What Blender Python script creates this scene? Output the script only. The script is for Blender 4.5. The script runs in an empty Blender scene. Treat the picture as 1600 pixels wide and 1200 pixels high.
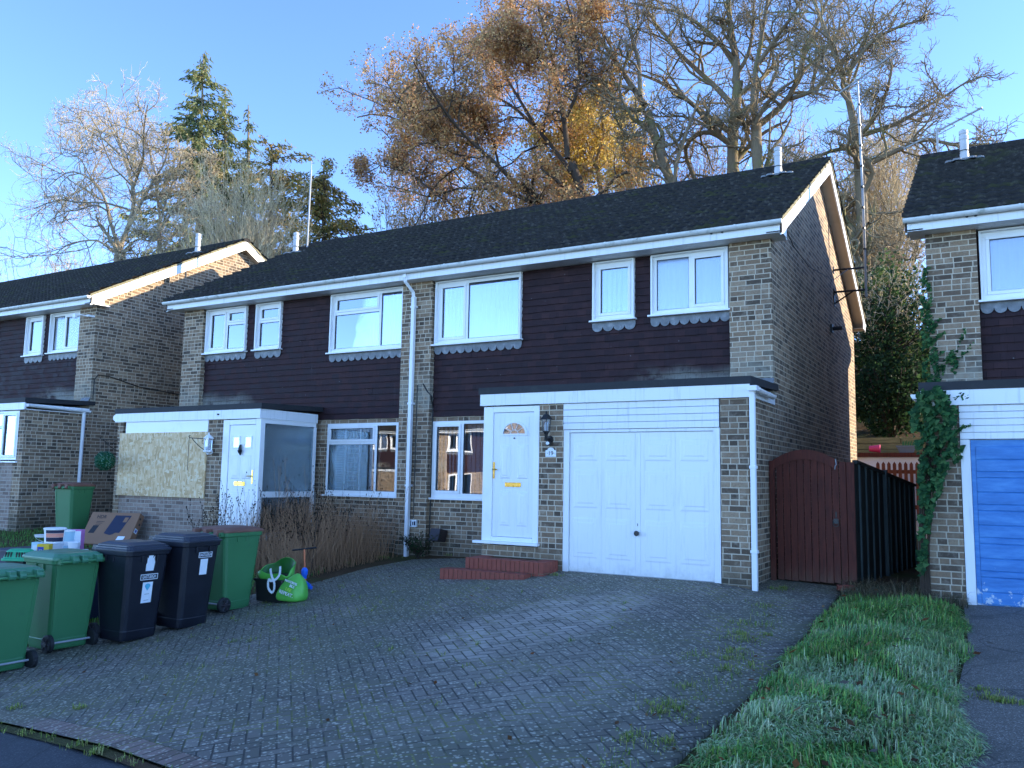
import bpy, bmesh, math, random
import numpy as np
from mathutils import Vector, Matrix

SC = bpy.context.scene
COL = SC.collection
R = math.radians
random.seed(7)

# ------------------------------------------------------------------ camera data
CAM = np.array([2.69033466, -12.07792271, 1.26210677])
RV = np.array([0.86713945, 0.49777248, 0.01708048])
UV_ = np.array([0.04125986, -0.10596755, 0.99351321])
FV = np.array([-0.49635351, 0.86080976, 0.11242667])
FPX = 1311.45


def ray(u, v):
    return (u - 800) / FPX * RV - (v - 600) / FPX * UV_ + FV


def at_y(u, v, y):
    """point of the photograph's line of sight (u, v) at distance plane y"""
    d = ray(u, v)
    return CAM + (y - CAM[1]) / d[1] * d


# ------------------------------------------------------------------ ground heights
_gx = [-30, -17, -14, -11, -9, -6.3, -4.2, -2.6, -.4, 0, 1, 2.2, 8, 30]
_gz = [.1, .12, .05, -.12, -.22, -.25, -.10, 0, 0, -.05, -.10, -.10, .05, .1]
_cx = [-30, -17, -14, -9, -6.3, -4.2, -1.5, 1, 2.2, 8, 30]
_cz = [.09, .10, .10, .115, .118, .10, .078, .055, .055, .05, .05]


def gz(x, y):
    x = np.asarray(x, float); y = np.asarray(y, float)
    z0 = np.interp(x, _gx, _gz); c = np.interp(x, _cx, _cz)
    d = y + 1.42
    front = z0 + c * np.maximum(d, -7.6) + .012 * np.minimum(d + 7.6, 0)
    back = z0 * np.clip(1 - d * .44, 0, 1)
    hill = np.interp(y, [9.0, 11.7, 12.1, 22, 34, 60, 120], [0, 0, 2.35, 5.0, 8.5, 12, 16])
    hill = hill * (1 + .06 * np.sin(x * .21 + 1) * np.clip((y - 15) / 10, 0, 1))
    return np.where(d < 0, front, back + hill)


def on_ground(u, v, lift=0.0):
    d = ray(u, v)
    lo, hi = 2.0, 60.0
    for t in np.linspace(2, 60, 600):
        p = CAM + t * d
        if p[2] < gz(p[0], p[1]) + lift:
            hi = t; break
        lo = t
    for _ in range(40):
        m = (lo + hi) / 2; p = CAM + m * d
        if p[2] < gz(p[0], p[1]) + lift: hi = m
        else: lo = m
    return CAM + hi * d


# ------------------------------------------------------------------ object helpers
def tag(o, label=None, cat=None, group=None, kind=None):
    if label: o['label'] = label
    if cat: o['category'] = cat
    if group: o['group'] = group
    if kind: o['kind'] = kind
    return o


def thing(name, loc=(0, 0, 0), rz=0.0, label=None, cat=None, group=None):
    o = bpy.data.objects.new(name, None)
    o.empty_display_size = .2
    COL.objects.link(o)
    o.location = loc
    o.rotation_euler = (0, 0, rz)
    return tag(o, label, cat, group)


class MB:
    """collects shapes, then becomes ONE mesh object"""
    def __init__(self, fx=None):
        self.v = []; self.f = []; self.m = []; self.fx = fx; self.cur = 0

    def _p(self, p):
        return (self.fx(p[0]), p[1], p[2]) if self.fx else tuple(p)

    def add(self, vs, fs):
        b = len(self.v)
        self.v.extend(self._p(p) for p in vs)
        for f in fs:
            self.f.append(tuple(b + i for i in f)); self.m.append(self.cur)

    def box(self, x0, x1, y0, y1, z0, z1):
        self.add([(x0, y0, z0), (x1, y0, z0), (x1, y1, z0), (x0, y1, z0), (x0, y0, z1), (x1, y0, z1), (x1, y1, z1), (x0, y1, z1)],
                 [(0, 3, 2, 1), (4, 5, 6, 7), (0, 1, 5, 4), (1, 2, 6, 5), (2, 3, 7, 6), (3, 0, 4, 7)])

    def quad(self, a, b, c, d):
        self.add([a, b, c, d], [(0, 1, 2, 3)])

    def prism(self, pts, axis, a0, a1):
        """polygon given in the two other axes, extruded along axis"""
        n = len(pts)
        def P(p, a):
            if axis == 'x': return (a, p[0], p[1])
            if axis == 'y': return (p[0], a, p[1])
            return (p[0], p[1], a)
        vs = [P(p, a0) for p in pts] + [P(p, a1) for p in pts]
        fs = [tuple(range(n)), tuple(range(2 * n - 1, n - 1, -1))]
        for i in range(n):
            j = (i + 1) % n
            fs.append((i, j, n + j, n + i))
        self.add(vs, fs)

    def tube(self, pts, rad, n=8, cap=True):
        pts = [np.array(p, float) for p in pts]
        k = len(pts)
        rad = [rad] * k if np.isscalar(rad) else rad
        vs = []; fs = []
        prev = None
        for i in range(k):
            t = pts[min(i + 1, k - 1)] - pts[max(i - 1, 0)]
            t = t / (np.linalg.norm(t) + 1e-12)
            if prev is None:
                a = np.array([0, 0, 1.]) if abs(t[2]) < .9 else np.array([1., 0, 0])
                u = np.cross(t, a); u /= np.linalg.norm(u)
            else:
                u = prev - t * (prev @ t); u /= (np.linalg.norm(u) + 1e-12)
            prev = u
            w = np.cross(t, u)
            for j in range(n):
                an = 2 * math.pi * j / n
                vs.append(pts[i] + rad[i] * (math.cos(an) * u + math.sin(an) * w))
        for i in range(k - 1):
            for j in range(n):
                a = i * n + j; b = i * n + (j + 1) % n
                fs.append((a, b, b + n, a + n))
        if cap:
            fs.append(tuple(range(n - 1, -1, -1))); fs.append(tuple(range((k - 1) * n, k * n)))
        self.add(vs, fs)

    def lathe(self, prof, c, n=20, axis='z'):
        """profile [(r, h)] turned about an axis through c"""
        vs = []; fs = []
        for r, h in prof:
            for j in range(n):
                a = 2 * math.pi * j / n
                p = (r * math.cos(a), r * math.sin(a), h)
                if axis == 'y': p = (p[0], p[2], p[1])
                if axis == 'x': p = (p[2], p[0], p[1])
                vs.append((c[0] + p[0], c[1] + p[1], c[2] + p[2]))
        k = len(prof)
        for i in range(k - 1):
            for j in range(n):
                a = i * n + j; b = i * n + (j + 1) % n
                fs.append((a, b, b + n, a + n))
        fs.append(tuple(range(n))); fs.append(tuple(range((k - 1) * n, k * n)))
        self.add(vs, fs)

    def frustum(self, lo, hi, z0, z1):
        """lo, hi = four corner lists in a plane helper: explicit 3-D corners"""
        self.add(list(lo) + list(hi), [(3, 2, 1, 0), (4, 5, 6, 7), (0, 1, 5, 4), (1, 2, 6, 5), (2, 3, 7, 6), (3, 0, 4, 7)])

    def build(self, name, mat, parent=None, bevel=0, smooth=False, seg=2, label=None, uv=True):
        me = bpy.data.meshes.new(name)
        me.from_pydata([tuple(float(c) for c in p) for p in self.v], [], self.f)
        mats = mat if isinstance(mat, (list, tuple)) else [mat]
        for q in mats: me.materials.append(q)
        if len(mats) > 1:
            me.polygons.foreach_set('material_index', self.m)
        if len(self.f) < 30000:
            bm = bmesh.new(); bm.from_mesh(me)
            bmesh.ops.recalc_face_normals(bm, faces=bm.faces)
            bm.to_mesh(me); bm.free()
        if smooth:
            me.polygons.foreach_set('use_smooth', [True] * len(me.polygons))
        if uv: box_uv(me)
        o = bpy.data.objects.new(name, me)
        COL.objects.link(o)
        if parent is not None: o.parent = parent
        if bevel:
            b = o.modifiers.new('bevel', 'BEVEL'); b.width = bevel; b.segments = seg; b.limit_method = 'ANGLE'; b.angle_limit = R(40)
            b.harden_normals = False
        if label: o['label'] = label
        return o


def box_uv(me):
    n = len(me.loops)
    if n == 0: return
    uvl = me.uv_layers.new(name='UVMap')
    vi = np.empty(n, np.int32); me.loops.foreach_get('vertex_index', vi)
    co = np.empty(len(me.vertices) * 3, np.float32); me.vertices.foreach_get('co', co); co = co.reshape(-1, 3)
    npol = len(me.polygons)
    no = np.empty(npol * 3, np.float32); me.polygons.foreach_get('normal', no); no = np.abs(no.reshape(-1, 3))
    lt = np.empty(npol, np.int32); me.polygons.foreach_get('loop_total', lt)
    ax = np.repeat(np.argmax(no, 1), lt)
    p = co[vi]
    u = np.where(ax == 0, p[:, 1], p[:, 0]); v = np.where(ax == 2, p[:, 1], p[:, 2])
    uvl.data.foreach_set('uv', np.stack([u, v], 1).astype(np.float32).ravel())


def np_mesh(name, verts, faces4, mat, parent=None, cols=None, smooth=False, tri=False):
    """fast mesh from numpy arrays; cols = per-face rgb stored as colour attribute 'tint'"""
    me = bpy.data.meshes.new(name)
    k = 3 if tri else 4
    nv = len(verts); nf = len(faces4)
    me.vertices.add(nv); me.vertices.foreach_set('co', np.asarray(verts, np.float32).ravel())
    me.loops.add(nf * k); me.loops.foreach_set('vertex_index', np.asarray(faces4, np.int32).ravel())
    me.polygons.add(nf)
    me.polygons.foreach_set('loop_start', np.arange(0, nf * k, k, dtype=np.int32))
    if smooth: me.polygons.foreach_set('use_smooth', np.ones(nf, bool))
    me.update(calc_edges=True)
    if cols is not None:
        a = me.color_attributes.new('tint', 'FLOAT_COLOR', 'CORNER')
        c = np.ones((nf, k, 4), np.float32); c[:, :, :3] = np.asarray(cols, np.float32)[:, None, :]
        a.data.foreach_set('color', c.ravel())
    me.materials.append(mat)
    o = bpy.data.objects.new(name, me); COL.objects.link(o)
    if parent is not None: o.parent = parent
    return o


def text_mesh(body, size, mat, parent, name='lettering', M=None, extrude=.0015, width=1.0):
    cu = bpy.data.curves.new(name, 'FONT')
    cu.body = body; cu.size = size; cu.align_x = 'CENTER'; cu.align_y = 'CENTER'; cu.extrude = extrude
    o = bpy.data.objects.new(name, cu); COL.objects.link(o)
    dg = bpy.context.evaluated_depsgraph_get()
    me = bpy.data.meshes.new_from_object(o.evaluated_get(dg))
    bpy.data.objects.remove(o); bpy.data.curves.remove(cu)
    me.name = name
    me.materials.clear(); me.materials.append(mat)
    if M is not None: me.transform(M @ Matrix.Diagonal((width, 1, 1, 1)))
    t = bpy.data.objects.new(name, me); COL.objects.link(t)
    if parent is not None: t.parent = parent
    return t


# ------------------------------------------------------------------ material helper
class NT:
    def __init__(self, name):
        self.mat = bpy.data.materials.new(name); self.mat.use_nodes = True
        self.t = self.mat.node_tree; self.t.nodes.clear()
        self.out = self.t.nodes.new('ShaderNodeOutputMaterial')
        self.bsdf = self.t.nodes.new('ShaderNodeBsdfPrincipled')
        self.t.links.new(self.bsdf.outputs[0], self.out.inputs[0])

    def n(self, typ, **kw):
        nd = self.t.nodes.new(typ)
        for k, v in kw.items(): setattr(nd, k, v)
        return nd

    def set(self, sock, v):
        if v is None: return
        if isinstance(v, bpy.types.NodeSocket): self.t.links.new(v, sock)
        else:
            try: sock.default_value = v
            except Exception: sock.default_value = (v[0], v[1], v[2], 1.0)

    def m(self, op, a, b=None, c=None, clamp=False):
        nd = self.n('ShaderNodeMath', operation=op); nd.use_clamp = clamp
        self.set(nd.inputs[0], a); self.set(nd.inputs[1], b)
        if c is not None: self.set(nd.inputs[2], c)
        return nd.outputs[0]

    def mix(self, f, a, b, blend='MIX'):
        nd = self.n('ShaderNodeMix', data_type='RGBA', blend_type=blend)
        self.set(nd.inputs[0], f)
        for s, v in ((nd.inputs[6], a), (nd.inputs[7], b)):
            if isinstance(v, bpy.types.NodeSocket): self.t.links.new(v, s)
            else: s.default_value = (v[0], v[1], v[2], 1)
        return nd.outputs[2]

    def sep(self, v):
        nd = self.n('ShaderNodeSeparateXYZ'); self.set(nd.inputs[0], v); return nd.outputs

    def comb(self, x=0, y=0, z=0):
        nd = self.n('ShaderNodeCombineXYZ')
        for s, v in zip(nd.inputs, (x, y, z)): self.set(s, v)
        return nd.outputs[0]

    def coord(self, which='Object'):
        return self.n('ShaderNodeTexCoord').outputs[which]

    def noise(self, scale, vec=None, detail=3, rough=.55, out=0, dist=0):
        nd = self.n('ShaderNodeTexNoise'); nd.inputs['Scale'].default_value = scale
        nd.inputs['Detail'].default_value = detail; nd.inputs['Roughness'].default_value = rough
        nd.inputs['Distortion'].default_value = dist
        if vec is not None: self.set(nd.inputs['Vector'], vec)
        return nd.outputs[out]

    def voro(self, scale, vec=None, feature='F1', out=0, rnd=1):
        nd = self.n('ShaderNodeTexVoronoi', feature=feature); nd.inputs['Scale'].default_value = scale
        nd.inputs['Randomness'].default_value = rnd
        if vec is not None: self.set(nd.inputs['Vector'], vec)
        return nd.outputs[out]

    def white(self, x, y=0.0):
        nd = self.n('ShaderNodeTexWhiteNoise', noise_dimensions='2D')
        self.set(nd.inputs['Vector'], self.comb(x, y, 0)); return nd.outputs

    def ramp(self, f, stops, interp='LINEAR'):
        nd = self.n('ShaderNodeValToRGB'); nd.color_ramp.interpolation = interp
        el = nd.color_ramp.elements
        while len(el) < len(stops): el.new(.5)
        for e, (p, c) in zip(el, stops):
            e.position = p; e.color = (c, c, c, 1) if np.isscalar(c) else (c[0], c[1], c[2], 1)
        self.set(nd.inputs[0], f); return nd.outputs[0]

    def step(self, x, a, b):
        nd = self.n('ShaderNodeMapRange', interpolation_type='SMOOTHSTEP')
        self.set(nd.inputs[0], x); nd.inputs[1].default_value = a; nd.inputs[2].default_value = b
        return nd.outputs[0]

    def map(self, vec, scale=(1, 1, 1), rot=(0, 0, 0), loc=(0, 0, 0)):
        nd = self.n('ShaderNodeMapping'); self.set(nd.inputs[0], vec)
        nd.inputs['Scale'].default_value = scale; nd.inputs['Rotation'].default_value = rot; nd.inputs['Location'].default_value = loc
        return nd.outputs[0]

    def bump(self, h, strength=.5, dist=.01, normal=None):
        nd = self.n('ShaderNodeBump'); nd.inputs['Strength'].default_value = strength; nd.inputs['Distance'].default_value = dist
        self.set(nd.inputs['Height'], h)
        if normal is not None: self.set(nd.inputs['Normal'], normal)
        return nd.outputs[0]

    def fin(self, col, rough=.6, normal=None, metal=0, spec=.5, **kw):
        b = self.bsdf
        self.set(b.inputs['Base Color'], col if isinstance(col, bpy.types.NodeSocket) else (col[0], col[1], col[2], 1))
        self.set(b.inputs['Roughness'], rough); self.set(b.inputs['Metallic'], metal)
        b.inputs['Specular IOR Level'].default_value = spec
        if normal is not None: self.set(b.inputs['Normal'], normal)
        return self.mat


def simple(name, col, rough=.5, var=.15, scale=6, bump=0.0, metal=0, spec=.5, dirt=None, dirt_amt=.4):
    """plain surface with some tone variation and wear"""
    t = NT(name); co = t.coord()
    n = t.noise(scale, co, 5, .6)
    c = t.mix(n, tuple(x * (1 - var) for x in col), tuple(min(1, x * (1 + var)) for x in col))
    if dirt is not None:
        d = t.step(t.noise(scale * .55, co, 6, .7), .52, .75)
        c = t.mix(t.m('MULTIPLY', d, dirt_amt), c, dirt)
    nm = t.bump(t.noise(scale * 12, co, 3), .25, bump) if bump else None
    r = t.m('ADD', t.m('MULTIPLY', t.noise(scale * 2, co, 3), .2), rough - .1)
    return t.fin(c, r, nm, metal, spec)


def brick_mat(name, stops, mortar, pale=False, green=True, L=.225, H=.075, J=.010):
    t = NT(name)
    uv = t.coord('UV'); s = t.sep(uv); co_ = t.coord()
    u, v = s[0], s[1]
    rv = t.m('DIVIDE', v, H); row = t.m('FLOOR', rv); fv = t.m('SUBTRACT', rv, row)
    off = t.m('ADD', t.m('MULTIPLY', row, .5), t.m('MULTIPLY', t.white(row, 3.3)[0], .22))
    ru = t.m('ADD', t.m('DIVIDE', u, L), off); ci = t.m('FLOOR', ru); fu = t.m('SUBTRACT', ru, ci)
    split = t.m('GREATER_THAN', t.white(ci, row)[0], .62)                # this stretcher is two headers
    f2 = t.m('MULTIPLY', fu, 2.0); h2 = t.m('FLOOR', f2); fh = t.m('SUBTRACT', f2, h2)
    half = t.m('MULTIPLY', h2, split)
    fe = t.m('ADD', t.m('MULTIPLY', t.m('SUBTRACT', 1.0, split), t.m('MULTIPLY', t.m('MINIMUM', fu, t.m('SUBTRACT', 1.0, fu)), L)),
             t.m('MULTIPLY', split, t.m('MULTIPLY', t.m('MINIMUM', fh, t.m('SUBTRACT', 1.0, fh)), L / 2)))
    fvd = t.m('MULTIPLY', t.m('MINIMUM', fv, t.m('SUBTRACT', 1.0, fv)), H)
    wob = t.m('MULTIPLY', t.m('SUBTRACT', t.noise(60, uv, 2), .5), .004)
    d = t.m('ADD', t.m('MINIMUM', fe, fvd), wob)
    inb = t.step(d, J / 2 - .001, J / 2 + .0045)
    rnd = t.white(t.m('ADD', ci, t.m('MULTIPLY', half, .37)), t.m('ADD', row, .11))
    col = t.ramp(rnd[0], stops)
    col = t.mix(t.m('MULTIPLY', t.step(t.noise(38, t.map(co_, (1, 1, 1)), 5, .7), .45, .7), .45), col, (.11, .082, .065))
    col = t.mix(t.m('MULTIPLY', t.step(t.noise(11, co_, 4, .6), .5, .75), .4), col, (.40, .32, .24))
    co = t.coord()
    n1 = t.noise(45, co, 4, .65)
    col = t.mix(t.m('MULTIPLY', n1, .55), col, (.09, .07, .05), 'MIX') if not pale else t.mix(t.m('MULTIPLY', n1, .3), col, (.12, .1, .085))
    col = t.mix(t.m('MULTIPLY', t.step(t.noise(7, co, 6, .75), .48, .72), .38), col, tuple(c * .8 for c in mortar))
    mcol = t.mix(t.noise(30, co, 4), tuple(c * .75 for c in mortar), mortar)
    col = t.mix(inb, mcol, col)
    big = t.noise(.9, co, 5, .6)
    col = t.mix(t.m('MULTIPLY', t.step(big, .45, .75), .35), col, (.055, .05, .045), 'MIX')
    z = t.sep(co)
    if green:       # damp algae at the foot of the wall, lime bloom under the porch flashing
        low = t.m('MULTIPLY', t.step(t.m('ADD', z[2], t.m('MULTIPLY', big, .9)), .85, .25), .6)
        col = t.mix(low, col, (.045, .05, .035))
        pm = t.m('MULTIPLY', t.step(t.m('ADD', z[2], t.m('MULTIPLY', big, .8)), 3.75, 3.1), t.step(z[2], 2.4, 2.5))
        pm = t.m('MULTIPLY', pm, t.step(t.noise(9, co, 4), .25, .6))
        pm = t.m('MULTIPLY', pm, t.m('LESS_THAN', t.m('ABSOLUTE', z[1]), .13))
        col = t.mix(t.m('MULTIPLY', pm, .55), col, (.36, .34, .27))
    h = t.m('ADD', t.m('MULTIPLY', inb, 1.0), t.m('MULTIPLY', n1, .35))
    nm = t.bump(h, .75, .006)
    return t.fin(col, .85, nm, 0, .25)


M = {}
M['brick'] = brick_mat('brown brick', [(0, (.085, .058, .040)), (.25, (.17, .110, .070)), (.5, (.31, .195, .115)), (.8, (.41, .27, .165)), (1, (.50, .35, .22))], (.68, .56, .41))
M['brick_infill'] = brick_mat('pale infill brick', [(0, (.23, .155, .12)), (.4, (.34, .24, .185)), (1, (.46, .345, .27))], (.54, .47, .39), pale=True, green=False)
M['brick_red'] = simple('red step brick', (.27, .065, .04), .8, .35, 14, .004, dirt=(.06, .045, .035))
M['white'] = simple('white upvc', (.90, .90, .89), .35, .03, 3, 0, dirt=(.6, .6, .57), dirt_amt=.3)
M['white_old'] = simple('weathered white paint', (.86, .86, .85), .5, .06, 4, .002, dirt=(.42, .41, .37), dirt_amt=.5)
def white_dirty(name, col, streak=.35, foot=None):
    t = NT(name); co = t.coord(); z = t.sep(co)
    c = t.mix(t.noise(2.5, co, 4), tuple(x * .96 for x in col), col)
    st = t.m('MULTIPLY', t.step(t.noise(5, t.map(co, (5, 5, .35)), 5, .65), .50, .78), streak)
    c = t.mix(st, c, (.52, .53, .48))
    sp = t.m('MULTIPLY', t.step(t.noise(40, co, 3, .7), .66, .74), .35)
    c = t.mix(sp, c, (.45, .45, .40))
    if foot:
        ft = t.m('MULTIPLY', t.step(t.m('ADD', z[2], t.m('MULTIPLY', t.noise(7, co, 5, .7), .55)), foot + .45, foot + .05), .55)
        c = t.mix(ft, c, (.36, .37, .31))
    n = t.bump(t.noise(1.6, co, 3), .15, .02)
    return t.fin(c, t.m('ADD', .36, t.m('MULTIPLY', st, .5)), n, 0, .45)


M['white_door'] = white_dirty('grimy white painted door', (.88, .885, .88), .30, .02)
M['white_old'] = white_dirty('streaked white fascia paint', (.86, .865, .86), .55)
M['soffit'] = simple('timber soffit', (.55, .47, .38), .6, .1, 5, dirt=(.4, .32, .24))
M['felt'] = simple('roofing felt', (.02, .021, .024), .75, .3, 9, .004, dirt=(.05, .06, .05))
M['black'] = simple('black painted metal', (.012, .012, .013), .4, .2, 9)
M['rubber'] = simple('black rubber', (.014, .014, .015), .7, .3, 12, .002)
M['brass'] = simple('brass', (.85, .55, .12), .25, .08, 9, metal=1)
M['steel'] = simple('galvanised steel', (.36, .37, .38), .55, .15, 8)
M['flue_grey'] = simple('grey flue metal', (.50, .51, .52), .5, .1, 7, dirt=(.3, .3, .28))
M['room'] = simple('room wall', (.32, .29, .25), .9, .1, 2)
M['cloth'] = simple('white blind fabric', (.46, .48, .50), .8, .05, 6)
M['curtain'] = simple('grey curtain fabric', (.055, .065, .08), .9, .15, 6)
M['tan_curtain'] = simple('cream patterned curtain', (.62, .55, .42), .9, .2, 9)


def tilehang():
    t = NT('dark hung wall tiles')
    uv = t.coord('UV'); s = t.sep(uv)
    row = t.m('FLOOR', t.m('DIVIDE', t.m('SUBTRACT', s[1], .02), .114))
    ru = t.m('ADD', t.m('DIVIDE', s[0], .165), t.m('MULTIPLY', t.m('MODULO', t.m('ABSOLUTE', row), 2.0), .5))
    ci = t.m('FLOOR', ru); fu = t.m('SUBTRACT', ru, ci)
    e = t.m('MULTIPLY', t.m('MINIMUM', fu, t.m('SUBTRACT', 1.0, fu)), .165)
    j = t.step(e, .0005, .003)
    rnd = t.white(ci, row)[0]
    col = t.ramp(rnd, [(0, (.032, .0155, .0165)), (.5, (.046, .0225, .024)), (1, (.068, .034, .034))])
    co = t.coord(); z = t.sep(co)
    col = t.mix(t.m('MULTIPLY', t.noise(7, co, 5, .6), .5), col, (.02, .014, .018))
    st = t.step(t.noise(2.2, t.map(co, (3.5, 1, .5)), 4, .6), .62, .8)
    col = t.mix(t.m('MULTIPLY', st, .22), col, (.09, .075, .085))
    big = t.noise(1.1, co, 4)
    lime = t.m('MULTIPLY', t.step(t.m('ADD', z[2], t.m('MULTIPLY', big, .5)), 3.30, 2.98), t.step(t.noise(3.1, co, 5, .65), .36, .54))
    ends = t.step(t.m('ABSOLUTE', t.m('SUBTRACT', t.m('ABSOLUTE', t.m('ADD', z[0], 6.285)), 5.3)), 1.6, .2)
    col = t.mix(t.m('MULTIPLY', t.m('MULTIPLY', lime, ends), .8), col, (.26, .25, .21))
    sp = t.m('MULTIPLY', t.step(t.voro(5, co), .06, .03), .5)
    col = t.mix(sp, col, (.3, .28, .27))
    col = t.mix(j, (.006, .005, .006), col)
    nm = t.bump(t.m('ADD', j, t.m('MULTIPLY', rnd, .6)), .5, .004)
    return t.fin(col, t.m('ADD', .6, t.m('MULTIPLY', rnd, .25)), nm, 0, .18)


M['tilehang'] = tilehang()


def rooftile():
    t = NT('charcoal concrete roof tiles')
    co = t.coord(); uv = t.coord('UV'); s = t.sep(uv)
    rnd = t.white(t.m('FLOOR', t.m('DIVIDE', s[0], .3)), t.m('FLOOR', t.m('DIVIDE', t.m('ADD', s[1], .3987), .30)))[0]
    col = t.ramp(rnd, [(0, (.017, .0155, .015)), (.6, (.026, .0235, .0225)), (1, (.040, .036, .034))])
    col = t.mix(t.m('MULTIPLY', t.step(t.noise(1.3, co, 5, .65), .5, .75), .45), col, (.030, .031, .022))
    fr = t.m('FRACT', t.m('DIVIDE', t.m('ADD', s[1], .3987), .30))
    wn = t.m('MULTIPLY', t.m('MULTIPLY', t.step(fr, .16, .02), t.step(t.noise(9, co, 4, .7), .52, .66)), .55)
    col = t.mix(t.m('MULTIPLY', t.m('GREATER_THAN', fr, .90), .6), col, (.006, .006, .006))  # painted shade line in the gap under the next lip
    col = t.mix(wn, col, (.14, .13, .115))
    moss = t.m('MULTIPLY', t.step(t.noise(5, co, 6, .7), .62, .72), .7)
    col = t.mix(moss, col, (.05, .055, .022))
    lich = t.step(t.voro(9, co, out=0), .22, .12)
    lich = t.m('MULTIPLY', lich, t.step(t.noise(3, co, 3), .50, .62))
    col = t.mix(t.m('MULTIPLY', lich, .45), col, (.22, .21, .19))
    nm = t.bump(t.noise(70, co, 4, .7), .2, .003)
    return t.fin(col, .7, nm, 0, .12)


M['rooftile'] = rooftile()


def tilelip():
    t = NT('concrete tile edges with painted sky light'); co = t.coord()
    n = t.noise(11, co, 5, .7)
    col = t.ramp(n, [(.28, (.020, .019, .018)), (.55, (.040, .037, .034)), (.76, (.11, .102, .09))])  # lighter than the tiles: paints the sky light caught on the lip faces
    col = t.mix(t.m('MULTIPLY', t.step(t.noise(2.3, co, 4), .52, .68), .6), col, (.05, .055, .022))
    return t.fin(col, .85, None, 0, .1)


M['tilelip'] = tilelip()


def lead():
    t = NT('weathered lead'); co = t.coord()
    n = t.noise(9, co, 5, .65)
    col = t.ramp(n, [(.25, (.12, .125, .13)), (.55, (.20, .21, .22)), (.8, (.42, .42, .42))])
    return t.fin(col, .5, t.bump(t.noise(25, co, 3), .3, .004), 0, .4)


M['lead'] = lead()


def glass(name, refl, tint=(.9, .95, 1), rough=.0, bumpy=0.0, milk=0.0):
    t = NT(name)
    tr = t.n('ShaderNodeBsdfTransparent'); tr.inputs[0].default_value = (*tint, 1)
    gl = t.n('ShaderNodeBsdfGlossy'); gl.inputs['Roughness'].default_value = rough
    gl.inputs['Color'].default_value = (.95, .97, 1, 1)
    co = t.coord()
    warp = t.bump(t.noise(1.2, co, 2), .06, .02)
    if bumpy:
        warp = t.bump(t.m('ADD', t.voro(70, co, 'SMOOTH_F1'), t.noise(90, co, 3)), bumpy, .01)
    t.set(gl.inputs['Normal'], warp)
    fr = t.n('ShaderNodeFresnel'); fr.inputs[0].default_value = 1.5
    fac = t.m('ADD', t.m('MULTIPLY', fr.outputs[0], 1.2), refl, clamp=True)
    mx = t.n('ShaderNodeMixShader'); t.set(mx.inputs[0], fac)
    base = tr.outputs[0]
    if milk:
        df = t.n('ShaderNodeBsdfDiffuse'); df.inputs[0].default_value = (.62, .66, .7, 1)
        tl = t.n('ShaderNodeMixShader'); tl.inputs[0].default_value = milk
        t.t.links.new(tr.outputs[0], tl.inputs[1]); t.t.links.new(df.outputs[0], tl.inputs[2]); base = tl.outputs[0]
    t.t.links.new(base, mx.inputs[1]); t.t.links.new(gl.outputs[0], mx.inputs[2])
    t.t.links.new(mx.outputs[0], t.out.inputs[0])
    t.t.nodes.remove(t.bsdf)
    return t.mat


M['glass'] = glass('window glass', .26)
M['glass_dark'] = glass('clear window glass', .10)
M['glass_obs'] = glass('obscure bathroom glass', .20, rough=.14, bumpy=.07, milk=.15)
M['glass_reed'] = glass('reeded porch glass', .10, (.55, .75, .85), rough=.10, bumpy=.30, milk=.02)


def osb():
    t = NT('oriented strand board'); co = t.coord()
    acc = None
    for i, (a, sc) in enumerate(((-50, 26), (20, 23), (75, 25), (-15, 29))):
        v = t.map(co, (1, 1, .32) if i % 2 else (.3, 1, 1), (0, R(a), 0), (i * 3.1, 0, i * 1.7))
        c = t.voro(sc, v, out=1); s = t.n('ShaderNodeSeparateColor'); t.set(s.inputs[0], c)
        acc = s.outputs[0] if acc is None else t.mix(t.m('GREATER_THAN', s.outputs[1], .5), acc, s.outputs[0])
    col = t.ramp(acc, [(0, (.60, .38, .18)), (.3, (.78, .53, .28)), (.65, (.88, .65, .38)), (1, (.93, .77, .52))])
    col = t.mix(t.m('MULTIPLY', t.noise(70, t.map(co, (1, 1, 6)), 3), .35), col, (.36, .23, .10))
    return t.fin(col, .75, t.bump(acc, .3, .004), 0, .3)


M['osb'] = osb()


def wood(name, dark, light, grain=(14, 14, 1.2), rough=.7, wear=None, axis=None):
    t = NT(name); co = t.coord()
    n = t.noise(3, t.map(co, grain), 5, .65, dist=.6)
    col = t.mix(t.step(n, .3, .7), dark, light)
    if wear is not None:
        z = t.sep(co)
        w = t.m('MULTIPLY', t.step(t.m('ADD', z[2], t.m('MULTIPLY', t.noise(9, t.map(co, (3, 3, .6)), 4), .5)), .55, .15), .6)
        col = t.mix(w, col, wear)
    return t.fin(col, rough, t.bump(n, .4, .004), 0, .35)


M['gate'] = wood('dark red-brown stained boards', (.060, .013, .008), (.135, .028, .015), wear=(.15, .085, .055))
M['fence'] = wood('dark weathered fence boards', (.010, .012, .012), (.028, .032, .028))
M['fence_grn'] = wood('green weathered fence batten', (.035, .05, .05), (.07, .09, .085))
M['picket'] = wood('orange-brown picket', (.10, .028, .014), (.20, .06, .03))
M['sleeper'] = wood('mossy timber sleepers', (.16, .15, .06), (.34, .29, .12), grain=(1.2, 14, 14))
M['bark_grey'] = None


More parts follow.
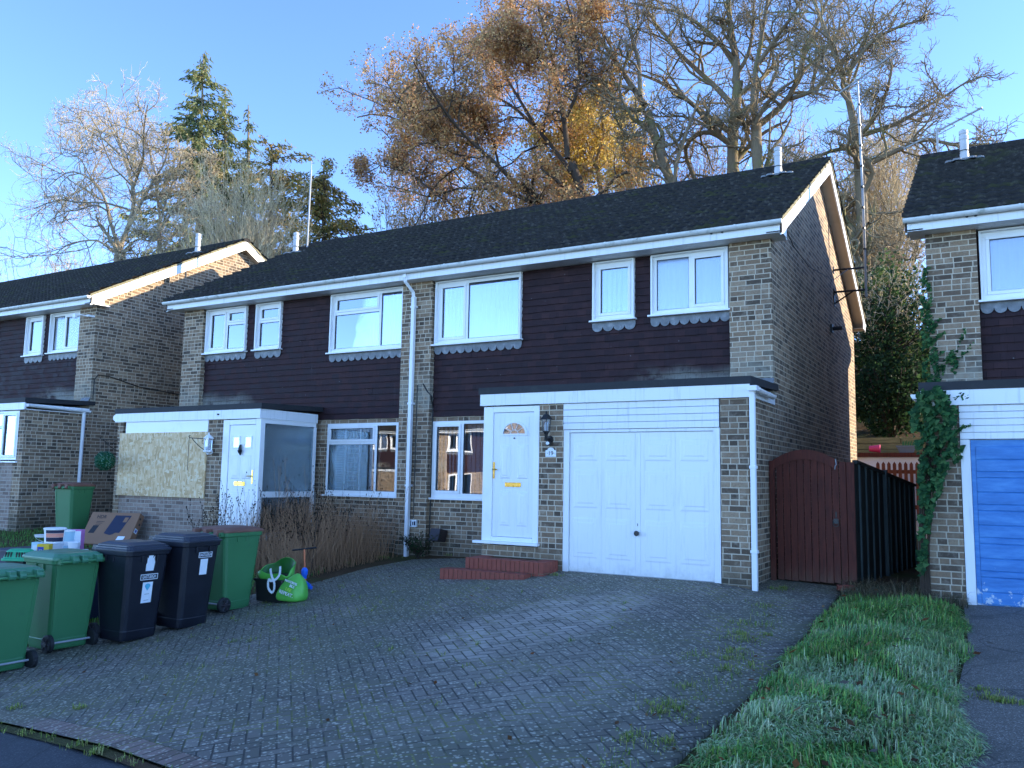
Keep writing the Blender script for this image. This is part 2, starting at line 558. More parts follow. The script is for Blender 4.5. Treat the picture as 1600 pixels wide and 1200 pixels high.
def bluedoor():
    t = NT('faded blue garage paint'); co = t.coord(); z = t.sep(co)
    n = t.noise(4, t.map(co, (.8, 1, 4)), 5, .65)
    col = t.ramp(n, [(.25, (.03, .15, .40)), (.5, (.05, .21, .52)), (.8, (.11, .33, .64))])
    w = t.m('MULTIPLY', t.step(t.m('SUBTRACT', t.noise(14, co, 5, .7), t.m('MULTIPLY', z[2], .55)), .48, .56), .85)
    col = t.mix(w, col, (.62, .66, .68))
    sc = t.m('MULTIPLY', t.step(t.noise(22, t.map(co, (1, 1, 3)), 4, .7), .68, .74), .5)
    col = t.mix(sc, col, (.4, .55, .7))
    return t.fin(col, .5, None, 0, .4)


M['blue'] = bluedoor()
M['gutter'] = simple('grimy white gutter', (.72, .73, .70), .5, .12, 7, .002, dirt=(.16, .18, .12), dirt_amt=.75)
M['gutter_clean'] = simple('clean white gutter', (.86, .86, .86), .4, .04, 4)
M['moss'] = simple('moss and mortar', (.20, .18, .11), .95, .5, 18, .01, dirt=(.09, .10, .04))
M['brown_plastic'] = simple('brown plastic box', (.035, .026, .03), .5, .15, 6)
M['green_bin'] = simple('green bin plastic', (.048, .190, .072), .42, .10, 3, .001, dirt=(.035, .10, .055), dirt_amt=.6)
M['green_lid'] = simple('green bin lid', (.06, .21, .11), .38, .12, 5, .001)
M['dark_bin'] = simple('navy black bin plastic', (.0085, .010, .017), .42, .15, 4, .001, dirt=(.03, .035, .05))
M['dark_lid'] = simple('navy bin lid', (.020, .025, .040), .4, .2, 5, .001, dirt=(.05, .06, .08))
M['brown_lid'] = simple('faded brown bin lid', (.20, .085, .055), .6, .25, 5, .002, dirt=(.26, .19, .15))
M['paper'] = simple('white label paper', (.80, .83, .85), .6, .05, 14)
M['cyan'] = simple('cyan print', (.10, .48, .62), .6, .1, 9)
M['ink'] = simple('black ink', (.015, .015, .018), .6, .1, 9)
M['navy_ink'] = simple('navy print', (.012, .018, .05), .55, .1, 9)
M['card'] = simple('brown cardboard', (.29, .155, .09), .85, .12, 4, .001)
M['bag_green'] = simple('bright green bag plastic', (.12, .47, .07), .35, .3, 5, .004)
M['bag_dark'] = simple('dark green bag lining', (.02, .14, .02), .45, .3, 5)
M['yellow'] = simple('yellow carton', (.80, .52, .02), .5, .08, 6)
M['blue_ink'] = simple('blue print', (.02, .05, .36), .5, .1, 6)
M['salmon'] = simple('salmon print', (.85, .32, .22), .5, .1, 6)
M['pink'] = simple('pink print', (.62, .20, .45), .5, .4, 8)
M['lime'] = simple('lime lettering', (.45, .75, .08), .5, .1, 6)
M['basket'] = simple('green basket plastic', (.02, .42, .19), .4, .12, 5)
M['aqua'] = simple('pale blue tub', (.45, .68, .75), .4, .1, 6)
M['blue_plastic'] = simple('bright blue plastic', (.02, .16, .75), .35, .1, 6)
M['orange'] = simple('orange painted tube', (.65, .16, .05), .4, .1, 6)
M['trough'] = simple('slate blue planter', (.16, .21, .28), .5, .2, 6)
M['magenta'] = simple('pink plastic', (.75, .05, .16), .5, .15, 6)
M['shed_white'] = simple('white painted wall', (.78, .80, .84), .6, .05, 3)
# =================================================================== HOUSES
D = 8.08          # depth of a house
WH = 6.285        # width of one half
ZF0, ZF1 = 4.767, 4.955
YE = .30
SL = .545         # roof slope
PY = -1.42        # front plane of the porches


def roof_z(y):
    return 4.965 + SL * (y + YE + .05) if y <= D / 2 else 4.965 + SL * (D + YE + .05 - y)


def wall_open(mb, x0, x1, z0, z1, y, holes, depth=.10):
    """front sheet at y with rectangular openings (hx0,hx1,hz0,hz1) and their reveals"""
    xs = sorted({x0, x1, *[h[0] for h in holes], *[h[1] for h in holes]})
    zs = sorted({z0, z1, *[h[2] for h in holes], *[h[3] for h in holes]})
    xs = [a for a in xs if x0 <= a <= x1]; zs = [a for a in zs if z0 <= a <= z1]
    for a, b in zip(xs, xs[1:]):
        for c, d in zip(zs, zs[1:]):
            mx, mz = (a + b) / 2, (c + d) / 2
            if any(h[0] < mx < h[1] and h[2] < mz < h[3] for h in holes): continue
            mb.quad((a, y, c), (b, y, c), (b, y, d), (a, y, d))
    for h in holes:
        a, b, c, d = h
        mb.quad((a, y, c), (a, y + depth, c), (a, y + depth, d), (a, y, d))
        mb.quad((b, y, c), (b, y + depth, c), (b, y + depth, d), (b, y, d))
        mb.quad((a, y, c), (b, y, c), (b, y + depth, c), (a, y + depth, c))
        mb.quad((a, y, d), (b, y, d), (b, y + depth, d), (a, y + depth, d))


def tile_hanging(root, fx, x0, x1, z0, z1, holes, y=.12):
    g = .114
    mb = MB(fx); rt = random.Random(int(abs(fx(1)) * 10) + 3)
    z = z0; r = 0
    while z < z1 - .01:
        zt = min(z + g + .02, z1)
        xs = [x0, x1]
        segs = [(x0, x1)]
        for h in holes:
            if h[2] < z + g * .75 and h[3] > z + g * .25:
                ns = []
                for a, b in segs:
                    if h[1] <= a or h[0] >= b: ns.append((a, b)); continue
                    if h[0] > a: ns.append((a, h[0]))
                    if h[1] < b: ns.append((h[1], b))
                segs = ns
        for a, b in segs:
            q = a
            w0 = .165 * (.5 if r % 2 else 1.0)
            while q < b - .01:
                e = min(q + w0, b); w0 = .165
                if b - e < .03: e = b
                jz, jy = rt.uniform(-.0035, .0035), rt.uniform(-.004, .003)
                yl = y - .024 + jy; yu = y - .002; zz = z + jz; k = rt.uniform(-.002, .002)
                mb.quad((q + .0008, yl, zz), (e - .0008, yl + k, zz + k), (e - .0008, yu, zt), (q + .0008, yu, zt))
                mb.quad((q + .0008, yl, zz), (e - .0008, yl + k, zz + k), (e - .0008, y + .01, zz), (q + .0008, y + .01, zz))
                q = e
        z += g; r += 1
    return mb.build('tile_hanging', M['tilehang'], root)


def vblind(mb, x0, x1, z0, z1, y, w=.089, seed=0, gap=None):
    rng = random.Random(seed)
    x = x0
    while x < x1 - .02:
        a = rng.uniform(-.12, .12) + .10
        dx = w * .5 * math.cos(a); dy = w * .5 * math.sin(a)
        c = x + w / 2; sw = rng.uniform(-.004, .004)
        if gap and gap[0] < c < gap[1]: sw += rng.choice((-.02, .03, .015)); dx *= .55
        mb.quad((c - dx + sw, y - dy, z0 + rng.uniform(0, .01)), (c + dx + sw, y + dy, z0), (c + dx, y + dy, z1), (c - dx, y - dy, z1))
        x += w


def curtain(mb, x0, x1, z0, z1, y, folds=7, amp=.03, slant=0.0):
    n = folds * 8
    vs = []; fs = []
    for i in range(n + 1):
        s = i / n
        yy = y + amp * math.sin(s * folds * 2 * math.pi) + amp * .3 * math.sin(s * 17)
        vs.append((x0 + (x1 - x0) * s, yy, z1))
        k = 1 - slant
        vs.append((x0 + (x1 - x0) * s * k, yy, z0))
    for i in range(n): fs.append((2 * i, 2 * i + 2, 2 * i + 3, 2 * i + 1))
    mb.add(vs, fs)


def window(root, fx, x0, x1, z0, z1, y, mull=(), trans=(), sash=(), glassm='glass', dress=None, sill=True, liner=True, lead_w=None, open_sash=False):
    """mull: x of mullions; trans: (xa, xb, z) bars; sash: index list of panes with a casement frame; dress: 'vblind' | 'curtain' | None"""
    xs = [x0] + list(mull) + [x1]
    fw = .052
    mb = MB(fx)
    yf = y + (.07 if liner else 0)       # front of the frame
    yb = yf + .06
    if liner:
        t = .026
        mb.box(x0 - t, x0, y, yb, z0 - t, z1); mb.box(x1, x1 + t, y, yb, z0 - t, z1); mb.box(x0, x1, y, yb, z0 - t, z0)
        mb.box(x0 - t, x1 + t, y, yb, z1, z1 + .02)
    mb.box(x0, x1, yf, yb, z0, z0 + fw); mb.box(x0, x1, yf, yb, z1 - fw, z1)
    mb.box(x0, x0 + fw, yf, yb, z0 + fw, z1 - fw); mb.box(x1 - fw, x1, yf, yb, z0 + fw, z1 - fw)
    for m_ in mull: mb.box(m_ - fw / 2, m_ + fw / 2, yf, yb, z0 + fw, z1 - fw)
    cells = []
    for i, (a, b) in enumerate(zip(xs, xs[1:])):
        ca = a + (fw if i == 0 else fw / 2); cb = b - (fw if i == len(xs) - 2 else fw / 2)
        zz = [z0 + fw] + [q[2] for q in trans if q[0] == i] + [z1 - fw]
        for q in trans:
            if q[0] == i: mb.box(ca, cb, yf, yb, q[2] - fw / 2, q[2] + fw / 2)
        for j, (c, d) in enumerate(zip(zz, zz[1:])):
            cells.append((i, j, ca, cb, c + (0 if j == 0 else fw / 2), d - (0 if j == len(zz) - 2 else fw / 2)))
    sw = .045
    for k, (i, j, a, b, c, d) in enumerate(cells):
        if k in sash:
            for q in ((a, b, c, c + sw), (a, b, d - sw, d), (a, a + sw, c + sw, d - sw), (b - sw, b, c + sw, d - sw)):
                mb.box(q[0], q[1], yf - .016, yb - .02, q[2], q[3])
    w = mb.build('window', M['white'], root, bevel=.004)
    for k, (i, j, a, b, c, d) in enumerate(cells):
        e = sw if k in sash else 0
        g = MB(fx); g.box(a + e, b - e, yf + .022, yf + .030, c + e, d - e)
        g.build('pane', M[glassm], w)
        gm = MB(fx)
        e2 = e + .006
        for q in ((a + e, b - e, c + e, c + e2), (a + e, b - e, d - e2, d - e), (a + e, a + e2, c + e2, d - e2), (b - e2, b - e, c + e2, d - e2)):
            gm.box(q[0], q[1], yf + .010, yf + .021, q[2], q[3])
        gm.build('gasket', M['rubber'], w)
    if dress:
        for kind, a, b, c, d in dress:
            m2 = MB(fx)
            if kind == 'vblind': vblind(m2, a, b, c, d, yb + .07, seed=int(abs(a) * 91), gap=(b - .35, b) if b - a < .7 else None); m2.build('blind', M['cloth'], w)
            elif kind == 'net': curtain(m2, a, b, c, d, yb + .08, 9, .012); m2.build('net_curtain', M['cloth'], w)
            elif kind == 'curtain': curtain(m2, a, b, c, d, yb + .12, 5, .03); m2.build('curtain', M['curtain'], w)
            elif kind == 'slant': curtain(m2, a, b, c, d, yb + .10, 4, .03, .55); m2.build('curtain', M['curtain'], w)
            elif kind == 'tan': curtain(m2, a, b, c, d, yb + .08, 4, .02); m2.build('curtain', M['tan_curtain'], w)
            elif kind == 'slats':
                z = c
                while z < d:
                    m2.quad((a, yb + .06, z), (b, yb + .06, z), (b, yb + .085, z + .012), (a, yb + .085, z + .012)); z += .045
                m2.build('blind', M['cloth'], w)
            elif kind == 'bars':
                n = max(2, int(round((b - a) / .33)))
                for q in range(1, n): m2.box(a + (b - a) * q / n - .015, a + (b - a) * q / n + .015, yf + .034, yf + .05, c, d)
                m2.build('glazing_bars', M['white'], w)
            elif kind == 'grid':
                z = c
                while z < d:
                    m2.box(a, b, yf + .034, yf + .038, z, z + .009); z += .085
                q = a
                while q < b:
                    m2.box(q, q + .008, yf + .034, yf + .038, c, d); q += .15
                m2.build('lattice', M['steel'], w)
    if sill:
        s = MB(fx); s.box(x0 - .06, x1 + .06, y - .05, yb, z0 - .062 if not liner else z0 - .055, z0 - .030 if not liner else z0 - .028)
        if not liner: s.box(x0, x1, yf, yb, z0 - .03, z0)
        s.build('sill', M['white'], w, bevel=.004)
    if lead_w:
        a, b = x0 - .04, x1 + .04
        n = max(3, int(round((b - a) / .165)))
        pts = [(a, z0 - .06), (a, z0 - .13)]
        for i in range(n):
            c = a + (b - a) * (i + .5) / n; h = (b - a) / n / 2
            for k in range(0, 9):
                an = math.pi * k / 8
                pts.append((c - h * math.cos(an) * .97, z0 - .13 - .075 * math.sin(an)))
        pts += [(b, z0 - .13), (b, z0 - .06)]
        l = MB(fx); l.prism(pts, 'y', .085, .092)
        l.build('lead_apron', M['lead'], w)
    return w


def panel(mb, x0, x1, z0, z1, y, h=.008, e=.025):
    """raised field standing proud of y towards -y"""
    lo = [(x0, y, z0), (x1, y, z0), (x1, y, z1), (x0, y, z1)]
    hi = [(x0 + e, y - h, z0 + e), (x1 - e, y - h, z0 + e), (x1 - e, y - h, z1 - e), (x0 + e, y - h, z1 - e)]
    mb.frustum(lo, hi, 0, 0)


def gutter_run(mb, p0, p1, r=.056, brackets=None, n=8):
    """half-round gutter along x or y"""
    ax = 0 if abs(p1[0] - p0[0]) > abs(p1[1] - p0[1]) else 1
    prof = [(-r, 0)] + [(-r * math.cos(math.pi * k / n), -r * math.sin(math.pi * k / n)) for k in range(1, n)] + [(r, 0), (r - .006, .004), (-r + .006, .004)]
    def pl(p, rr=1.0): return [((p[1 - ax]) + q[0] * rr, p[2] + q[1] * rr) for q in prof]
    vs = []
    k = len(prof)
    for p in (p0, p1):
        for q in prof:
            if ax == 0: vs.append((p[0], p[1] + q[0], p[2] + q[1]))
            else: vs.append((p[0] + q[0], p[1], p[2] + q[1]))
    fs = [tuple(range(k)), tuple(range(2 * k - 1, k - 1, -1))] + [(i, (i + 1) % k, k + (i + 1) % k, k + i) for i in range(k)]
    mb.add(vs, fs)
    L = abs(p1[ax] - p0[ax]); m_ = brackets or max(2, int(L / .95))
    for i in range(m_):
        s = (i + .35) / m_
        c = [p0[j] + (p1[j] - p0[j]) * s for j in range(3)]
        vs = []
        for d in (-.012, .012):
            for q in prof:
                if ax == 0: vs.append((c[0] + d, c[1] + q[0] * 1.12, c[2] + q[1] * 1.12 + .003))
                else: vs.append((c[0] + q[0] * 1.12, c[1] + d, c[2] + q[1] * 1.12 + .003))
        mb.add(vs, fs)


def roof(root, xa, xb, flues=()):
    """tiled gable roof from xa to xb (root coordinates)"""
    g = .300; sl = math.hypot(1, SL); nx, nz = -SL / sl, 1 / sl
    y0 = -YE - .05
    Ls = (D / 2 - y0) * sl
    rows = int(math.ceil(Ls / g))
    X = np.arange(xa, xb + .001, .0375); X[-1] = xb
    ph = (X / .15) % 1.0
    hprof = .040 * np.clip(np.sin(ph * math.pi), 0, 1) ** .7
    verts = []; faces = []; base = 0
    rng = np.random.RandomState(3)
    for side in (0, 1):
        for r in range(rows):
            s0 = r * g; s1 = min((r + 1) * g + .03, Ls)
            jit = rng.uniform(-.004, .004, len(X) // 8 + 2).repeat(8)[:len(X)]
            for s, o in ((s0, .002), (s0, .062), (s1, .010)):
                yy = y0 + s / sl; zz = 4.965 + s * SL / sl
                off = hprof * (.5 if o == .006 else 1) + o + jit
                Y = yy + nx * off; Z = zz + nz * off - .045
                if side: Y = D - Y
                verts.append(np.stack([X, Y, Z], 1))
            n = len(X); i = np.arange(n - 1)
            for k in (0, 1):
                a = base + k * n + i
                faces.append(np.stack([a, a + 1, a + 1 + n, a + n], 1))
            base += 3 * n
    V = np.concatenate(verts); F = np.concatenate(faces)
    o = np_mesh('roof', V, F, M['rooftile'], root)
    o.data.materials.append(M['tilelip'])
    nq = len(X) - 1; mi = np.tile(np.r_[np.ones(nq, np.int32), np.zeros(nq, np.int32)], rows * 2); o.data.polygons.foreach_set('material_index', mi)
    uvl = o.data.uv_layers.new(name='UVMap')
    p = V[F.ravel()]
    uvl.data.foreach_set('uv', np.stack([p[:, 0], p[:, 1] * sl], 1).astype(np.float32).ravel())
    # underside so that no light leaks in
    u = MB(); e = .02
    for sg in (0, 1):
        pts = [(y0 + .06, 4.94), (D / 2, 4.94 + (D / 2 - y0 - .06) * SL - .02)]
        a, b = pts
        if sg: a = (D - a[0], a[1]); b = (D - b[0], b[1])
        u.quad((xa + e, a[0], a[1]), (xb - e, a[0], a[1]), (xb - e, b[0], b[1]), (xa + e, b[0], b[1]))
    u.build('roof_lining', M['felt'], o)
    zr = roof_z(D / 2) - .02
    rb = MB(); n = int((xb - xa) / .45)
    for i in range(n):
        a = xa + (xb - xa) * i / n; b = xa + (xb - xa) * (i + 1) / n - .008
        prof = [(D / 2 + .125 * math.cos(t), zr - .055 + .105 * math.sin(t)) for t in np.linspace(0, math.pi, 9)]
        rb.prism(prof, 'x', a, b)
    rb.build('ridge_tiles', M['rooftile'], o)
    for fx_, fy_ in flues:
        zb = roof_z(fy_)
        f = MB()
        f.lathe([(.085, -.1), (.085, .12), (.079, .125), (.079, .36), (.088, .365), (.088, .43), (.07, .44), (.07, .46), (.085, .465), (.085, .52), (.03, .55)], (fx_, fy_, zb), 18)
        f.v = [(fx_ + (p[0] - fx_) * .82, fy_ + (p[1] - fy_) * .82, p[2]) for p in f.v]
        fo = f.build('flue', M['flue_grey'], o, smooth=False)
        c = MB(); c.tube([(fx_ + .074 * math.cos(a), fy_ + .074 * math.sin(a), zb + .17) for a in np.linspace(0, 2 * math.pi, 17)], .006, 5, False)
        c.build('clamp_ring', M['rubber'], fo)
        l = MB()
        for k in range(5):
            x = fx_ - .22 + k * .11
            l.lathe([(.075, -.01), (.07, .022), (.03, .03)], (x, fy_ - .1 - (.05 if k % 2 else 0), roof_z(fy_ - .1) + .03), 10)
        l.build('flue_flashing', M['lead'], fo)
    return o


def shell(root, xa, xb, gab_a=True, gab_b=True, verge=.22):
    """gable ends, back wall, floors, eaves trim for a house between xa and xb"""
    zr = roof_z(D / 2)
    w = MB()
    prof = [(.02, -.6), (D, -.6), (D, 5.0), (D / 2, zr - .10), (.02, 5.0)]
    # gable walls as slabs (the front 20 mm are covered by the corner piers)
    w.prism(prof, 'x', xb - .22, xb); w.prism(prof, 'x', xa, xa + .22)
    w.box(xa + .22, xb - .22, D - .2, D, -.6, 4.9)
    w.build('brick_wall', M['brick'], root)
    r = MB()
    r.box(xa + .23, xb - .23, .55, D - .23, 2.40, 2.55); r.box(xa + .23, xb - .23, .22, D - .23, -.3, -.05)
    r.box(xa + .23, xb - .23, .22, D - .23, 4.78, 4.83); r.box(xa + .23, xb - .23, 3.6, 3.7, -.05, 4.78)
    mid = (xa + xb) / 2; r.box(mid - .1, mid + .1, .22, 3.6, -.05, 4.78)
    r.build('room_lining', M['room'], root)
    X0, X1 = xa - verge, xb + verge
    f = MB()
    f.box(X0, X1, -YE, -YE + .025, ZF0, ZF1)
    f.build('fascia', M['white_old'], root)
    f = MB(); f.box(X0, X1, D + YE - .025, D + YE, ZF0, ZF1)
    f.build('fascia', M['white_old'], root)
    s = MB(); s.box(X0 + .03, X1 - .03, -YE + .025, .20, ZF0 + .012, ZF0 + .03)
    s.build('soffit', M['white_old'], root)
    s = MB(); s.box(X0 + .03, X1 - .03, D - .01, D + YE - .025, ZF0 + .012, ZF0 + .03)
    s.build('soffit', M['soffit'], root)
    for side, on in ((1, gab_b), (-1, gab_a)):
        if not on: continue
        xw = xb if side > 0 else xa
        xo = xw + side * verge
        b = MB()
        h = .205
        t0 = ZF1 + .0; yA = -YE
        def top(y): return roof_z(y) - .055
        for (ya, yb) in ((yA, D / 2), (D + YE, D / 2)):
            pts = [(ya, top(ya) + .0), (yb, top(yb)), (yb, top(yb) - h * 1.12), (ya, top(ya) - h * 1.0)]
            x0, x1 = sorted((xo, xo - side * .025))
            b.prism(pts, 'x', x0, x1)
        # boxed end at both eaves
        for (ya, yb) in ((-YE, .02), (D + YE, D - .02)):
            pts = [(ya, ZF0), (yb, ZF0), (yb, top(yb) - h), (ya, top(ya) - h + .02)]
            x0, x1 = sorted((xo - side * .001, xo - side * .024))
            b.prism(pts, 'x', x0, x1)
        b.build('bargeboard', M['white'], root)
        s = MB()
        for (ya, yb) in ((-YE, D / 2), (D + YE, D / 2)):
            za, zb = top(ya) - h * .8, top(yb) - h * .85
            x0, x1 = sorted((xw + side * .002, xo - side * .026))
            s.add([(x0, ya, za), (x1, ya, za), (x1, yb, zb), (x0, yb, zb), (x0, ya, za + .02), (x1, ya, za + .02), (x1, yb, zb + .02), (x0, yb, zb + .02)],
                  [(0, 1, 2, 3), (4, 5, 6, 7), (0, 1, 5, 4), (1, 2, 6, 5), (2, 3, 7, 6), (3, 0, 4, 7)])
        s.build('verge_soffit', M['soffit'], root)
        m_ = MB(); rng = random.Random(5)
        for (ya, yb) in ((-YE - .03, D / 2), (D + YE + .03, D / 2)):
            n = 26
            for i in range(n):
                a = ya + (yb - ya) * i / n; c = ya + (yb - ya) * (i + 1) / n
                k = rng.uniform(-.008, .012)
                x0, x1 = sorted((xo + side * (.012 + k), xo - side * .03))
                m_.prism([(a, roof_z(a) - .055), (c, roof_z(c) - .055), (c, roof_z(c) - .003 + k), (a, roof_z(a) - .003 + k)], 'x', x0, x1)
        m_.build('verge_bedding', M['moss'], root)
    g = MB(); gutter_run(g, (X0 - .02, -YE - .062, ZF1 - .03), (X1 + .02, -YE - .062, ZF1 - .03))
    g.build('gutter', M['gutter'], root)
    g = MB(); gutter_run(g, (X0, D + YE + .062, ZF1 - .03), (X1, D + YE + .062, ZF1 - .03))
    g.build('gutter', M['gutter_clean'], root)


PANES = dict(a=(.665, 1.825, 3.84, 4.74), b=(2.155, 2.815, 3.83, 4.74), c=(4.19, 5.90, 3.645, 4.74), g=(4.17, 5.87, .945, 2.25))


def half_front(root, fx, style, windows=True):
    """one half's front: piers, tile hanging, upper and lower windows. x runs from the gable (0) to the party line"""
    H = [PANES['a'], PANES['b'], PANES['c']]
    p = MB(fx)
    p.box(0.003, .612, 0, .125, -.5, ZF0 + .011)               # corner pier
    p.box(5.955, WH - .001, 0, .125, -.5, ZF0 + .011)           # party pier
    gh = [(PANES['g'][0], PANES['g'][1], PANES['g'][2] - .03, PANES['g'][3])] if windows else []
    wall_open(p, .612, 5.955, -.5, 2.33, .12, gh, .12)
    p.build('brick_wall', M['brick'], root)
    holes = [(a - .03, b + .03, c - .055, d + .03) for a, b, c, d in H] if windows else []
    tile_hanging(root, fx, .614, 5.953, 2.33, ZF0 + .01, holes)
    b = MB(fx)
    if windows:
        wall_open(b, .62, 5.95, 2.30, ZF0, .135, [(a - .02, q + .02, c - .03, d + .02) for a, q, c, d in H], .06)
    else:
        b.quad((.62, .135, 2.3), (5.95, .135, 2.3), (5.95, .135, ZF0), (.62, .135, ZF0))
    b.build('wall_backing', M['felt'], root)
    if not windows: return
    a, b_, c_, g = PANES['a'], PANES['b'], PANES['c'], PANES['g']
    yl = .045
    if style == 'nineteen':
        m = (a[0] + a[1]) / 2 + .02
        window(root, fx, *a, yl, mull=(m - .03,), sash=(0,), glassm='glass_obs', dress=[('net', a[0] + .05, a[1] - .05, a[2] + .04, a[3] - .05)], lead_w=True)
        window(root, fx, *b_, yl, sash=(0,), dress=[('vblind', b_[0] + .06, b_[1] - .06, b_[2] + .03, b_[3] - .06)], lead_w=True)
        window(root, fx, *c_, yl, mull=(c_[1] - .62,), sash=(1,), dress=[('vblind', c_[0] + .06, c_[1] - .65, c_[2] + .03, c_[3] - .1), ('vblind', c_[1] - .58, c_[1] - .06, c_[2] + .03, c_[3] - .06)], lead_w=True)
        window(root, fx, g[0], g[1] + .07, g[2], g[3], .105, mull=(g[1] - .56,), sash=(1,), liner=False, glassm='glass', dress=[('vblind', g[0] + .05, g[1] - .6, g[2] + .03, g[3] - .06), ('vblind', g[1] - .53, g[1], g[2] + .03, g[3] - .06)])
    elif style == 'seventeen':
        m = (a[0] + a[1]) / 2 - .02
        window(root, fx, *a, yl, mull=(m,), trans=[(1, 0, a[3] - .32)], sash=(0, 2), glassm='glass', dress=[('net', m + .05, a[1] - .05, a[2] + .04, a[3] - .05)], lead_w=True)
        window(root, fx, *b_, yl, trans=[(0, 0, b_[3] - .35)], sash=(1,), dress=[('net', b_[0] + .05, b_[1] - .2, b_[2] + .04, b_[3] - .05)], lead_w=True)
        window(root, fx, *c_, yl, mull=(c_[0] + 1.16,), trans=[(0, 0, c_[3] - .36)], sash=(1,), dress=[('net', c_[0] + .05, c_[0] + .45, c_[2] + .04, c_[3] - .05), ('net', c_[0] + .8, c_[1] - .05, c_[2] + .04, c_[3] - .05)], lead_w=True)
        window(root, fx, *g, .105, mull=(g[0] + 1.19,), trans=[(0, 0, 1.88)], sash=(1,), liner=False, glassm='glass_dark',
               dress=[('bars', g[0] + .06, g[0] + 1.15, g[2] + .05, g[3] - .05), ('grid', g[0] + .06, g[0] + 1.15, g[2] + .06, 1.84), ('slats', g[0] + .06, g[0] + .30, g[2] + .05, g[3] - .06),
                      ('slant', g[0] + .30, g[0] + .85, g[2] + .03, g[3] - .06), ('tan', g[0] + 1.0, g[0] + 1.2, g[2] + .03, 1.9)])
    else:
        m = (a[0] + a[1]) / 2 + .1
        window(root, fx, *a, yl, mull=(m,), sash=(0,), glassm='glass_obs', dress=[('net', a[0] + .05, a[1] - .05, a[2] + .04, a[3] - .05)], lead_w=True)
        window(root, fx, *b_, yl, sash=(0,), glassm='glass', dress=[('net', b_[0] + .05, b_[1] - .05, b_[2] + .04, b_[3] - .05)], lead_w=True)
        if style != 'right':
            window(root, fx, *c_, yl, mull=(c_[1] - .62,), sash=(1,), dress=[('net', c_[0] + .05, c_[1] - .65, c_[2] + .04, c_[3] - .1)], lead_w=True)
            window(root, fx, *g, .105, mull=(g[1] - .56,), sash=(1,), liner=False, dress=[('net', g[0] + .05, g[1] - .6, g[2] + .03, g[3] - .06)])


def porch_roof(root, fx, x0, x1, zb, zt):
    r = MB(fx)
    r.prism([(PY - .055, zt - .002), (.10, zt + .06), (.10, zt + .15), (PY - .055, zt + .10)], 'x', x0, x1)
    o = r.build('porch_roof', M['felt'], root)
    return o


def porch_common(root, fx, xend, zb, zt, side_open=False):
    x0 = -.02; x1 = xend
    f = MB(fx)
    f.box(x0 - .01, x1, PY - .05, PY - .025, zb, zt)
    f.box(x1 - .025, x1, PY - .025, -.01, zb, zt)
    f.box(x0, x0 + .02, PY - .025, -.01, zb + .02, zt - .02)
    f.build('porch_fascia', M['white_old'], root)
    porch_roof(root, fx, x0 - .03, x1 + .03, zb, zt)
    l = MB(fx); l.add([(-.012, -.10, zt + .10), (.30, -.10, zt + .10), (.30, -.004, zt + .24), (-.012, -.004, zt + .24), (-.012, -.10, zt + .085), (.30, -.10, zt + .085), (.30, -.004, zt + .225), (-.012, -.004, zt + .225)],
                      [(0, 1, 2, 3), (4, 5, 6, 7), (0, 1, 5, 4), (1, 2, 6, 5), (2, 3, 7, 6), (3, 0, 4, 7)])
    l.build('lead_apron', M['lead'], root)
    c = MB(fx); c.box(.06, x1 - .03, PY + .12, -.02, zb + .03, zb + .05); c.build('porch_ceiling', M['white_old'], root)


def square_pipe(root, fx, x, y, z0, z1, clips, mat='gutter_clean'):
    p = MB(fx)
    p.box(x - .033, x + .033, y - .033, y + .033, z0, z1)
    for z in clips: p.box(x - .045, x + .045, y - .04, y + .045, z - .02, z + .02)
    return p.build('downpipe', M[mat], root, bevel=.006)


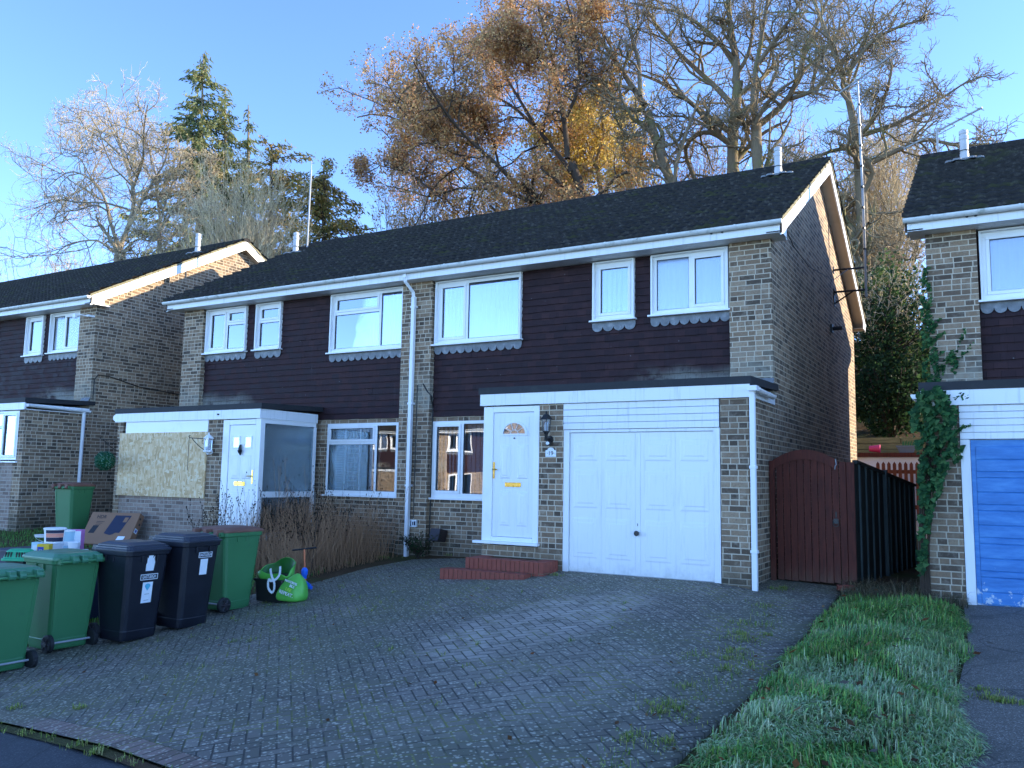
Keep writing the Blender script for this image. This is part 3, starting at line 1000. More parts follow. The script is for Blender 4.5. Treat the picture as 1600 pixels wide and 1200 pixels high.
def lantern(root, fx, x, y, z, mat, kind):
    """wall lantern standing out from the wall"""
    l = MB(fx)
    if kind == 'up':
        cy = y - .13
        l.lathe([(.012, .0), (.03, .005), (.04, .03), (.055, .045), (.055, .055)], (x, cy, z - .13), 6)
        for k in range(6):
            a = math.pi / 3 * k
            l.tube([(x + .055 * math.cos(a), cy + .055 * math.sin(a), z - .08), (x + .072 * math.cos(a), cy + .072 * math.sin(a), z + .09)], .006, 4)
        l.lathe([(.10, .09), (.085, .105), (.05, .15), (.025, .165), (.012, .17), (.018, .19), (.006, .21)], (x, cy, z), 6)
        l.tube([(x, cy, z - .12), (x + .01, cy + .02, z - .19), (x, y - .03, z - .20)], [.022, .03, .03], 8)
        l.lathe([(.05, -.03), (.055, -.02), (.055, 0)], (x, y, z - .19), 12, 'y')
        l.lathe([(.036, -.02), (.04, .03), (.03, .05)], (x, y - .05, z - .26), 10)
        o = l.build('wall_lamp', M[mat], root)
        g = MB(fx); g.lathe([(.046, -.075), (.062, .085)], (x, cy, z), 6); g.build('lamp_glass', M['glass_dark'], o)
        b = MB(fx); b.lathe([(.02, -.08), (.028, -.03), (.028, .02), (.012, .05)], (x, cy, z), 10); b.build('bulb', M['paper'], o)
        s = MB(fx); s.lathe([(.024, 0), (.026, .018), (.012, .028)], (x, y - .09, z - .245), 10, 'y'); s.build('motion_sensor', M['paper'], o)
    else:
        cy = y - .11
        l.lathe([(.10, .11), (.085, .125), (.055, .16), (.02, .18), (.01, .21), (.004, .23)], (x, cy, z), 8)
        l.lathe([(.015, -.18), (.03, -.15), (.045, -.14), (.085, -.13), (.085, -.105)], (x, cy, z), 8)
        for k in range(6):
            a = math.pi / 3 * k + .3
            l.tube([(x + .07 * math.cos(a), cy + .07 * math.sin(a), z - .11), (x + .082 * math.cos(a), cy + .082 * math.sin(a), z + .12)], .007, 4)
        l.tube([(x, y, z - .14), (x, y - .06, z - .17), (x, cy, z - .15)], .012, 6)
        o = l.build('wall_lamp', M[mat], root)
        g = MB(fx); g.lathe([(.060, -.105), (.070, .11)], (x, cy, z), 8); g.build('lamp_glass', M['glass_dark'], o)
    return o


def porch_nineteen(root, fx):
    """garage and front door of number 19; x measured from the gable"""
    zb, zt = 2.34, 2.51
    porch_common(root, fx, 3.97, zb, zt)
    w = MB(fx)
    w.box(0, .36, PY, PY + .1, -.3, zb + .02)
    w.box(0, .10, PY + .1, -.003, -.3, zb + .04)
    w.build('brick_wall', M['brick'], root)
    w = MB(fx)
    w.box(2.60, 2.985, PY, PY + .1, -.3, zb + .02)
    w.box(2.985, 3.93, PY + .02, PY + .1, -.3, .30)
    w.box(3.84, 3.94, PY + .1, .11, -.3, zb + .02)
    w.box(2.72, 2.80, PY + .1, .11, -.3, zb + .02)
    w.build('brick_pier', M['brick'], root)
    # ---- garage door
    f = MB(fx)
    f.box(.37, .455, PY + .005, PY + .09, -.02, 1.965); f.box(2.515, 2.60, PY + .005, PY + .09, -.02, 1.965)
    f.box(.455, 2.515, PY + .005, PY + .09, 1.925, 1.965)
    fr = f.build('garage_frame', M['white_old'], root, bevel=.004)
    c = MB(fx)
    z = 1.967
    for k in range(4):
        h = (zb - .002 - 1.967) / 4
        c.prism([(PY - .012, z + .004), (PY + .05, z + .004), (PY + .05, z + h - .001), (PY - .004, z + h - .001), (PY - .012, z + h - .012)], 'x', .375, 2.598)
        z += h
    c.build('cladding', M['white_old'], root)
    d = MB(fx)
    cols = [(.465, .965), (.972, 1.452), (1.535, 2.022), (2.028, 2.507)]
    yd = PY + .035
    d.box(.462, 2.510, yd + .004, yd + .03, .012, 1.92)
    for a, b in cols:
        d.box(a, b, yd, yd + .004, .015, 1.918)
        for z0, z1 in ((1.53, 1.82), (.88, 1.41), (.20, .75)):
            panel(d, a + .055, b - .055, z0, z1, yd, .007, .022)
            panel(d, a + .11, b - .11, z0 + .06, z1 - .06, yd - .007, .006, .018)
    d.box(1.462, 1.525, yd - .003, yd + .004, .015, 1.918)
    gd = d.build('garage_door', M['white_door'], root)
    h = MB(fx); h.lathe([(.02, .004), (.02, -.03), (.034, -.034), (.036, -.05), (.03, -.058)], (1.5, yd, .57), 14, 'y'); h.build('door_handle', M['black'], gd)
    k = MB(fx); k.box(1.494, 1.502, yd - .006, yd, .665, .70); k.build('keyhole', M['black'], gd)
    wst = MB(fx); wst.box(.46, 2.512, yd - .012, yd + .05, -.012, .012); wst.build('weather_strip', M['steel'], gd)
    # ---- front door
    f = MB(fx)
    y0 = PY - .012
    f.box(2.985, 3.075, y0, y0 + .09, .36, 2.325); f.box(3.76, 3.925, y0, y0 + .09, .36, 2.325)
    f.box(3.075, 3.76, y0, y0 + .09, 2.235, 2.325); f.box(3.075, 3.76, y0, y0 + .09, .36, .425)
    fo = f.build('door_frame', M['white'], root, bevel=.008)
    s = MB(fx); s.box(2.96, 4.04, y0 - .07, y0 + .02, .322, .36); s.build('door_sill', M['white'], fo, bevel=.006)
    d = MB(fx); yd = y0 + .02
    d.box(3.08, 3.755, yd, yd + .05, .43, 2.23)
    d.box(3.16, 3.675, yd - .004, yd, .5, 2.17)
    for a, b, c_, e in ((3.455, 3.635, 1.265, 1.765), (3.165 + .0, 3.345, 1.265, 1.765), (3.455, 3.635, .585, 1.085), (3.165, 3.345, .585, 1.085)):
        panel(d, a, b, c_, e, yd - .004, .012, .02); panel(d, a + .04, b - .04, c_ + .04, e - .04, yd - .016, .006, .02)
    n = 16
    out = [(3.40 + .225 * math.cos(t), 1.895 + .215 * math.sin(t)) for t in np.linspace(0, math.pi, n)]
    inn = [(3.40 + .185 * math.cos(t), 1.92 + .155 * math.sin(t)) for t in np.linspace(0, math.pi, n)]
    for i in range(n - 1):
        d.prism([out[i], out[i + 1], inn[i + 1], inn[i]], 'y', yd - .022, yd - .003)
    d.prism([(3.215, 1.92), (3.585, 1.92), (3.625, 1.895), (3.175, 1.895)], 'y', yd - .022, yd - .003)
    do = d.build('front_door', M['white_door'], root)
    g = MB(fx); g.prism(inn, 'y', yd - .010, yd - .004); g.build('fanlight', M['glass'], do)
    b = MB(fx); b.prism([(3.40 + .178 * math.cos(t), 1.923 + .148 * math.sin(t)) for t in np.linspace(0, math.pi, n)], 'y', yd - .0025, yd - .0012); b.build('fanlight_backing', M['tan_curtain'], do)
    r = MB(fx)
    for t in (36, 72, 108, 144):
        t = R(t); r.tube([(3.40 + .06 * math.cos(t), yd - .013, 1.922 + .05 * math.sin(t)), (3.40 + .185 * math.cos(t), yd - .013, 1.92 + .155 * math.sin(t))], .005, 4)
    r.tube([(3.40 + .065 * math.cos(t), yd - .013, 1.92 + .055 * math.sin(t)) for t in np.linspace(0, math.pi, 10)], .006, 4)
    r.build('fanlight_bars', M['white'], do)
    l = MB(fx); l.box(3.28, 3.545, yd - .014, yd - .003, 1.148, 1.212); l.box(3.295, 3.53, yd - .02, yd - .014, 1.16, 1.20); l.build('letterbox', M['brass'], do, bevel=.003)
    h = MB(fx); h.box(3.727, 3.752, yd - .010, yd, 1.265, 1.505); h.tube([(3.74, yd - .01, 1.40), (3.74, yd - .045, 1.40), (3.665, yd - .045, 1.398)], .010, 8); h.build('door_handle', M['brass'], do)
    e = MB(fx); e.lathe([(.012, 0), (.012, -.012), (.004, -.014)], (3.40, yd - .003, 1.855), 10, 'y'); e.build('spyhole', M['black'], do)
    lantern(root, fx, 2.81, PY, 2.02, 'black', 'up')
    # ---- number plate
    p = MB(fx)
    pts = [(2.712, 1.585), (2.878, 1.585), (2.878, 1.675), (2.855, 1.682)] + [(2.795 + .052 * math.cos(t), 1.682 + .034 * math.sin(t)) for t in np.linspace(0, math.pi, 9)] + [(2.735, 1.682), (2.712, 1.675)]
    p.prism(pts, 'y', PY - .012, PY - .001)
    po = p.build('number_plate', M['paper'], root)
    s = -1 if fx(1) < 0 else 1
    text_mesh('·19·', .085, M['ink'], po, M=Matrix.Translation((fx(2.795), PY - .0135, 1.632)) @ Matrix.Rotation(R(90), 4, 'X'))
    # ---- side gutter and downpipe
    g = MB(fx); gutter_run(g, (-.085, PY - .12, zt - .045), (-.085, -.42, zt - .06), .05, 2); g.box(-.145, -.03, PY - .16, PY - .02, zt - .10, zt - .035)
    g.build('gutter', M['gutter_clean'], root)
    square_pipe(root, fx, -.06, PY - .03, -.06, zt - .08, (1.46, .42))


def porch_seventeen(root, fx):
    zb, zt = 2.255, 2.425
    porch_common(root, fx, 4.02, zb, zt)
    w = MB(fx)
    w.box(0, .17, PY, PY + .1, -.7, zb + .02)
    w.box(0, .10, PY + .1, -.003, -.7, zb + .02)
    w.build('brick_wall', M['brick'], root)
    w = MB(fx); w.box(2.65, 3.10, PY, PY + .1, -.7, zb + .02); w.build('brick_pier', M['brick'], root)
    i = MB(fx); i.box(.17, 2.65, PY + .015, PY + .1, -.7, .86); i.build('infill_wall', M['brick_infill'], root)
    b = MB(fx); b.box(.13, 2.655, PY - .03, PY - .006, .815, 2.035); b.build('window_boarding', M['osb'], root, label='chipboard sheet screwed over the window opening')
    c = MB(fx); c.box(.27, 2.645, PY - .008, PY + .03, 2.036, zb - .002); c.build('panel_board', M['white'], root)
    # glazed side (faces the drive) with corner post
    f = MB(fx); X = 4.0
    f.box(3.98 - .09, X + .005, PY - .005, PY + .10, .0, zb)
    f.box(X - .05, X, PY + .1, -.02, zb - .08, zb); f.box(X - .05, X, -.075, -.005, .1, zb - .08)
    f.box(X - .05, X, PY + .1, -.075, .86, .965); f.box(X - .05, X, PY + .1, -.075, .10, .235)
    fo = f.build('porch_frame', M['white'], root, bevel=.004)
    g = MB(fx); g.box(X - .028, X - .022, PY + .1, -.075, .965, zb - .08); g.build('pane', M['glass_reed'], fo)
    g = MB(fx); g.box(X - .028, X - .022, PY + .1, -.075, .235, .86); g.build('pane', M['glass_reed'], fo)
    cu = MB(fx); cu.box(3.25, 3.3, -.9, -.1, .2, 2.1); cu.build('porch_curtain', M['curtain'], fo)
    pw = MB(fx); pw.box(2.8, 2.9, PY + .1, .1, -.2, zb); pw.box(2.9, 3.95, -.02, .1, -.1, .95); pw.box(2.9, 3.95, PY + .1, .1, -.2, .05); pw.build('porch_lining', M['room'], root)
    # door
    f = MB(fx); y0 = PY - .01
    f.box(3.055, 3.215, y0, y0 + .08, -.1, 2.245); f.box(3.875, 3.895, y0, y0 + .08, -.1, 2.245)
    f.box(3.215, 3.875, y0, y0 + .08, 2.15, 2.245)
    fo = f.build('door_frame', M['white'], root, bevel=.006)
    d = MB(fx); yd = y0 + .015
    d.box(3.222, 3.868, yd, yd + .05, .0, 2.143)
    for a, b_, c_, e in ((3.30, 3.53, 1.18, 1.60), (3.575, 3.80, 1.18, 1.60), (3.30, 3.53, .25, .95), (3.575, 3.80, .25, .95)):
        panel(d, a, b_, c_, e, yd, .010, .018); panel(d, a + .04, b_ - .04, c_ + .04, e - .04, yd - .010, .006, .02)
    for a, b_ in ((3.30, 3.50), (3.605, 3.80)):
        for q in ((a, b_, 1.72, 1.745), (a, b_, 1.925, 1.95), (a, a + .025, 1.745, 1.925), (b_ - .025, b_, 1.745, 1.925)): d.box(q[0], q[1], yd - .012, yd, q[2], q[3])
    do = d.build('front_door', M['white'], root, bevel=.002)
    for a, b_ in ((3.325, 3.475), (3.63, 3.775)):
        g = MB(fx); g.box(a, b_, yd - .006, yd - .003, 1.745, 1.925); g.build('door_light', M['glass'], do)
    bk = MB(fx); bk.box(3.32, 3.48, yd - .0022, yd - .0010, 1.745, 1.925); bk.box(3.625, 3.78, yd - .0022, yd - .001, 1.745, 1.925); bk.build('light_backing', M['tan_curtain'], do)
    kn = MB(fx); kn.tube([(3.535, yd - .01, 1.79), (3.535, yd - .03, 1.77), (3.535, yd - .035, 1.70), (3.535, yd - .02, 1.60)], [.012, .022, .03, .012], 8)
    kn.tube([(3.535 + .045 * math.cos(t), yd - .035, 1.695 + .06 * math.sin(t)) for t in np.linspace(math.pi, 2 * math.pi, 9)], .009, 6)
    kn.build('door_knocker', M['black'], do)
    l = MB(fx); l.box(3.40, 3.67, yd - .012, yd, 1.06, 1.135); l.box(3.42, 3.65, yd - .018, yd - .012, 1.075, 1.12); l.build('letterbox', M['brass'], do, bevel=.003)
    h = MB(fx); h.box(3.832, 3.86, yd - .009, yd, 1.10, 1.34); h.tube([(3.846, yd - .01, 1.235), (3.846, yd - .045, 1.235), (3.75, yd - .045, 1.235)], .010, 8); h.build('door_handle', M['brass'], do)
    lantern(root, fx, 2.80, PY, 1.79, 'white', 'bracket')
    # two scrolled hanging brackets on the wall
    for x, s in ((2.68, -1), (.12, -1)):
        br = MB(fx)
        L = .43
        br.tube([(x, PY - .012, 1.93), (x, PY - .012, 1.66)], .009, 5)
        br.tube([(x, PY - .015, 1.90), (x + s * .0, PY - L, 1.90), (x, PY - L - .02, 1.925), (x, PY - L + .01, 1.945)], .008, 5)
        br.tube([(x, PY - .015 - .36 * q, 1.68 + .21 * q ** 1.6) for q in np.linspace(0, 1, 9)], .007, 5)
        br.tube([(x, PY - .10 + .055 * math.cos(t), 1.84 + .04 * math.sin(t)) for t in np.linspace(0, 6.28, 13)], .005, 4)
        bo = br.build('hanging_bracket', M['black'], root)
        if x > 1:
            c = MB(fx); c.tube([(x, PY - L - .01, 1.90), (x + .004, PY - L - .01, 1.32)], .006, 4); c.build('hook_chain', M['black'], bo)
    # wall outlet at porch fascia end, small gable gutter stub
    st = MB(fx); st.lathe([(.06, -.05), (.06, .05)], (-.07, PY + .02, zt - .08), 12, 'y'); st.build('gutter_end', M['gutter_clean'], root)
    sp = MB(fx); sp.box(2.93, 2.97, PY - .065, PY - .05, 2.33, 2.36); sp.build('fascia_hook', M['black'], root)


def porch_left(root, fx):
    zb, zt = 2.31, 2.46
    porch_common(root, fx, 3.97, zb, zt)
    w = MB(fx)
    wall_open(w, 0, 3.94, -.5, zb + .02, PY, [(.21, 1.9, 1.26, zb - .01)], .08)
    w.quad((0, PY, -.5), (0, -.003, -.5), (0, -.003, zb + .04), (0, PY, zb + .02))
    w.quad((3.94, PY, -.5), (3.94, .11, -.5), (3.94, .11, zb + .02), (3.94, PY, zb + .02))
    w.build('brick_wall', M['brick'], root)
    i = MB(fx); i.box(.30, 1.9, PY - .004, PY + .04, -.3, 1.20); i.build('infill_wall', M['brick_infill'], root)
    window(root, fx, .215, 1.895, 1.265, zb - .015, PY + .0, mull=(.80,), trans=[(1, 0, 1.95)], sash=(0,), liner=False, glassm='glass', dress=[('tan', .3, .78, 1.3, zb - .05), ('tan', .85, 1.85, 1.3, zb - .05)])
    g = MB(fx); gutter_run(g, (-.075, PY - .02, zt - .045), (-.075, -.03, zt - .075), .05, 2); g.build('gutter', M['gutter_clean'], root)
    b = MB(fx); b.box(-.02, .0, PY, -.02, zb - .0, zb + .08); b.build('porch_fascia', M['white_old'], root)
    p = MB(fx); p.tube([(-.06, -.16, zt - .09), (-.06, -.16, -.1)], .038, 10)
    for z in (1.2, .3): p.tube([(-.06, -.16, z), (-.06, -.16, z + .04)], .045, 10)
    p.build('downpipe', M['gutter_clean'], root)
    cb = MB(fx); cb.tube([(-.01, .06, zt + .22), (-.012, .06, 3.1), (-.012, .14, 3.22), (-.012, .4, 3.22), (-.012, 1.2, 3.06), (-.012, 2.4, 2.98), (-.012, 4.5, 2.93)], .012, 5); cb.build('wall_cable', M['black'], root)
    sp = MB(fx); sp.box(.05, .12, -.16, 0, 4.52, 4.56); sp.tube([(.08, -.05, 4.54), (.3, -.2, 4.57), (.42, -.22, 4.57)], .012, 6); sp.box(.40, .50, -.25, -.19, 4.50, 4.60)
    sp.build('security_light', M['white_old'], root)


def porch_right(root, fx):
    zb, zt = 2.30, 2.48
    porch_common(root, fx, 3.97, zb, zt)
    w = MB(fx)
    w.box(0, .36, PY, PY + .1, -.4, zb + .02); w.box(0, .10, PY + .1, -.003, -.4, zb + .04)
    w.build('brick_wall', M['brick'], root)
    w = MB(fx); w.box(2.60, 3.94, PY, PY + .1, -.4, zb + .02); w.box(3.84, 3.94, PY + .1, .11, -.4, zb + .02)
    w.build('brick_pier', M['brick'], root)
    f = MB(fx); f.box(.365, .465, PY - .005, PY + .09, -.02, 1.9); f.box(2.5, 2.6, PY - .005, PY + .09, -.02, 1.9); f.box(.465, 2.5, PY + .05, PY + .09, 1.86, 1.9)
    f.build('garage_frame', M['white_old'], root, bevel=.004)
    c = MB(fx); z = 1.902
    for k in range(5):
        h = (zb - .002 - 1.902) / 5
        c.prism([(PY - .014, z + .003), (PY + .05, z + .003), (PY + .05, z + h - .001), (PY - .004, z + h - .001), (PY - .014, z + h - .010)], 'x', .368, 2.598); z += h
    c.build('cladding', M['white_old'], root)
    d = MB(fx); yd = PY + .02
    d.box(.468, 2.498, yd + .012, yd + .04, .01, 1.895)
    z = .03; k = 0
    for h in (.14, .165, .07, .14, .165, .07, .14, .165, .07, .14, .165, .07, .14, .15):
        if z + h > 1.895: h = 1.893 - z
        d.prism([(yd + .006, z), (yd + .02, z), (yd + .02, z + h - .004), (yd + .006, z + h - .004), (yd, z + h - .012), (yd, z + .008)], 'x', .52, 2.49); z += h
    d.box(.469, .515, yd + .002, yd + .012, .01, 1.894)
    d.build('garage_door', M['blue'], root)
    g = MB(fx); gutter_run(g, (-.085, PY - .10, zt - .05), (-.085, -.42, zt - .065), .05, 2); g.build('gutter', M['gutter_clean'], root)


# ---- the pair in the middle
H1 = thing('semi_detached_house', (0, 0, 0), 0, 'middle brick pair with dark tile-hung upper storey, white garage door and number 19 plate', 'house')
shell(H1, -2 * WH, 0)
roof(H1, -2 * WH - .25, .25, flues=((-.52, 3.02), (-12.36, 3.02)))
fR = lambda x: -x
fL = lambda x: -2 * WH + x
half_front(H1, fR, 'nineteen')
porch_nineteen(H1, fR)
half_front(H1, fL, 'seventeen')
porch_seventeen(H1, fL)
# party downpipe with its swan neck
dp = MB()
xx = -6.34
dp.box(xx - .033, xx + .033, -.34, -.27, 4.80, 4.90)
dp.tube([(xx, -.305, 4.86), (xx, -.30, 4.74), (xx + .03, -.10, 4.58), (xx + .03, -.065, 4.45)], .036, 4)
dp.box(xx - .003, xx + .063, -.10, -.034, -.12, 4.5)
for z in (4.3, 2.55, 1.1): dp.box(xx - .02, xx + .08, -.105, -.004, z, z + .035)
dp.build('downpipe', M['gutter_clean'], H1)
cbl = MB()
cbl.tube([(-6.10, -.004, 2.92), (-6.0, -.01, 2.78), (-5.93, .02, 2.70), (-5.945, .10, 2.5), (-5.945, .105, 1.4), (-5.95, .105, .0)], .012, 5)
cbl.tube([(-6.22, -.01, 2.9), (-6.22, -.012, .55)], .008, 5)
cbl.build('wall_cable', M['black'], H1)
mb = MB(); mb.box(-6.27, -6.13, -.05, 0, .40, .52)
mo = mb.build('junction_box', M['paper'], H1, bevel=.004)
mb = MB(); mb.box(-6.255, -6.235, -.053, -.05, .41, .51); mb.box(-6.215, -6.195, -.053, -.05, .43, .49); mb.box(-6.18, -6.145, -.053, -.05, .43, .5); mb.build('box_marking', M['navy_ink'], mo)
mb = MB(); mb.prism([(-.20, .20), (.03, .16), (.10, .36), (-.12, .40)], 'x', -5.76, -5.56); mb.build('meter_box', M['brown_plastic'], H1, bevel=.006)
for x in (-.62, -.78):
    ov = MB(); ov.tube([(x, -YE - .001, ZF0 + .11), (x, -YE - .03, ZF0 + .11)], .018, 8); ov.build('fascia_hook', M['black'], H1)
# tall aerial bracketed to the gable
ae = MB()
for z, l in ((5.55, .62), (5.10, .62)):
    ae.box(0, .02, 5.42, 5.48, z - .07, z + .07); ae.tube([(.0, 5.45, z), (l, 5.5, z)], .022, 6)
ae.tube([(.01, 5.45, 4.86), (.36, 5.48, 5.09)], .016, 6); ae.box(0, .02, 5.42, 5.48, 4.80, 5.15)
aeo = ae.build('aerial_bracket', M['black'], H1)
am = MB(); am.tube([(.60, 5.5, 4.96), (.60, 5.45, 7.0), (.59, 5.35, 8.4), (.585, 5.3, 9.38)], [.026, .025, .022, .018], 8)
amo = am.build('aerial_mast', M['steel'], H1)
ac = MB()
for z in np.arange(5.9, 9.2, .42): ac.tube([(.60, 5.5 - (z - 5) * .045, z), (.60, 5.5 - (z - 5) * .045, z + .035)], .030, 8)
ac.tube([(.64, 5.5, 5.0), (.64, 5.45, 7.0), (.625, 5.35, 9.3)], .006, 4)
ac.build('aerial_cable', M['black'], amo)
ay = MB()
bo = np.array([.585, 5.28, 9.36]); bd = np.array([.80, -.55, .16]); bd /= np.linalg.norm(bd); pe = np.array([.56, .83, 0])
ay.tube([bo - bd * .62, bo + bd * 1.0], .02, 6)
for q in np.linspace(-.55, .95, 9): ay.tube([bo + bd * q - pe * .15, bo + bd * q + pe * .15], .010, 4)
ay.tube([bo - bd * .25 + np.array([0, 0, -.09]), bo + bd * .4 + np.array([0, 0, -.09])], .010, 5)
ay.build('aerial', M['steel'], amo)
w = MB(); w.tube([(.21, -.25, 4.96), (.16, .8, 4.84), (.12, 2.2, 4.86), (.16, 4.4, 5.1), (.3, 5.3, 5.5), (.6, 5.5, 5.55)], .008, 4); w.build('wall_cable', M['black'], H1)
cm = MB(); cm.lathe([(.035, 0), (.04, .05), (.04, .2), (.03, .22)], (0.0, 5.0, 4.28), 10, 'x'); cm.box(0, .04, 4.93, 5.07, 4.2, 4.36); cm.build('security_camera', M['black'], H1)
pm = MB(); pm.tube([(-12.44, 3.5, 6.9), (-12.42, 3.5, 9.15)], .022, 8); pmo = pm.build('roof_mast', M['steel'], H1)
pm = MB(); pm.tube([(-12.42, 3.5, 9.15), (-12.42, 3.5, 9.4)], .010, 6); pm.build('mast_tip', M['steel'], pmo)

# ---- the house to the left
H2 = thing('semi_detached_house', (-14.85, -.56, .22), 0, 'brown brick house cut by the left edge, sunlit gable over a dark tiled roof', 'house')
shell(H2, -2 * WH, 0, gab_a=False)
roof(H2, -2 * WH - .25, .25, flues=((-.45, 3.0),))
half_front(H2, fR, 'left')
half_front(H2, fL, 'left', windows=False)
porch_left(H2, fR)

# ---- the house to the right
H3 = thing('semi_detached_house', (1.97, .45, -.09), 0, 'brick house cut by the right edge, blue garage door, ivy on its corner', 'house')
shell(H3, 0, 2 * WH)
roof(H3, -.25, 2 * WH + .25, flues=((.47, 3.0),))
fX = lambda x: x
half_front(H3, fX, 'right')
half_front(H3, lambda x: 2 * WH - x, 'right', windows=False)
porch_right(H3, fX)
for x in (.52, .62):
    ov = MB(); ov.tube([(x, -YE - .001, ZF0 + .11), (x, -YE - .03, ZF0 + .11)], .018, 8); ov.build('fascia_hook', M['black'], H3)
am = MB(); am.tube([(-.02, 6.0, 5.4), (-.05, 6.0, 8.62)], .022, 6); amo = am.build('aerial_mast', M['steel'], H3)
ay = MB(); bo = np.array([-.05, 6.0, 8.55]); bd = np.array([.86, -.48, .16]); bd /= np.linalg.norm(bd)
ay.tube([bo - bd * .75, bo + bd * .95], .02, 6)
for q in np.linspace(-.7, .9, 9): ay.tube([bo + bd * q - pe * .13, bo + bd * q + pe * .13], .010, 4)
ay.tube([bo - bd * .1 + np.array([0, 0, -.08]), bo + bd * .4 + np.array([0, 0, -.08])], .010, 5)
ay.build('aerial', M['steel'], amo)
# =================================================================== GROUND
def paver_mat(name, border=False):
    t = NT(name); co = t.coord(); s = t.sep(co)
    W = .1
    if border:
        uv = t.coord('UV'); s2 = t.sep(uv)
        ru = t.m('DIVIDE', s2[0], .105); i = t.m('FLOOR', ru); fu = t.m('SUBTRACT', ru, i)
        e = t.m('MULTIPLY', t.m('MINIMUM', fu, t.m('SUBTRACT', 1.0, fu)), .105)
        fv = t.m('MULTIPLY', t.m('MINIMUM', s2[1], t.m('SUBTRACT', 1.0, s2[1])), .21)
        d = t.m('MINIMUM', e, fv); rnd = t.white(i, 5.5)
    else:
        x = t.m('DIVIDE', t.m('MULTIPLY', t.m('ADD', s[0], s[1]), .70711), W); y = t.m('DIVIDE', t.m('MULTIPLY', t.m('SUBTRACT', s[1], s[0]), .70711), W)
        i = t.m('FLOOR', x); j = t.m('FLOOR', y); fx = t.m('SUBTRACT', x, i); fy = t.m('SUBTRACT', y, j)
        q = t.m('FLOORED_MODULO', t.m('SUBTRACT', i, j), 4.0)
        is0 = t.m('COMPARE', q, 0.0, .1); is1 = t.m('COMPARE', q, 1.0, .1); is2 = t.m('COMPARE', q, 2.0, .1); is3 = t.m('COMPARE', q, 3.0, .1)
        L = t.m('ADD', fx, is1); Rr = t.m('ADD', t.m('SUBTRACT', 1.0, fx), is0)
        B = t.m('ADD', fy, is2); T = t.m('ADD', t.m('SUBTRACT', 1.0, fy), is3)
        d = t.m('MULTIPLY', t.m('MINIMUM', t.m('MINIMUM', L, Rr), t.m('MINIMUM', B, T)), W)
        rnd = t.white(t.m('SUBTRACT', i, is1), t.m('SUBTRACT', j, is2))
    d = t.m('ADD', d, t.m('MULTIPLY', t.m('SUBTRACT', t.noise(70, co, 2), .5), .005))
    blk = t.step(d, .0030, .0095)
    n = t.noise(120, co, 4, .7); mid = t.noise(6, co, 5, .65); big = t.noise(.75, co, 5, .6)
    if border: col = t.ramp(rnd[0], [(0, (.20, .13, .10)), (.5, (.26, .17, .135)), (1, (.33, .22, .18))])
    else: col = t.ramp(rnd[0], [(0, (.155, .135, .108)), (.5, (.205, .178, .145)), (1, (.27, .235, .19))])
    col = t.mix(t.m('MULTIPLY', n, .45), col, (.06, .055, .045))
    col = t.mix(t.m('MULTIPLY', t.step(t.noise(.55, t.map(co, loc=(3, 9, 0)), 5, .7), .55, .70), .4), col, (.075, .068, .058))
    # worn cleaner tracks, mossy and lichen-flecked elsewhere
    px, py = s[0], s[1]
    def blob(cx, cy, rx, ry, rot):
        c_, s_ = math.cos(rot), math.sin(rot)
        dx = t.m('SUBTRACT', px, cx); dy = t.m('SUBTRACT', py, cy)
        a = t.m('DIVIDE', t.m('ADD', t.m('MULTIPLY', dx, c_), t.m('MULTIPLY', dy, s_)), rx)
        b = t.m('DIVIDE', t.m('SUBTRACT', t.m('MULTIPLY', dy, c_), t.m('MULTIPLY', dx, s_)), ry)
        r2 = t.m('ADD', t.m('MULTIPLY', a, a), t.m('MULTIPLY', b, b))
        return t.step(t.m('ADD', r2, t.m('MULTIPLY', t.m('SUBTRACT', t.noise(2.2, co, 5, .65), .5), 1.5)), 1.25, .25)
    clean = t.m('MAXIMUM', blob(-1.45, -4.1, .8, 1.9, -.15), t.m('MULTIPLY', blob(-.6, -6.0, 1.0, 1.6, -.15), .35)) if not border else 0.0
    if not border: clean = t.m('MULTIPLY', clean, t.step(t.noise(3.5, co, 5, .7), .30, .58))
    moss = t.m('MULTIPLY', t.step(big, .36, .62), .75)
    if not border: moss = t.m('MULTIPLY', moss, t.m('SUBTRACT', 1.0, clean))
    col = t.mix(moss, col, t.mix(mid, (.080, .082, .050), (.175, .170, .108)))
    if not border: col = t.mix(t.m('MULTIPLY', clean, .8), col, t.mix(rnd[1], (.36, .315, .26), (.50, .44, .37)))
    fl = t.m('MULTIPLY', t.step(t.voro(15, co, out=0), .26, .15), t.step(t.noise(1.7, co, 4), .30, .55))
    fl2 = t.m('MULTIPLY', t.step(t.voro(27, co, out=0), .33, .18), .85)
    fl = t.m('MULTIPLY', t.m('MAXIMUM', fl, fl2), t.m('SUBTRACT', .8, t.m('MULTIPLY', clean, .7)))
    col = t.mix(t.m('MULTIPLY', fl, .8), col, (.66, .61, .47))
    grn = t.step(t.noise(1.4, t.map(co, loc=(7, 3, 0)), 5, .7), .46, .62)
    jc = t.mix(grn, (.050, .047, .038), t.mix(t.noise(25, co, 3), (.09, .10, .022), (.30, .30, .055)))
    blk = t.m('MAXIMUM', blk, t.m('MULTIPLY', moss, t.step(t.noise(4.5, co, 4, .7), .35, .6)), clamp=True)
    col = t.mix(blk, jc, col)
    h = t.m('ADD', t.m('MULTIPLY', blk, 1.0), t.m('ADD', t.m('MULTIPLY', n, .22), t.m('MULTIPLY', rnd[0], .45)))
    return t.fin(col, t.m('ADD', .62, t.m('MULTIPLY', mid, .25)), t.bump(h, .9, .008), 0, .35)


M['paver'] = paver_mat('mossy herringbone block paving')
M['border'] = paver_mat('purple soldier course', True)


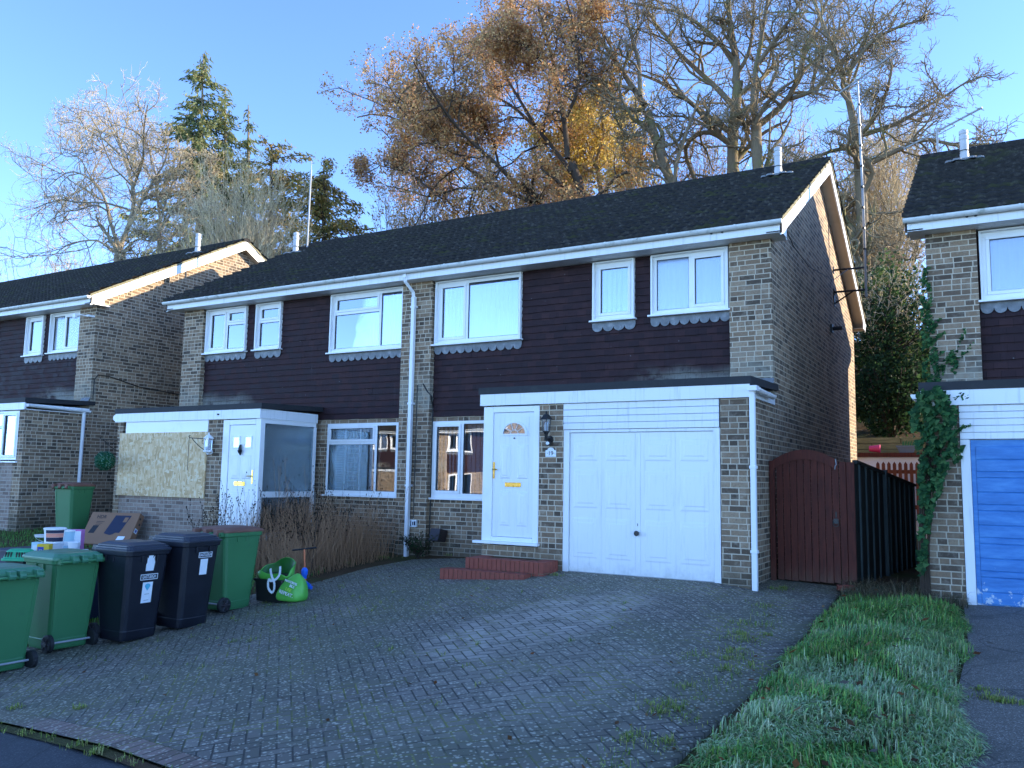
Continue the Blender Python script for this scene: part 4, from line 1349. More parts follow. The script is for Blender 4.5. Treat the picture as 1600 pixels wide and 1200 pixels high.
def tarmac(name, a, b, fleck):
    t = NT(name); co = t.coord()
    n = t.voro(130, co, out=1); sp = t.n('ShaderNodeSeparateColor'); t.set(sp.inputs[0], n)
    col = t.mix(sp.outputs[0], a, b)
    col = t.mix(t.m('MULTIPLY', t.step(sp.outputs[1], .86, .95), .55), col, fleck)
    big = t.noise(1.1, co, 6, .65)
    col = t.mix(t.m('MULTIPLY', t.step(big, .45, .7), .45), col, (.020, .024, .02))
    cr = t.step(t.voro(1.3, t.mix(.06, co, t.noise(5, co, 4, out=1)), 'DISTANCE_TO_EDGE'), .012, .004)
    col = t.mix(t.m('MULTIPLY', cr, .5), col, (.012, .013, .012))
    return t.fin(col, .75, t.bump(sp.outputs[0], .5, .004), 0, .35)


M['tarmac'] = tarmac('worn tarmac', (.095, .082, .066), (.21, .185, .15), (.55, .50, .42))
M['road'] = tarmac('road tarmac', (.028, .031, .038), (.055, .060, .070), (.15, .15, .16))


def soil_mat(name, a, b, c):
    t = NT(name); co = t.coord()
    n = t.noise(5, co, 6, .7); g = t.noise(.6, co, 4)
    col = t.mix(n, a, b); col = t.mix(t.step(g, .42, .6), col, c)
    col = t.mix(t.m('MULTIPLY', t.noise(60, co, 4, .7), .6), col, (.012, .011, .008))
    return t.fin(col, .95, t.bump(t.noise(28, co, 5, .7), .8, .03), 0, .1)


M['soil'] = soil_mat('damp soil and leaf litter', (.085, .054, .032), (.21, .135, .075), (.11, .11, .04))
M['hill'] = soil_mat('leaf-strewn hillside', (.055, .035, .018), (.14, .085, .04), (.06, .06, .025))


def sheet(name, xs, ys, mat, lift=0.0, fz=None):
    X, Y = np.meshgrid(xs, ys)
    Z = (gz(X, Y) if fz is None else fz(X, Y)) + lift
    V = np.stack([X, Y, Z], -1).reshape(-1, 3)
    nx, ny = len(xs), len(ys)
    i, j = np.meshgrid(np.arange(nx - 1), np.arange(ny - 1))
    a = (j * nx + i).ravel()
    F = np.stack([a, a + 1, a + 1 + nx, a + nx], 1)
    o = np_mesh(name, V, F, mat, smooth=True)
    tag(o, kind='structure')
    return o


def soil_z(x, y):
    z = gz(x, y)
    # keep well under the paved areas
    xl = np.interp(y, [-9, -6.9, -5.9, -5.2, -3.4, -2.5, -1.2, -.35, 0], [-8.3, -7.35, -7.2, -6.75, -6.75, -6.35, -6.25, -5.9, -4.2])
    dip = np.where((x > xl + .12) & (x < .95) & (y < .05) & (y > -8.9), -.10, -.012)
    return z + dip


sheet('ground', np.concatenate([np.linspace(-90, -20, 15), np.linspace(-19.5, 16, 143), np.linspace(18, 90, 15)]),
      np.concatenate([np.linspace(-9.4, 11.6, 85), [11.7, 12.1], np.linspace(12.6, 14.4, 3)]), M['soil'], 0, soil_z)
sheet('hillside', np.linspace(-110, 90, 80), np.concatenate([np.linspace(14.2, 60, 40), np.linspace(66, 160, 10)]), M['hill'], -.01)


def ribbon(name, L, Rr, mat, nu, nv, lift, uvscale=None, skirt=0.0, skirt_side=None):
    """sheet between two polylines, following the ground"""
    def res(P, n):
        P = np.array(P, float); s = np.r_[0, np.cumsum(np.linalg.norm(np.diff(P, axis=0), axis=1))]
        q = np.linspace(0, s[-1], n); return np.stack([np.interp(q, s, P[:, 0]), np.interp(q, s, P[:, 1])], 1), s[-1]
    a, la = res(L, nv); b, lb = res(Rr, nv)
    u = np.linspace(0, 1, nu)[None, :, None]
    P = a[:, None] * (1 - u) + b[:, None] * u
    Z = gz(P[..., 0], P[..., 1]) + lift
    V = np.concatenate([P, Z[..., None]], -1).reshape(-1, 3)
    i, j = np.meshgrid(np.arange(nu - 1), np.arange(nv - 1)); k = (j * nu + i).ravel()
    F = np.stack([k, k + 1, k + 1 + nu, k + nu], 1)
    if skirt:
        e = np.arange(nv) * nu + (nu - 1)
        base = len(V); S = V[e].copy(); S[:, 2] -= skirt
        V = np.concatenate([V, S]); q = np.arange(nv - 1)
        F = np.concatenate([F, np.stack([e[q], base + q, base + q + 1, e[q + 1]], 1)])
    o = np_mesh(name, V, F, mat)
    uvl = o.data.uv_layers.new(name='UVMap')
    uu = np.tile(np.linspace(0, 1, nu), nv); vv = np.repeat(np.linspace(0, max(la, lb), nv), nu)
    if skirt: uu = np.r_[uu, np.full(nv, 1.02)]; vv = np.r_[vv, np.linspace(0, max(la, lb), nv)]
    uvl.data.foreach_set('uv', np.stack([vv, uu], 1)[F.ravel()].astype(np.float32).ravel())
    return tag(o, kind='structure')


KL, KR = np.array([-8.2, -7.15]), np.array([3.2, -9.03])           # back edge of the soldier course along the road
kd = (KR - KL) / np.linalg.norm(KR - KL); kn = np.array([kd[1], -kd[0]])
if kn[1] > 0: kn = -kn


def kpt(x): return KL + kd * ((x - KL[0]) / kd[0])


e1 = kpt(.93)
ribbon('driveway', [kpt(-7.35), (-7.2, -5.9), (-6.75, -5.2), (-6.75, -3.4), (-6.35, -2.5), (-6.25, -1.2), (-5.9, -.35), (-4.2, .09)],
       [e1, (.95, -6.8), (1.02, -5.2), (.97, -2.2), (.93, -.37)], M['paver'], 40, 60, .006, skirt=.16)
ribbon('kerb_strip', [kpt(-8.2), kpt(2.9)], [kpt(-8.2) + kn * .20, kpt(2.9) + kn * .20], M['border'], 3, 60, .010)
ribbon('verge_mud', [kpt(-9) + kn * .20, kpt(3.2) + kn * .20], [kpt(-9) + kn * .29, kpt(3.2) + kn * .29], M['soil'], 3, 60, -.006)
far = [kpt(-40) + kn * .265, kpt(40) + kn * .265]
ribbon('road', far, [far[0] + kn * 6.0, far[1] + kn * 6.0], M['road'], 8, 60, -.016)
ribbon('far_pavement', [far[0] + kn * 5.9, far[1] + kn * 5.9], [far[0] + kn * 60, far[1] + kn * 60], M['soil'], 12, 60, .02)
ribbon('side_driveway', [(2.46, -9.2), (2.44, -6.0), (2.36, -4.9), (2.40, -3.1), (2.30, -.95)], [(9.5, -11.), (9.5, -6), (9.2, -4), (9, -2), (8.6, -.95)], M['tarmac'], 20, 40, .004)

# ---- red brick steps at number 19's door
st = thing('brick_steps', (-3.4, -1.6, .0), 0, 'two red brick steps in front of the white front door numbered 19', 'steps')
def steps():
    ox, oy = -3.4, -1.6
    tops = MB()
    for (x0, x1, y0, y1, z0, z1, nm) in ((-3.92, -2.665, -1.86, PY, -.2, .145, 'step'), (-4.19, -2.83, -2.10, -1.86, -.3, -.005, 'step')):
        b = MB(); rng = random.Random(4)
        n = int(round((x1 - x0) / .075)); w = (x1 - x0) / n
        for i in range(n):
            j = rng.uniform(-.003, .003); k = rng.uniform(-.003, .003)
            b.box(x0 + i * w + .003 - ox, x0 + (i + 1) * w - .003 - ox, y0 + j - oy, y0 + .21 - oy, z1 - .152 + k, z1 + k)
            b.box(x0 + i * w + .003 - ox, x0 + (i + 1) * w - .003 - ox, y0 + .005 - oy, y0 + .2 - oy, z0, z1 - .157)
        for side in (0, 1):
            m = int(round((y1 - y0 - .21) / .075))
            for i in range(m):
                ww = (y1 - y0 - .21) / m; a = y0 + .21 + i * ww
                xa, xb = ((x0, x0 + .21) if side == 0 else (x1 - .21, x1))
                k = rng.uniform(-.003, .003)
                b.box(xa - ox + k, xb - ox + k, a + .003 - oy, a + ww - .003 - oy, z0, z1 + k)
        o = b.build('step', M['brick_red'], st, bevel=.004, seg=1)
        c = MB(); c.box(x0 + .01 - ox, x1 - .01 - ox, y0 + .012 - oy, y1 - .002 - oy, z0, z1 - .010); c.build('step_core', M['moss'], o)
        c = MB(); c.box(x0 + .2 - ox, x1 - .2 - ox, y0 + .205 - oy, y1 - .003 - oy, z1 - .02, z1 - .004); c.build('tread', M['soil'], o)
steps()

# =================================================================== WHEELIE BINS
def rrect(hx, y0, y1, c):
    return [(-hx + c, y0), (hx - c, y0), (hx - c * .3, y0 + c * .3), (hx, y0 + c), (hx, y1 - c), (hx - c * .3, y1 - c * .3), (hx - c, y1), (-hx + c, y1), (-hx + c * .3, y1 - c * .3), (-hx, y1 - c), (-hx, y0 + c), (-hx + c * .3, y0 + c * .3)]


def loft(mb, secs):
    n = len(secs[0][1]); vs = []; fs = []
    for z, poly in secs: vs += [(p[0], p[1], z) for p in poly]
    for k in range(len(secs) - 1):
        for i in range(n):
            j = (i + 1) % n
            fs.append((k * n + i, k * n + j, (k + 1) * n + j, (k + 1) * n + i))
    fs.append(tuple(range(n - 1, -1, -1))); fs.append(tuple(range((len(secs) - 1) * n, len(secs) * n)))
    mb.add(vs, fs)


def wheelie_bin(x, y, rz, body, lid, label, group, slim=False, dome='flat', hs=1.07):
    z = float(gz(x, y)) + .008
    t = thing('wheelie_bin', (x, y, z), rz, label, 'bin', group)
    k = .93 if slim else 1.0
    b = MB()
    hb, ht = .232 * k, .285 * k
    loft(b, [(.02, rrect(hb * .97, -.24, .20, .04)), (.05, rrect(hb, -.25, .21, .05)), (.13, rrect(hb + .006, -.262, .215, .05)), (.135, rrect(hb + .002, -.258, .211, .05)), (.60, rrect((hb + ht) / 2 + .002, -.31, .255, .05)), (.925, rrect(ht - .005, -.345, .288, .05)),
             (.93, rrect(ht + .012, -.362, .303, .05)), (.985, rrect(ht + .016, -.368, .307, .05))])
    # ribs of the rear and the front corner seams
    for s in (-1, 1):
        b.add([(s * (hb - .06), .216, .16), (s * (hb - .02), .212, .16), (s * (ht - .03), .289, .90), (s * (ht - .075), .293, .90), (s * (hb - .06), .19, .16), (s * (hb - .02), .19, .16), (s * (ht - .03), .26, .90), (s * (ht - .075), .26, .90)],
              [(0, 1, 2, 3), (4, 7, 6, 5), (0, 4, 5, 1), (1, 5, 6, 2), (2, 6, 7, 3), (3, 7, 4, 0)])
        b.box(s * .10 - .008, s * .10 + .008, -.364, -.34, .86, .93); b.box(s * ht - .006, s * ht + .010, -.08, -.066, .86, .93); b.box(s * ht - .006, s * ht + .010, .066, .08, .86, .93)
    def tall(mb): mb.v = [(p[0], p[1], p[2] if p[2] < .2 else .2 + (p[2] - .2) * hs) for p in mb.v]
    tall(b)
    bo = b.build('body', body, t, bevel=.006); bo['hs'] = hs
    a = MB(); a.tube([(-.265 * k, .235, .10), (.265 * k, .235, .10)], .012, 8); a.build('axle', M['steel'], t)
    for s in (-1, 1):
        w = MB(); w.lathe([(.04, -.028), (.085, -.028), (.1, -.02), (.1, .02), (.085, .028), (.04, .028)], (s * .262 * k, .235, .10), 20, 'x')
        wo = w.build('wheel', M['rubber'], t)
        h = MB()
        for q in range(6):
            an = q * math.pi / 3
            h.box(0, 0, 0, 0, 0, 0) if False else None
            h.tube([(s * .292 * k, .235, .10), (s * .292 * k, .235 + .075 * math.cos(an), .10 + .075 * math.sin(an))], .009, 4)
        h.lathe([(.03, -.012), (.03, .012)], (s * .292 * k, .235, .10), 10, 'x')
        h.build('hub', M['brown_plastic'], wo)
    hd = MB()
    hd.tube([(-ht + .02, .362, .955), (ht - .02, .362, .955)], .017, 8)
    for q in (-1, -.34, .34, 1): hd.box(q * (ht - .04) - .02, q * (ht - .04) + .02, .30, .37, .93, .985)
    tall(hd); hd.build('handle', body, t, bevel=.004)
    l = MB()
    if dome == 'ridged':
        loft(l, [(.975, rrect(ht + .02, -.385, .30, .05)), (.995, rrect(ht + .02, -.385, .30, .05)), (1.0, rrect(ht + .002, -.36, .295, .05)), (1.018, rrect(ht, -.355, .295, .05)), (1.022, rrect(ht - .018, -.335, .29, .05)), (1.04, rrect(ht - .02, -.33, .29, .05)), (1.044, rrect(ht - .05, -.29, .28, .05)), (1.066, rrect(ht - .09, -.22, .22, .06))])
    elif dome == 'flat':
        loft(l, [(.975, rrect(ht + .022, -.39, .31, .05)), (1.0, rrect(ht + .022, -.39, .31, .05)), (1.012, rrect(ht + .008, -.37, .305, .05)), (1.035, rrect(ht - .05, -.30, .26, .07)), (1.048, rrect(ht - .12, -.2, .18, .08))])
    else:   # lid with hinge scoops
        loft(l, [(.965, rrect(ht + .022, -.39, .325, .05)), (.995, rrect(ht + .022, -.39, .325, .05)), (1.008, rrect(ht + .010, -.37, .32, .05)), (1.038, rrect(ht - .03, -.30, .29, .07)), (1.052, rrect(ht - .10, -.2, .2, .08))])
    for q in (-1, .0, 1) if dome != 'scoop' else (-.92, -.05, .45):
        c = q * (ht - .075)
        l.prism([(c - .045, .27), (c + .045, .27), (c + .034, .395), (c - .034, .395)], 'z', .955, 1.02)
        l.tube([(c - .036, .375, .965), (c + .036, .375, .965)], .032, 10)
    tall(l); l.build('lid', lid, t, bevel=.008)
    return t, bo


GB = 'wheelie bins standing by the driveway'
wheelie_bin(-6.70, -6.79, R(-90), M['green_bin'], M['green_lid'], 'green wheelie bin cut by the left edge of the photo, nearest of all', GB, dome='scoop')
wheelie_bin(-6.86, -5.98, R(-91.5), M['green_bin'], M['green_lid'], 'green wheelie bin with green lid between the cut-off bin and the first dark bin', GB, dome='scoop')
d1, b1 = wheelie_bin(-6.42, -5.42, R(90), M['dark_bin'], M['dark_lid'], 'navy wheelie bin with two white labels, one torn, and white lettering', GB, dome='ridged', hs=1.10)
d2, b2 = wheelie_bin(-6.24, -4.80, R(90), M['dark_bin'], M['dark_lid'], 'navy wheelie bin with a single blank white label beside a green bin', GB, slim=True, dome='ridged', hs=1.10)
wheelie_bin(-6.40, -3.97, R(180), M['green_bin'], M['brown_lid'], 'green wheelie bin with brown lid showing its wheel, beside the bags', GB)
tb_, _ = wheelie_bin(-13.05, -1.95, R(188), M['green_bin'], M['brown_lid'], 'green wheelie bin with brown lid far back by the house gable', GB, hs=1.1)
tb_.scale = (.84, .84, .97)


HS = 1.10
def hz(z): return .2 + (z - .2) * HS
def fy(z): return np.interp(z, [.13, .60, .925], [-.262, -.31, -.345])


def sticker(parent, pts, mat, name, off=.002):
    m = MB(); n = len(pts)
    f = [(x, fy(z) - off, hz(z)) for x, z in pts]; bk = [(x, fy(z) + .002, hz(z)) for x, z in pts]
    m.add(f + bk, [tuple(range(n))] + [(i, (i + 1) % n, n + (i + 1) % n, n + i) for i in range(n)])
    return m.build(name, mat, parent)


def bin_name(parent, cx, z, w):
    h = .062; a, b = cx - w / 2, cx + w / 2; e = .007
    for p in (((a, z), (b, z), (b, z + e), (a, z + e)), ((a, z + h - e), (b, z + h - e), (b, z + h), (a, z + h)), ((a, z), (a + e, z), (a + e, z + h), (a, z + h)), ((b - e, z), (b, z), (b, z + h), (b - e, z + h))):
        sticker(parent, p, M['paper'], 'label_border')
    tilt = math.atan2(.048, .47)
    Mx = Matrix.Translation((cx, fy(z + h / 2) - .003, hz(z + h / 2))) @ Matrix.Rotation(R(90) - tilt * .9, 4, 'X')
    text_mesh('EASTLEIGH', .052, M['paper'], parent, M=Mx, width=.72)


bin_name(b1, .03, .665, .235)
bin_name(b2, .055, .80, .205)
rg = random.Random(2)
torn = [(-.03, .76), (.075, .76), (.085, .85), (.07, .89), (.075, .92), (.05, .89), (.055, .935), (-.005, .935), (-.01, .89), (-.022, .905), (-.022, .85), (-.032, .83)]
sticker(b1, torn, M['paper'], 'torn_label')
l1 = sticker(b1, [(-.045, .42), (.09, .42), (.09, .64), (-.045, .64)], M['paper'], 'label')
pin = [(.022 + .036 * math.cos(t), .60 + .026 * math.sin(t)) for t in np.linspace(-.5, math.pi + .5, 14)] + [(.022, .548)]
sticker(l1, pin, M['cyan'], 'label_emblem', .0035)
for z in (.51, .445): sticker(l1, [(-.01, z), (.055, z), (.055, z + .006), (-.01, z + .006)], M['steel'], 'label_line', .0035)
sticker(b2, [(-.01, .61), (.10, .61), (.10, .785), (-.01, .785)], M['paper'], 'label')

# =================================================================== RUBBISH PILE
YT = -5.25
def px(u, v, y=YT): return at_y(u, v, y)
zt_ = float(px(100, 866)[2])
cg = float(gz(-8.6, -5.0))
ch = thing('storage_chest', (-8.55, -5.0, cg), 0, 'dark blue plastic chest behind the green bins with tubs stood on its lid', 'chest')
c = MB(); loft(c, [(0.0, rrect(.95, -.30, .28, .04)), (zt_ - cg - .03, rrect(.98, -.32, .30, .04))]); c.build('body', M['navy_ink'], ch)
c = MB(); loft(c, [(zt_ - cg - .03, rrect(1.02, -.35, .33, .05)), (zt_ - cg - .008, rrect(1.02, -.35, .33, .05)), (zt_ - cg, rrect(.98, -.32, .30, .05))]); c.build('lid', M['navy_ink'], ch)


def tub(name, u, w_, h, y, z, mat, label, band=None, lidm=None, lab=None, taper=.9, group='paint tubs and pots on the chest', cat='tub'):
    p = px(u, 850, y)
    t = thing(name, (p[0], y, z), R(46), label, cat, group)
    r = w_ / 2
    b = MB(); b.lathe([(r * taper, 0), (r, h * .93)], (0, 0, 0), 24); bo = b.build('body', mat, t, smooth=False)
    l = MB(); l.lathe([(r * 1.06, h * .90), (r * 1.07, h * .97), (r * .97, h), (r * .9, h * .985)], (0, 0, 0), 24); l.build('lid', lidm or M['white'], t)
    if band:
        for (z0, z1, m_) in band:
            g = MB(); n = 14
            for i in range(n):
                a0 = -2.3 + 1.9 * i / n; a1 = -2.3 + 1.9 * (i + 1) / n
                q0 = r * (taper + (1 - taper) * z0 / (h * .93)) * 1.012; q1 = r * (taper + (1 - taper) * z1 / (h * .93)) * 1.012
                g.quad((q0 * math.cos(a0), q0 * math.sin(a0), z0), (q0 * math.cos(a1), q0 * math.sin(a1), z0), (q1 * math.cos(a1), q1 * math.sin(a1), z1), (q1 * math.cos(a0), q1 * math.sin(a0), z1))
            g.build('label', m_, bo)
    hd = MB(); hd.tube([(r * 1.08 * math.cos(a), r * .75 * math.sin(a), h * .92 - .10 * math.sin(a)) for a in np.linspace(0, math.pi, 11)], .004, 4); hd.build('handle', M['white'], t)
    return t


tub('paint_tub', 83, .285, .13, -5.2, zt_, M['white'], 'white paint tub underneath the tub with navy and salmon label', lidm=M['white'])
tub('paint_tub', 84.5, .265, .20, -5.2, zt_ + .132, M['white'], 'white paint tub with navy and salmon label on top of the pile', [(.02, .075, M['navy_ink']), (.077, .13, M['salmon']), (.132, .172, M['navy_ink'])])
tub('paint_tub', 104, .20, .24, -5.05, zt_ + .06, M['aqua'], 'pale blue and white tub beside the navy labelled tub', [(.03, .09, M['paper'])])
tub('paint_tub', 104.5, .22, .058, -5.05, zt_, M['navy_ink'], 'low navy tub under the pale blue tub', lidm=M['paper'])
tub('plastic_pot', 115.5, .145, .16, -5.15, zt_, M['white'], 'small white pot in front of the pink carton', taper=.8)
tub('plastic_pot', 131, .11, .07, -5.15, zt_, M['paper'], 'smallest off-white pot at the right end of the chest', taper=.75)
tub('paint_tub', 67, .22, .035, -5.02, zt_ + .17, M['white'], 'loose white lid lying left of the navy labelled tub', cat='lid')
def carton(name, u, y, w_, d, h, m_, label, prints, rz, cat='box'):
    p = px(u, 850, y)
    t = thing(name, (p[0], y, zt_ + .001), R(rz), label, cat)
    b = MB(); b.box(-w_ / 2, w_ / 2, -d / 2, d / 2, 0, h); bo = b.build('body', m_, t, bevel=.003)
    for (x0, x1, z0, z1, mm, side) in prints:
        g = MB()
        if side == 'f': g.box(x0, x1, -d / 2 - .0025, -d / 2, z0, z1)
        else: g.box(w_ / 2, w_ / 2 + .0025, x0, x1, z0, z1)
        g.build('print', mm, bo)
    return t
carton('carton', 70.5, -5.42, .155, .10, .135, M['yellow'], 'yellow carton with dark blue panel at the front of the pile', [(-.068, .01, .012, .10, M['blue_ink'], 'f'), (-.05, -.005, .055, .066, M['paper'], 'f'), (-.055, -.005, .03, .038, M['paper'], 'f')], 32)
carton('carton', 119, -4.95, .17, .10, .30, M['pink'], 'pink and white patterned carton at the back of the pile', [(-.01, .08, .03, .28, M['paper'], 'f')], 30)
carton('jug', 58, -5.35, .10, .09, .14, M['aqua'], 'translucent pale blue plastic jug left of the yellow carton', [(-.03, .03, .04, .1, M['paper'], 'f')], 25, 'jug')
# ventilated green basket, upside down
p = px(29, 868, -5.5)
bk = thing('plastic_basket', (p[0], -5.45, zt_ - .10), R(28), 'bright green slotted plastic basket lying upside down left of the tubs', 'basket')
b = MB(); W_, D_, H_ = .215, .15, .15
loft(b, [(0, rrect(W_, -D_, D_, .05)), (.03, rrect(W_, -D_, D_, .05)), (.035, rrect(W_ - .015, -D_ + .015, D_ - .015, .05)), (H_ - .02, rrect(W_ - .045, -D_ + .04, D_ - .04, .05)), (H_, rrect(W_ - .07, -D_ + .065, D_ - .065, .05))])
bo = b.build('shell', M['basket'], bk, bevel=.004)
s = MB()
for i in range(9):
    x = -.15 + i * .0375
    if i == 3: continue
    s.prism([(x - .007, .05), (x + .007, .05), (x * .93 + .007, .115), (x * .93 - .007, .115)], 'y', -.1345, -.105)
for i in range(5):
    y = -.08 + i * .04; s.prism([(y - .006, .05), (y + .006, .05), (y + .006, .115), (y - .006, .115)], 'x', .17, .1975)
s.build('slots', M['black'], bk)
pd = thing('trestle_stand', (p[0] - .02, -5.40, float(gz(p[0], -5.4))), 0, 'dark stand holding up the green slotted basket', 'stand')
s = MB(); hh = zt_ - .10 - float(gz(p[0], -5.4)); s.box(-.2, .2, -.14, .14, hh - .03, hh)
for a in (-.17, .17):
    for c_ in (-.11, .11): s.box(a - .02, a + .02, c_ - .02, c_ + .02, 0, hh - .03)
s.build('frame', M['fence'], pd)

# ---- television carton leaning back
bx = thing('cardboard_box', (-11.85, -2.02, float(gz(-11.85, -2.0)) + .02), 0, 'large flat brown cardboard box leaning back by the brick wall', 'box')
b = MB(); b.box(-.52, .52, -.075, .075, 0, .66)
bo = b.build('carton', M['card'], bx, bevel=.004)
for (nm, m_, pts) in (('printed_screen', M['navy_ink'], [(-.08, .22), (.05, .19), (.10, .20), (.16, .24), (.24, .24), (.36, .60), (.02, .60)]), ('printed_panel', M['ink'], [(-.42, .22), (-.30, .22), (-.25, .38), (-.37, .38)]),
                      ('printed_logo', M['paper'], [(.22, .05), (.37, .05), (.40, .17), (.25, .17)]), ('printed_patch', M['card'], [(.22, .46), (.30, .46), (.32, .56), (.24, .56)])):
    g = MB(); g.prism(pts, 'y', -.0775 if nm != 'printed_patch' else -.079, -.0752); g.build(nm, m_, bo)
text_mesh('HDR', .10, M['ink'], bo, M=Matrix.Translation((-.27, -.0765, .56)) @ Matrix.Rotation(R(90), 4, 'X'))
for i in range(3):
    g = MB(); g.box(-.34, -.34 + .17 - .03 * i, -.0768, -.0752, .46 - i * .035, .468 - i * .035); g.build('printed_line', M['ink'], bo)
g = MB(); g.box(.5205, .5225, -.055, .035, .27, .36); go = g.build('side_label', M['paper'], bo)
g = MB(); g.box(.5226, .5235, -.03, .015, .29, .34); g.build('label_print', M['blue_ink'], go)
for i, (a, z) in enumerate(((-.02, .56), (.02, .46), (-.03, .12), (.03, .08))):
    g = MB(); g.box(.5205, .5220, a - .02, a + .02, z - .02, z + .02); g.build('side_print', M['ink'], bo)
bx.rotation_euler = (R(-30), R(0), R(18))

# =================================================================== BAGS, BOX, SCOOTER
xb, yb = -6.0, -3.42
rb = thing('recycling_box', (xb, yb, float(gz(xb, yb)) + .006), R(6), 'black open recycling box beside the brown-lidded bin, green bag stuffed inside', 'box')
b = MB()
w_, d_, h_ = .255, .19, .30
def ring(hx, hy): return rrect(hx, -hy, hy, .03)
secs = [(0, ring(w_ * .86, d_ * .86)), (h_ - .03, ring(w_ - .012, d_ - .012)), (h_ - .03, ring(w_ + .005, d_ + .005)), (h_, ring(w_ + .005, d_ + .005)), (h_, ring(w_ - .02, d_ - .02)), (.06, ring(w_ * .84, d_ * .84))]
loft(b, secs); b.build('tub', M['black'], rb)
def bag(name, x, y, z, rz, label, secs, mats, group='bright green carrier bags', tilt=(0, 0)):
    t = thing(name, (x, y, z), rz, label, 'bag', group)
    t.rotation_euler = (tilt[0], tilt[1], rz)
    return t
bg = bag('carrier_bag', xb, yb, float(gz(xb, yb)) + .23, R(6), 'open bright green carrier bag with knotted white handles, on the black box', None, None)
n = 28; vs = []; fs = []; rng = np.random.RandomState(11)
prof = [(.70, .0), (.88, .06), (.98, .13), (1.02, .20), (1.0, .24)]
for k, (s_, z) in enumerate(prof):
    for i in range(n):
        a = 2 * math.pi * i / n
        wv = 1 + .06 * math.sin(3 * a + k) + .03 * rng.randn()
        sag = 0 if k < 2 else (k - 1) / 3 * (.055 * math.sin(a) - .035 * math.cos(2 * a + .4) + .02 * math.sin(5 * a) - .05 * (math.sin(a) < -.2))
        vs.append((.25 * s_ * wv * math.copysign(abs(math.cos(a)) ** .7, math.cos(a)), .185 * s_ * wv * math.copysign(abs(math.sin(a)) ** .7, math.sin(a)), z + sag))
for k in range(len(prof) - 1):
    for i in range(n):
        j = (i + 1) % n; fs.append((k * n + i, k * n + j, (k + 1) * n + j, (k + 1) * n + i))
m_ = MB(); m_.add(vs, fs); o = m_.build('sack', M['bag_green'], bg, smooth=True)
sd = o.modifiers.new('sub', 'SUBSURF'); sd.levels = 1; sd.render_levels = 2
so = o.modifiers.new('solid', 'SOLIDIFY'); so.thickness = .004
c3 = MB(); c3.add([(p[0] * .955, p[1] * .955, p[2] - .004) for p in m_.v], m_.f); l_ = c3.build('lining', M['bag_dark'], bg, smooth=True); sd = l_.modifiers.new('sub', 'SUBSURF'); sd.levels = 1; sd.render_levels = 2
m_ = MB(); loft(m_, [(.02, ring(.17, .12)), (.13, ring(.2, .145))]); m_.build('contents', M['black'], bg)
hd = MB()
def strap(mb, pts, w=.016, th=.003):
    for a, b_ in zip(pts, pts[1:]):
        a = np.array(a); b_ = np.array(b_); d = b_ - a; s = np.cross(d, (0, -1., .2)); s = s / (np.linalg.norm(s) + 1e-9) * w; q = np.array([0, -th, 0])
        mb.add([a - s, a + s, b_ + s, b_ - s, a - s + q, a + s + q, b_ + s + q, b_ - s + q], [(0, 1, 2, 3), (4, 7, 6, 5), (0, 4, 5, 1), (1, 5, 6, 2), (2, 6, 7, 3), (3, 7, 4, 0)])
strap(hd, [(.02, -.17, .22), (.05, -.19, .16), (.09, -.205, .10), (.12, -.212, .07), (.17, -.21, .10), (.205, -.20, .15), (.20, -.185, .22), (.185, -.17, .26)])
strap(hd, [(.12, -.214, .075), (.07, -.216, .06), (.045, -.218, .09), (.03, -.218, .04), (.04, -.22, -.03), (.08, -.225, -.075), (.12, -.226, -.09), (.145, -.225, -.05), (.145, -.222, .02), (.125, -.216, .07), (.06, -.217, .065)])
hd.build('handle', M['paper'], bg)

x2, y2 = -5.62, -3.50
bg2 = bag('carrier_bag', x2, y2, float(gz(x2, y2)) + .008, R(8), 'full bright green carrier bag with white lettering slumped against the box', None, None)
n = 32; vs = []; fs = []; rng = np.random.RandomState(5)
prof = [(.62, 0), (.95, .015), (1.03, .07), (1.0, .14), (.88, .21), (.66, .28), (.38, .33), (.12, .372)]
for k, (s_, z) in enumerate(prof):
    sx = .045 * (z / .37) ** 1.3
    for i in range(n):
        a = 2 * math.pi * i / n
        ca, sa = math.cos(a), math.sin(a)
        wv = 1 + .025 * rng.randn() + (.05 * math.sin(5 * a + k * .7) if 0 < k < 6 else 0)
        p_ = .6
        vs.append((sx * 1.3 + .20 * s_ * wv * math.copysign(abs(ca) ** p_, ca) - .03 * (1 - z / .37) * (ca < 0), .12 * s_ * wv * math.copysign(abs(sa) ** p_, sa) + .05 * z, z))
for k in range(len(prof) - 1):
    for i in range(n):
        j = (i + 1) % n; fs.append((k * n + i, k * n + j, (k + 1) * n + j, (k + 1) * n + i))
fs.append(tuple(range(n - 1, -1, -1))); fs.append(tuple(range((len(prof) - 1) * n, len(prof) * n)))
m_ = MB(); m_.add(vs, fs); o = m_.build('sack', M['bag_green'], bg2, smooth=True)
sd = o.modifiers.new('sub', 'SUBSURF'); sd.levels = 1; sd.render_levels = 2
for body, xx, zz, sz, mm in (('MATERIAL', .045, .262, .046, 'paper'), ('BLE', .075, .212, .052, 'paper'), ('USE', .03, .168, .058, 'lime'), ('REPEAT.', .0, .115, .064, 'paper')):
    yy = -.132 + max(0, (zz - .14)) * .32
    text_mesh(body, sz, M[mm], o, M=Matrix.Translation((xx, yy - .012, zz)) @ Matrix.Rotation(R(14), 4, 'Y') @ Matrix.Rotation(R(72 if zz > .15 else 84), 4, 'X'), extrude=.004)

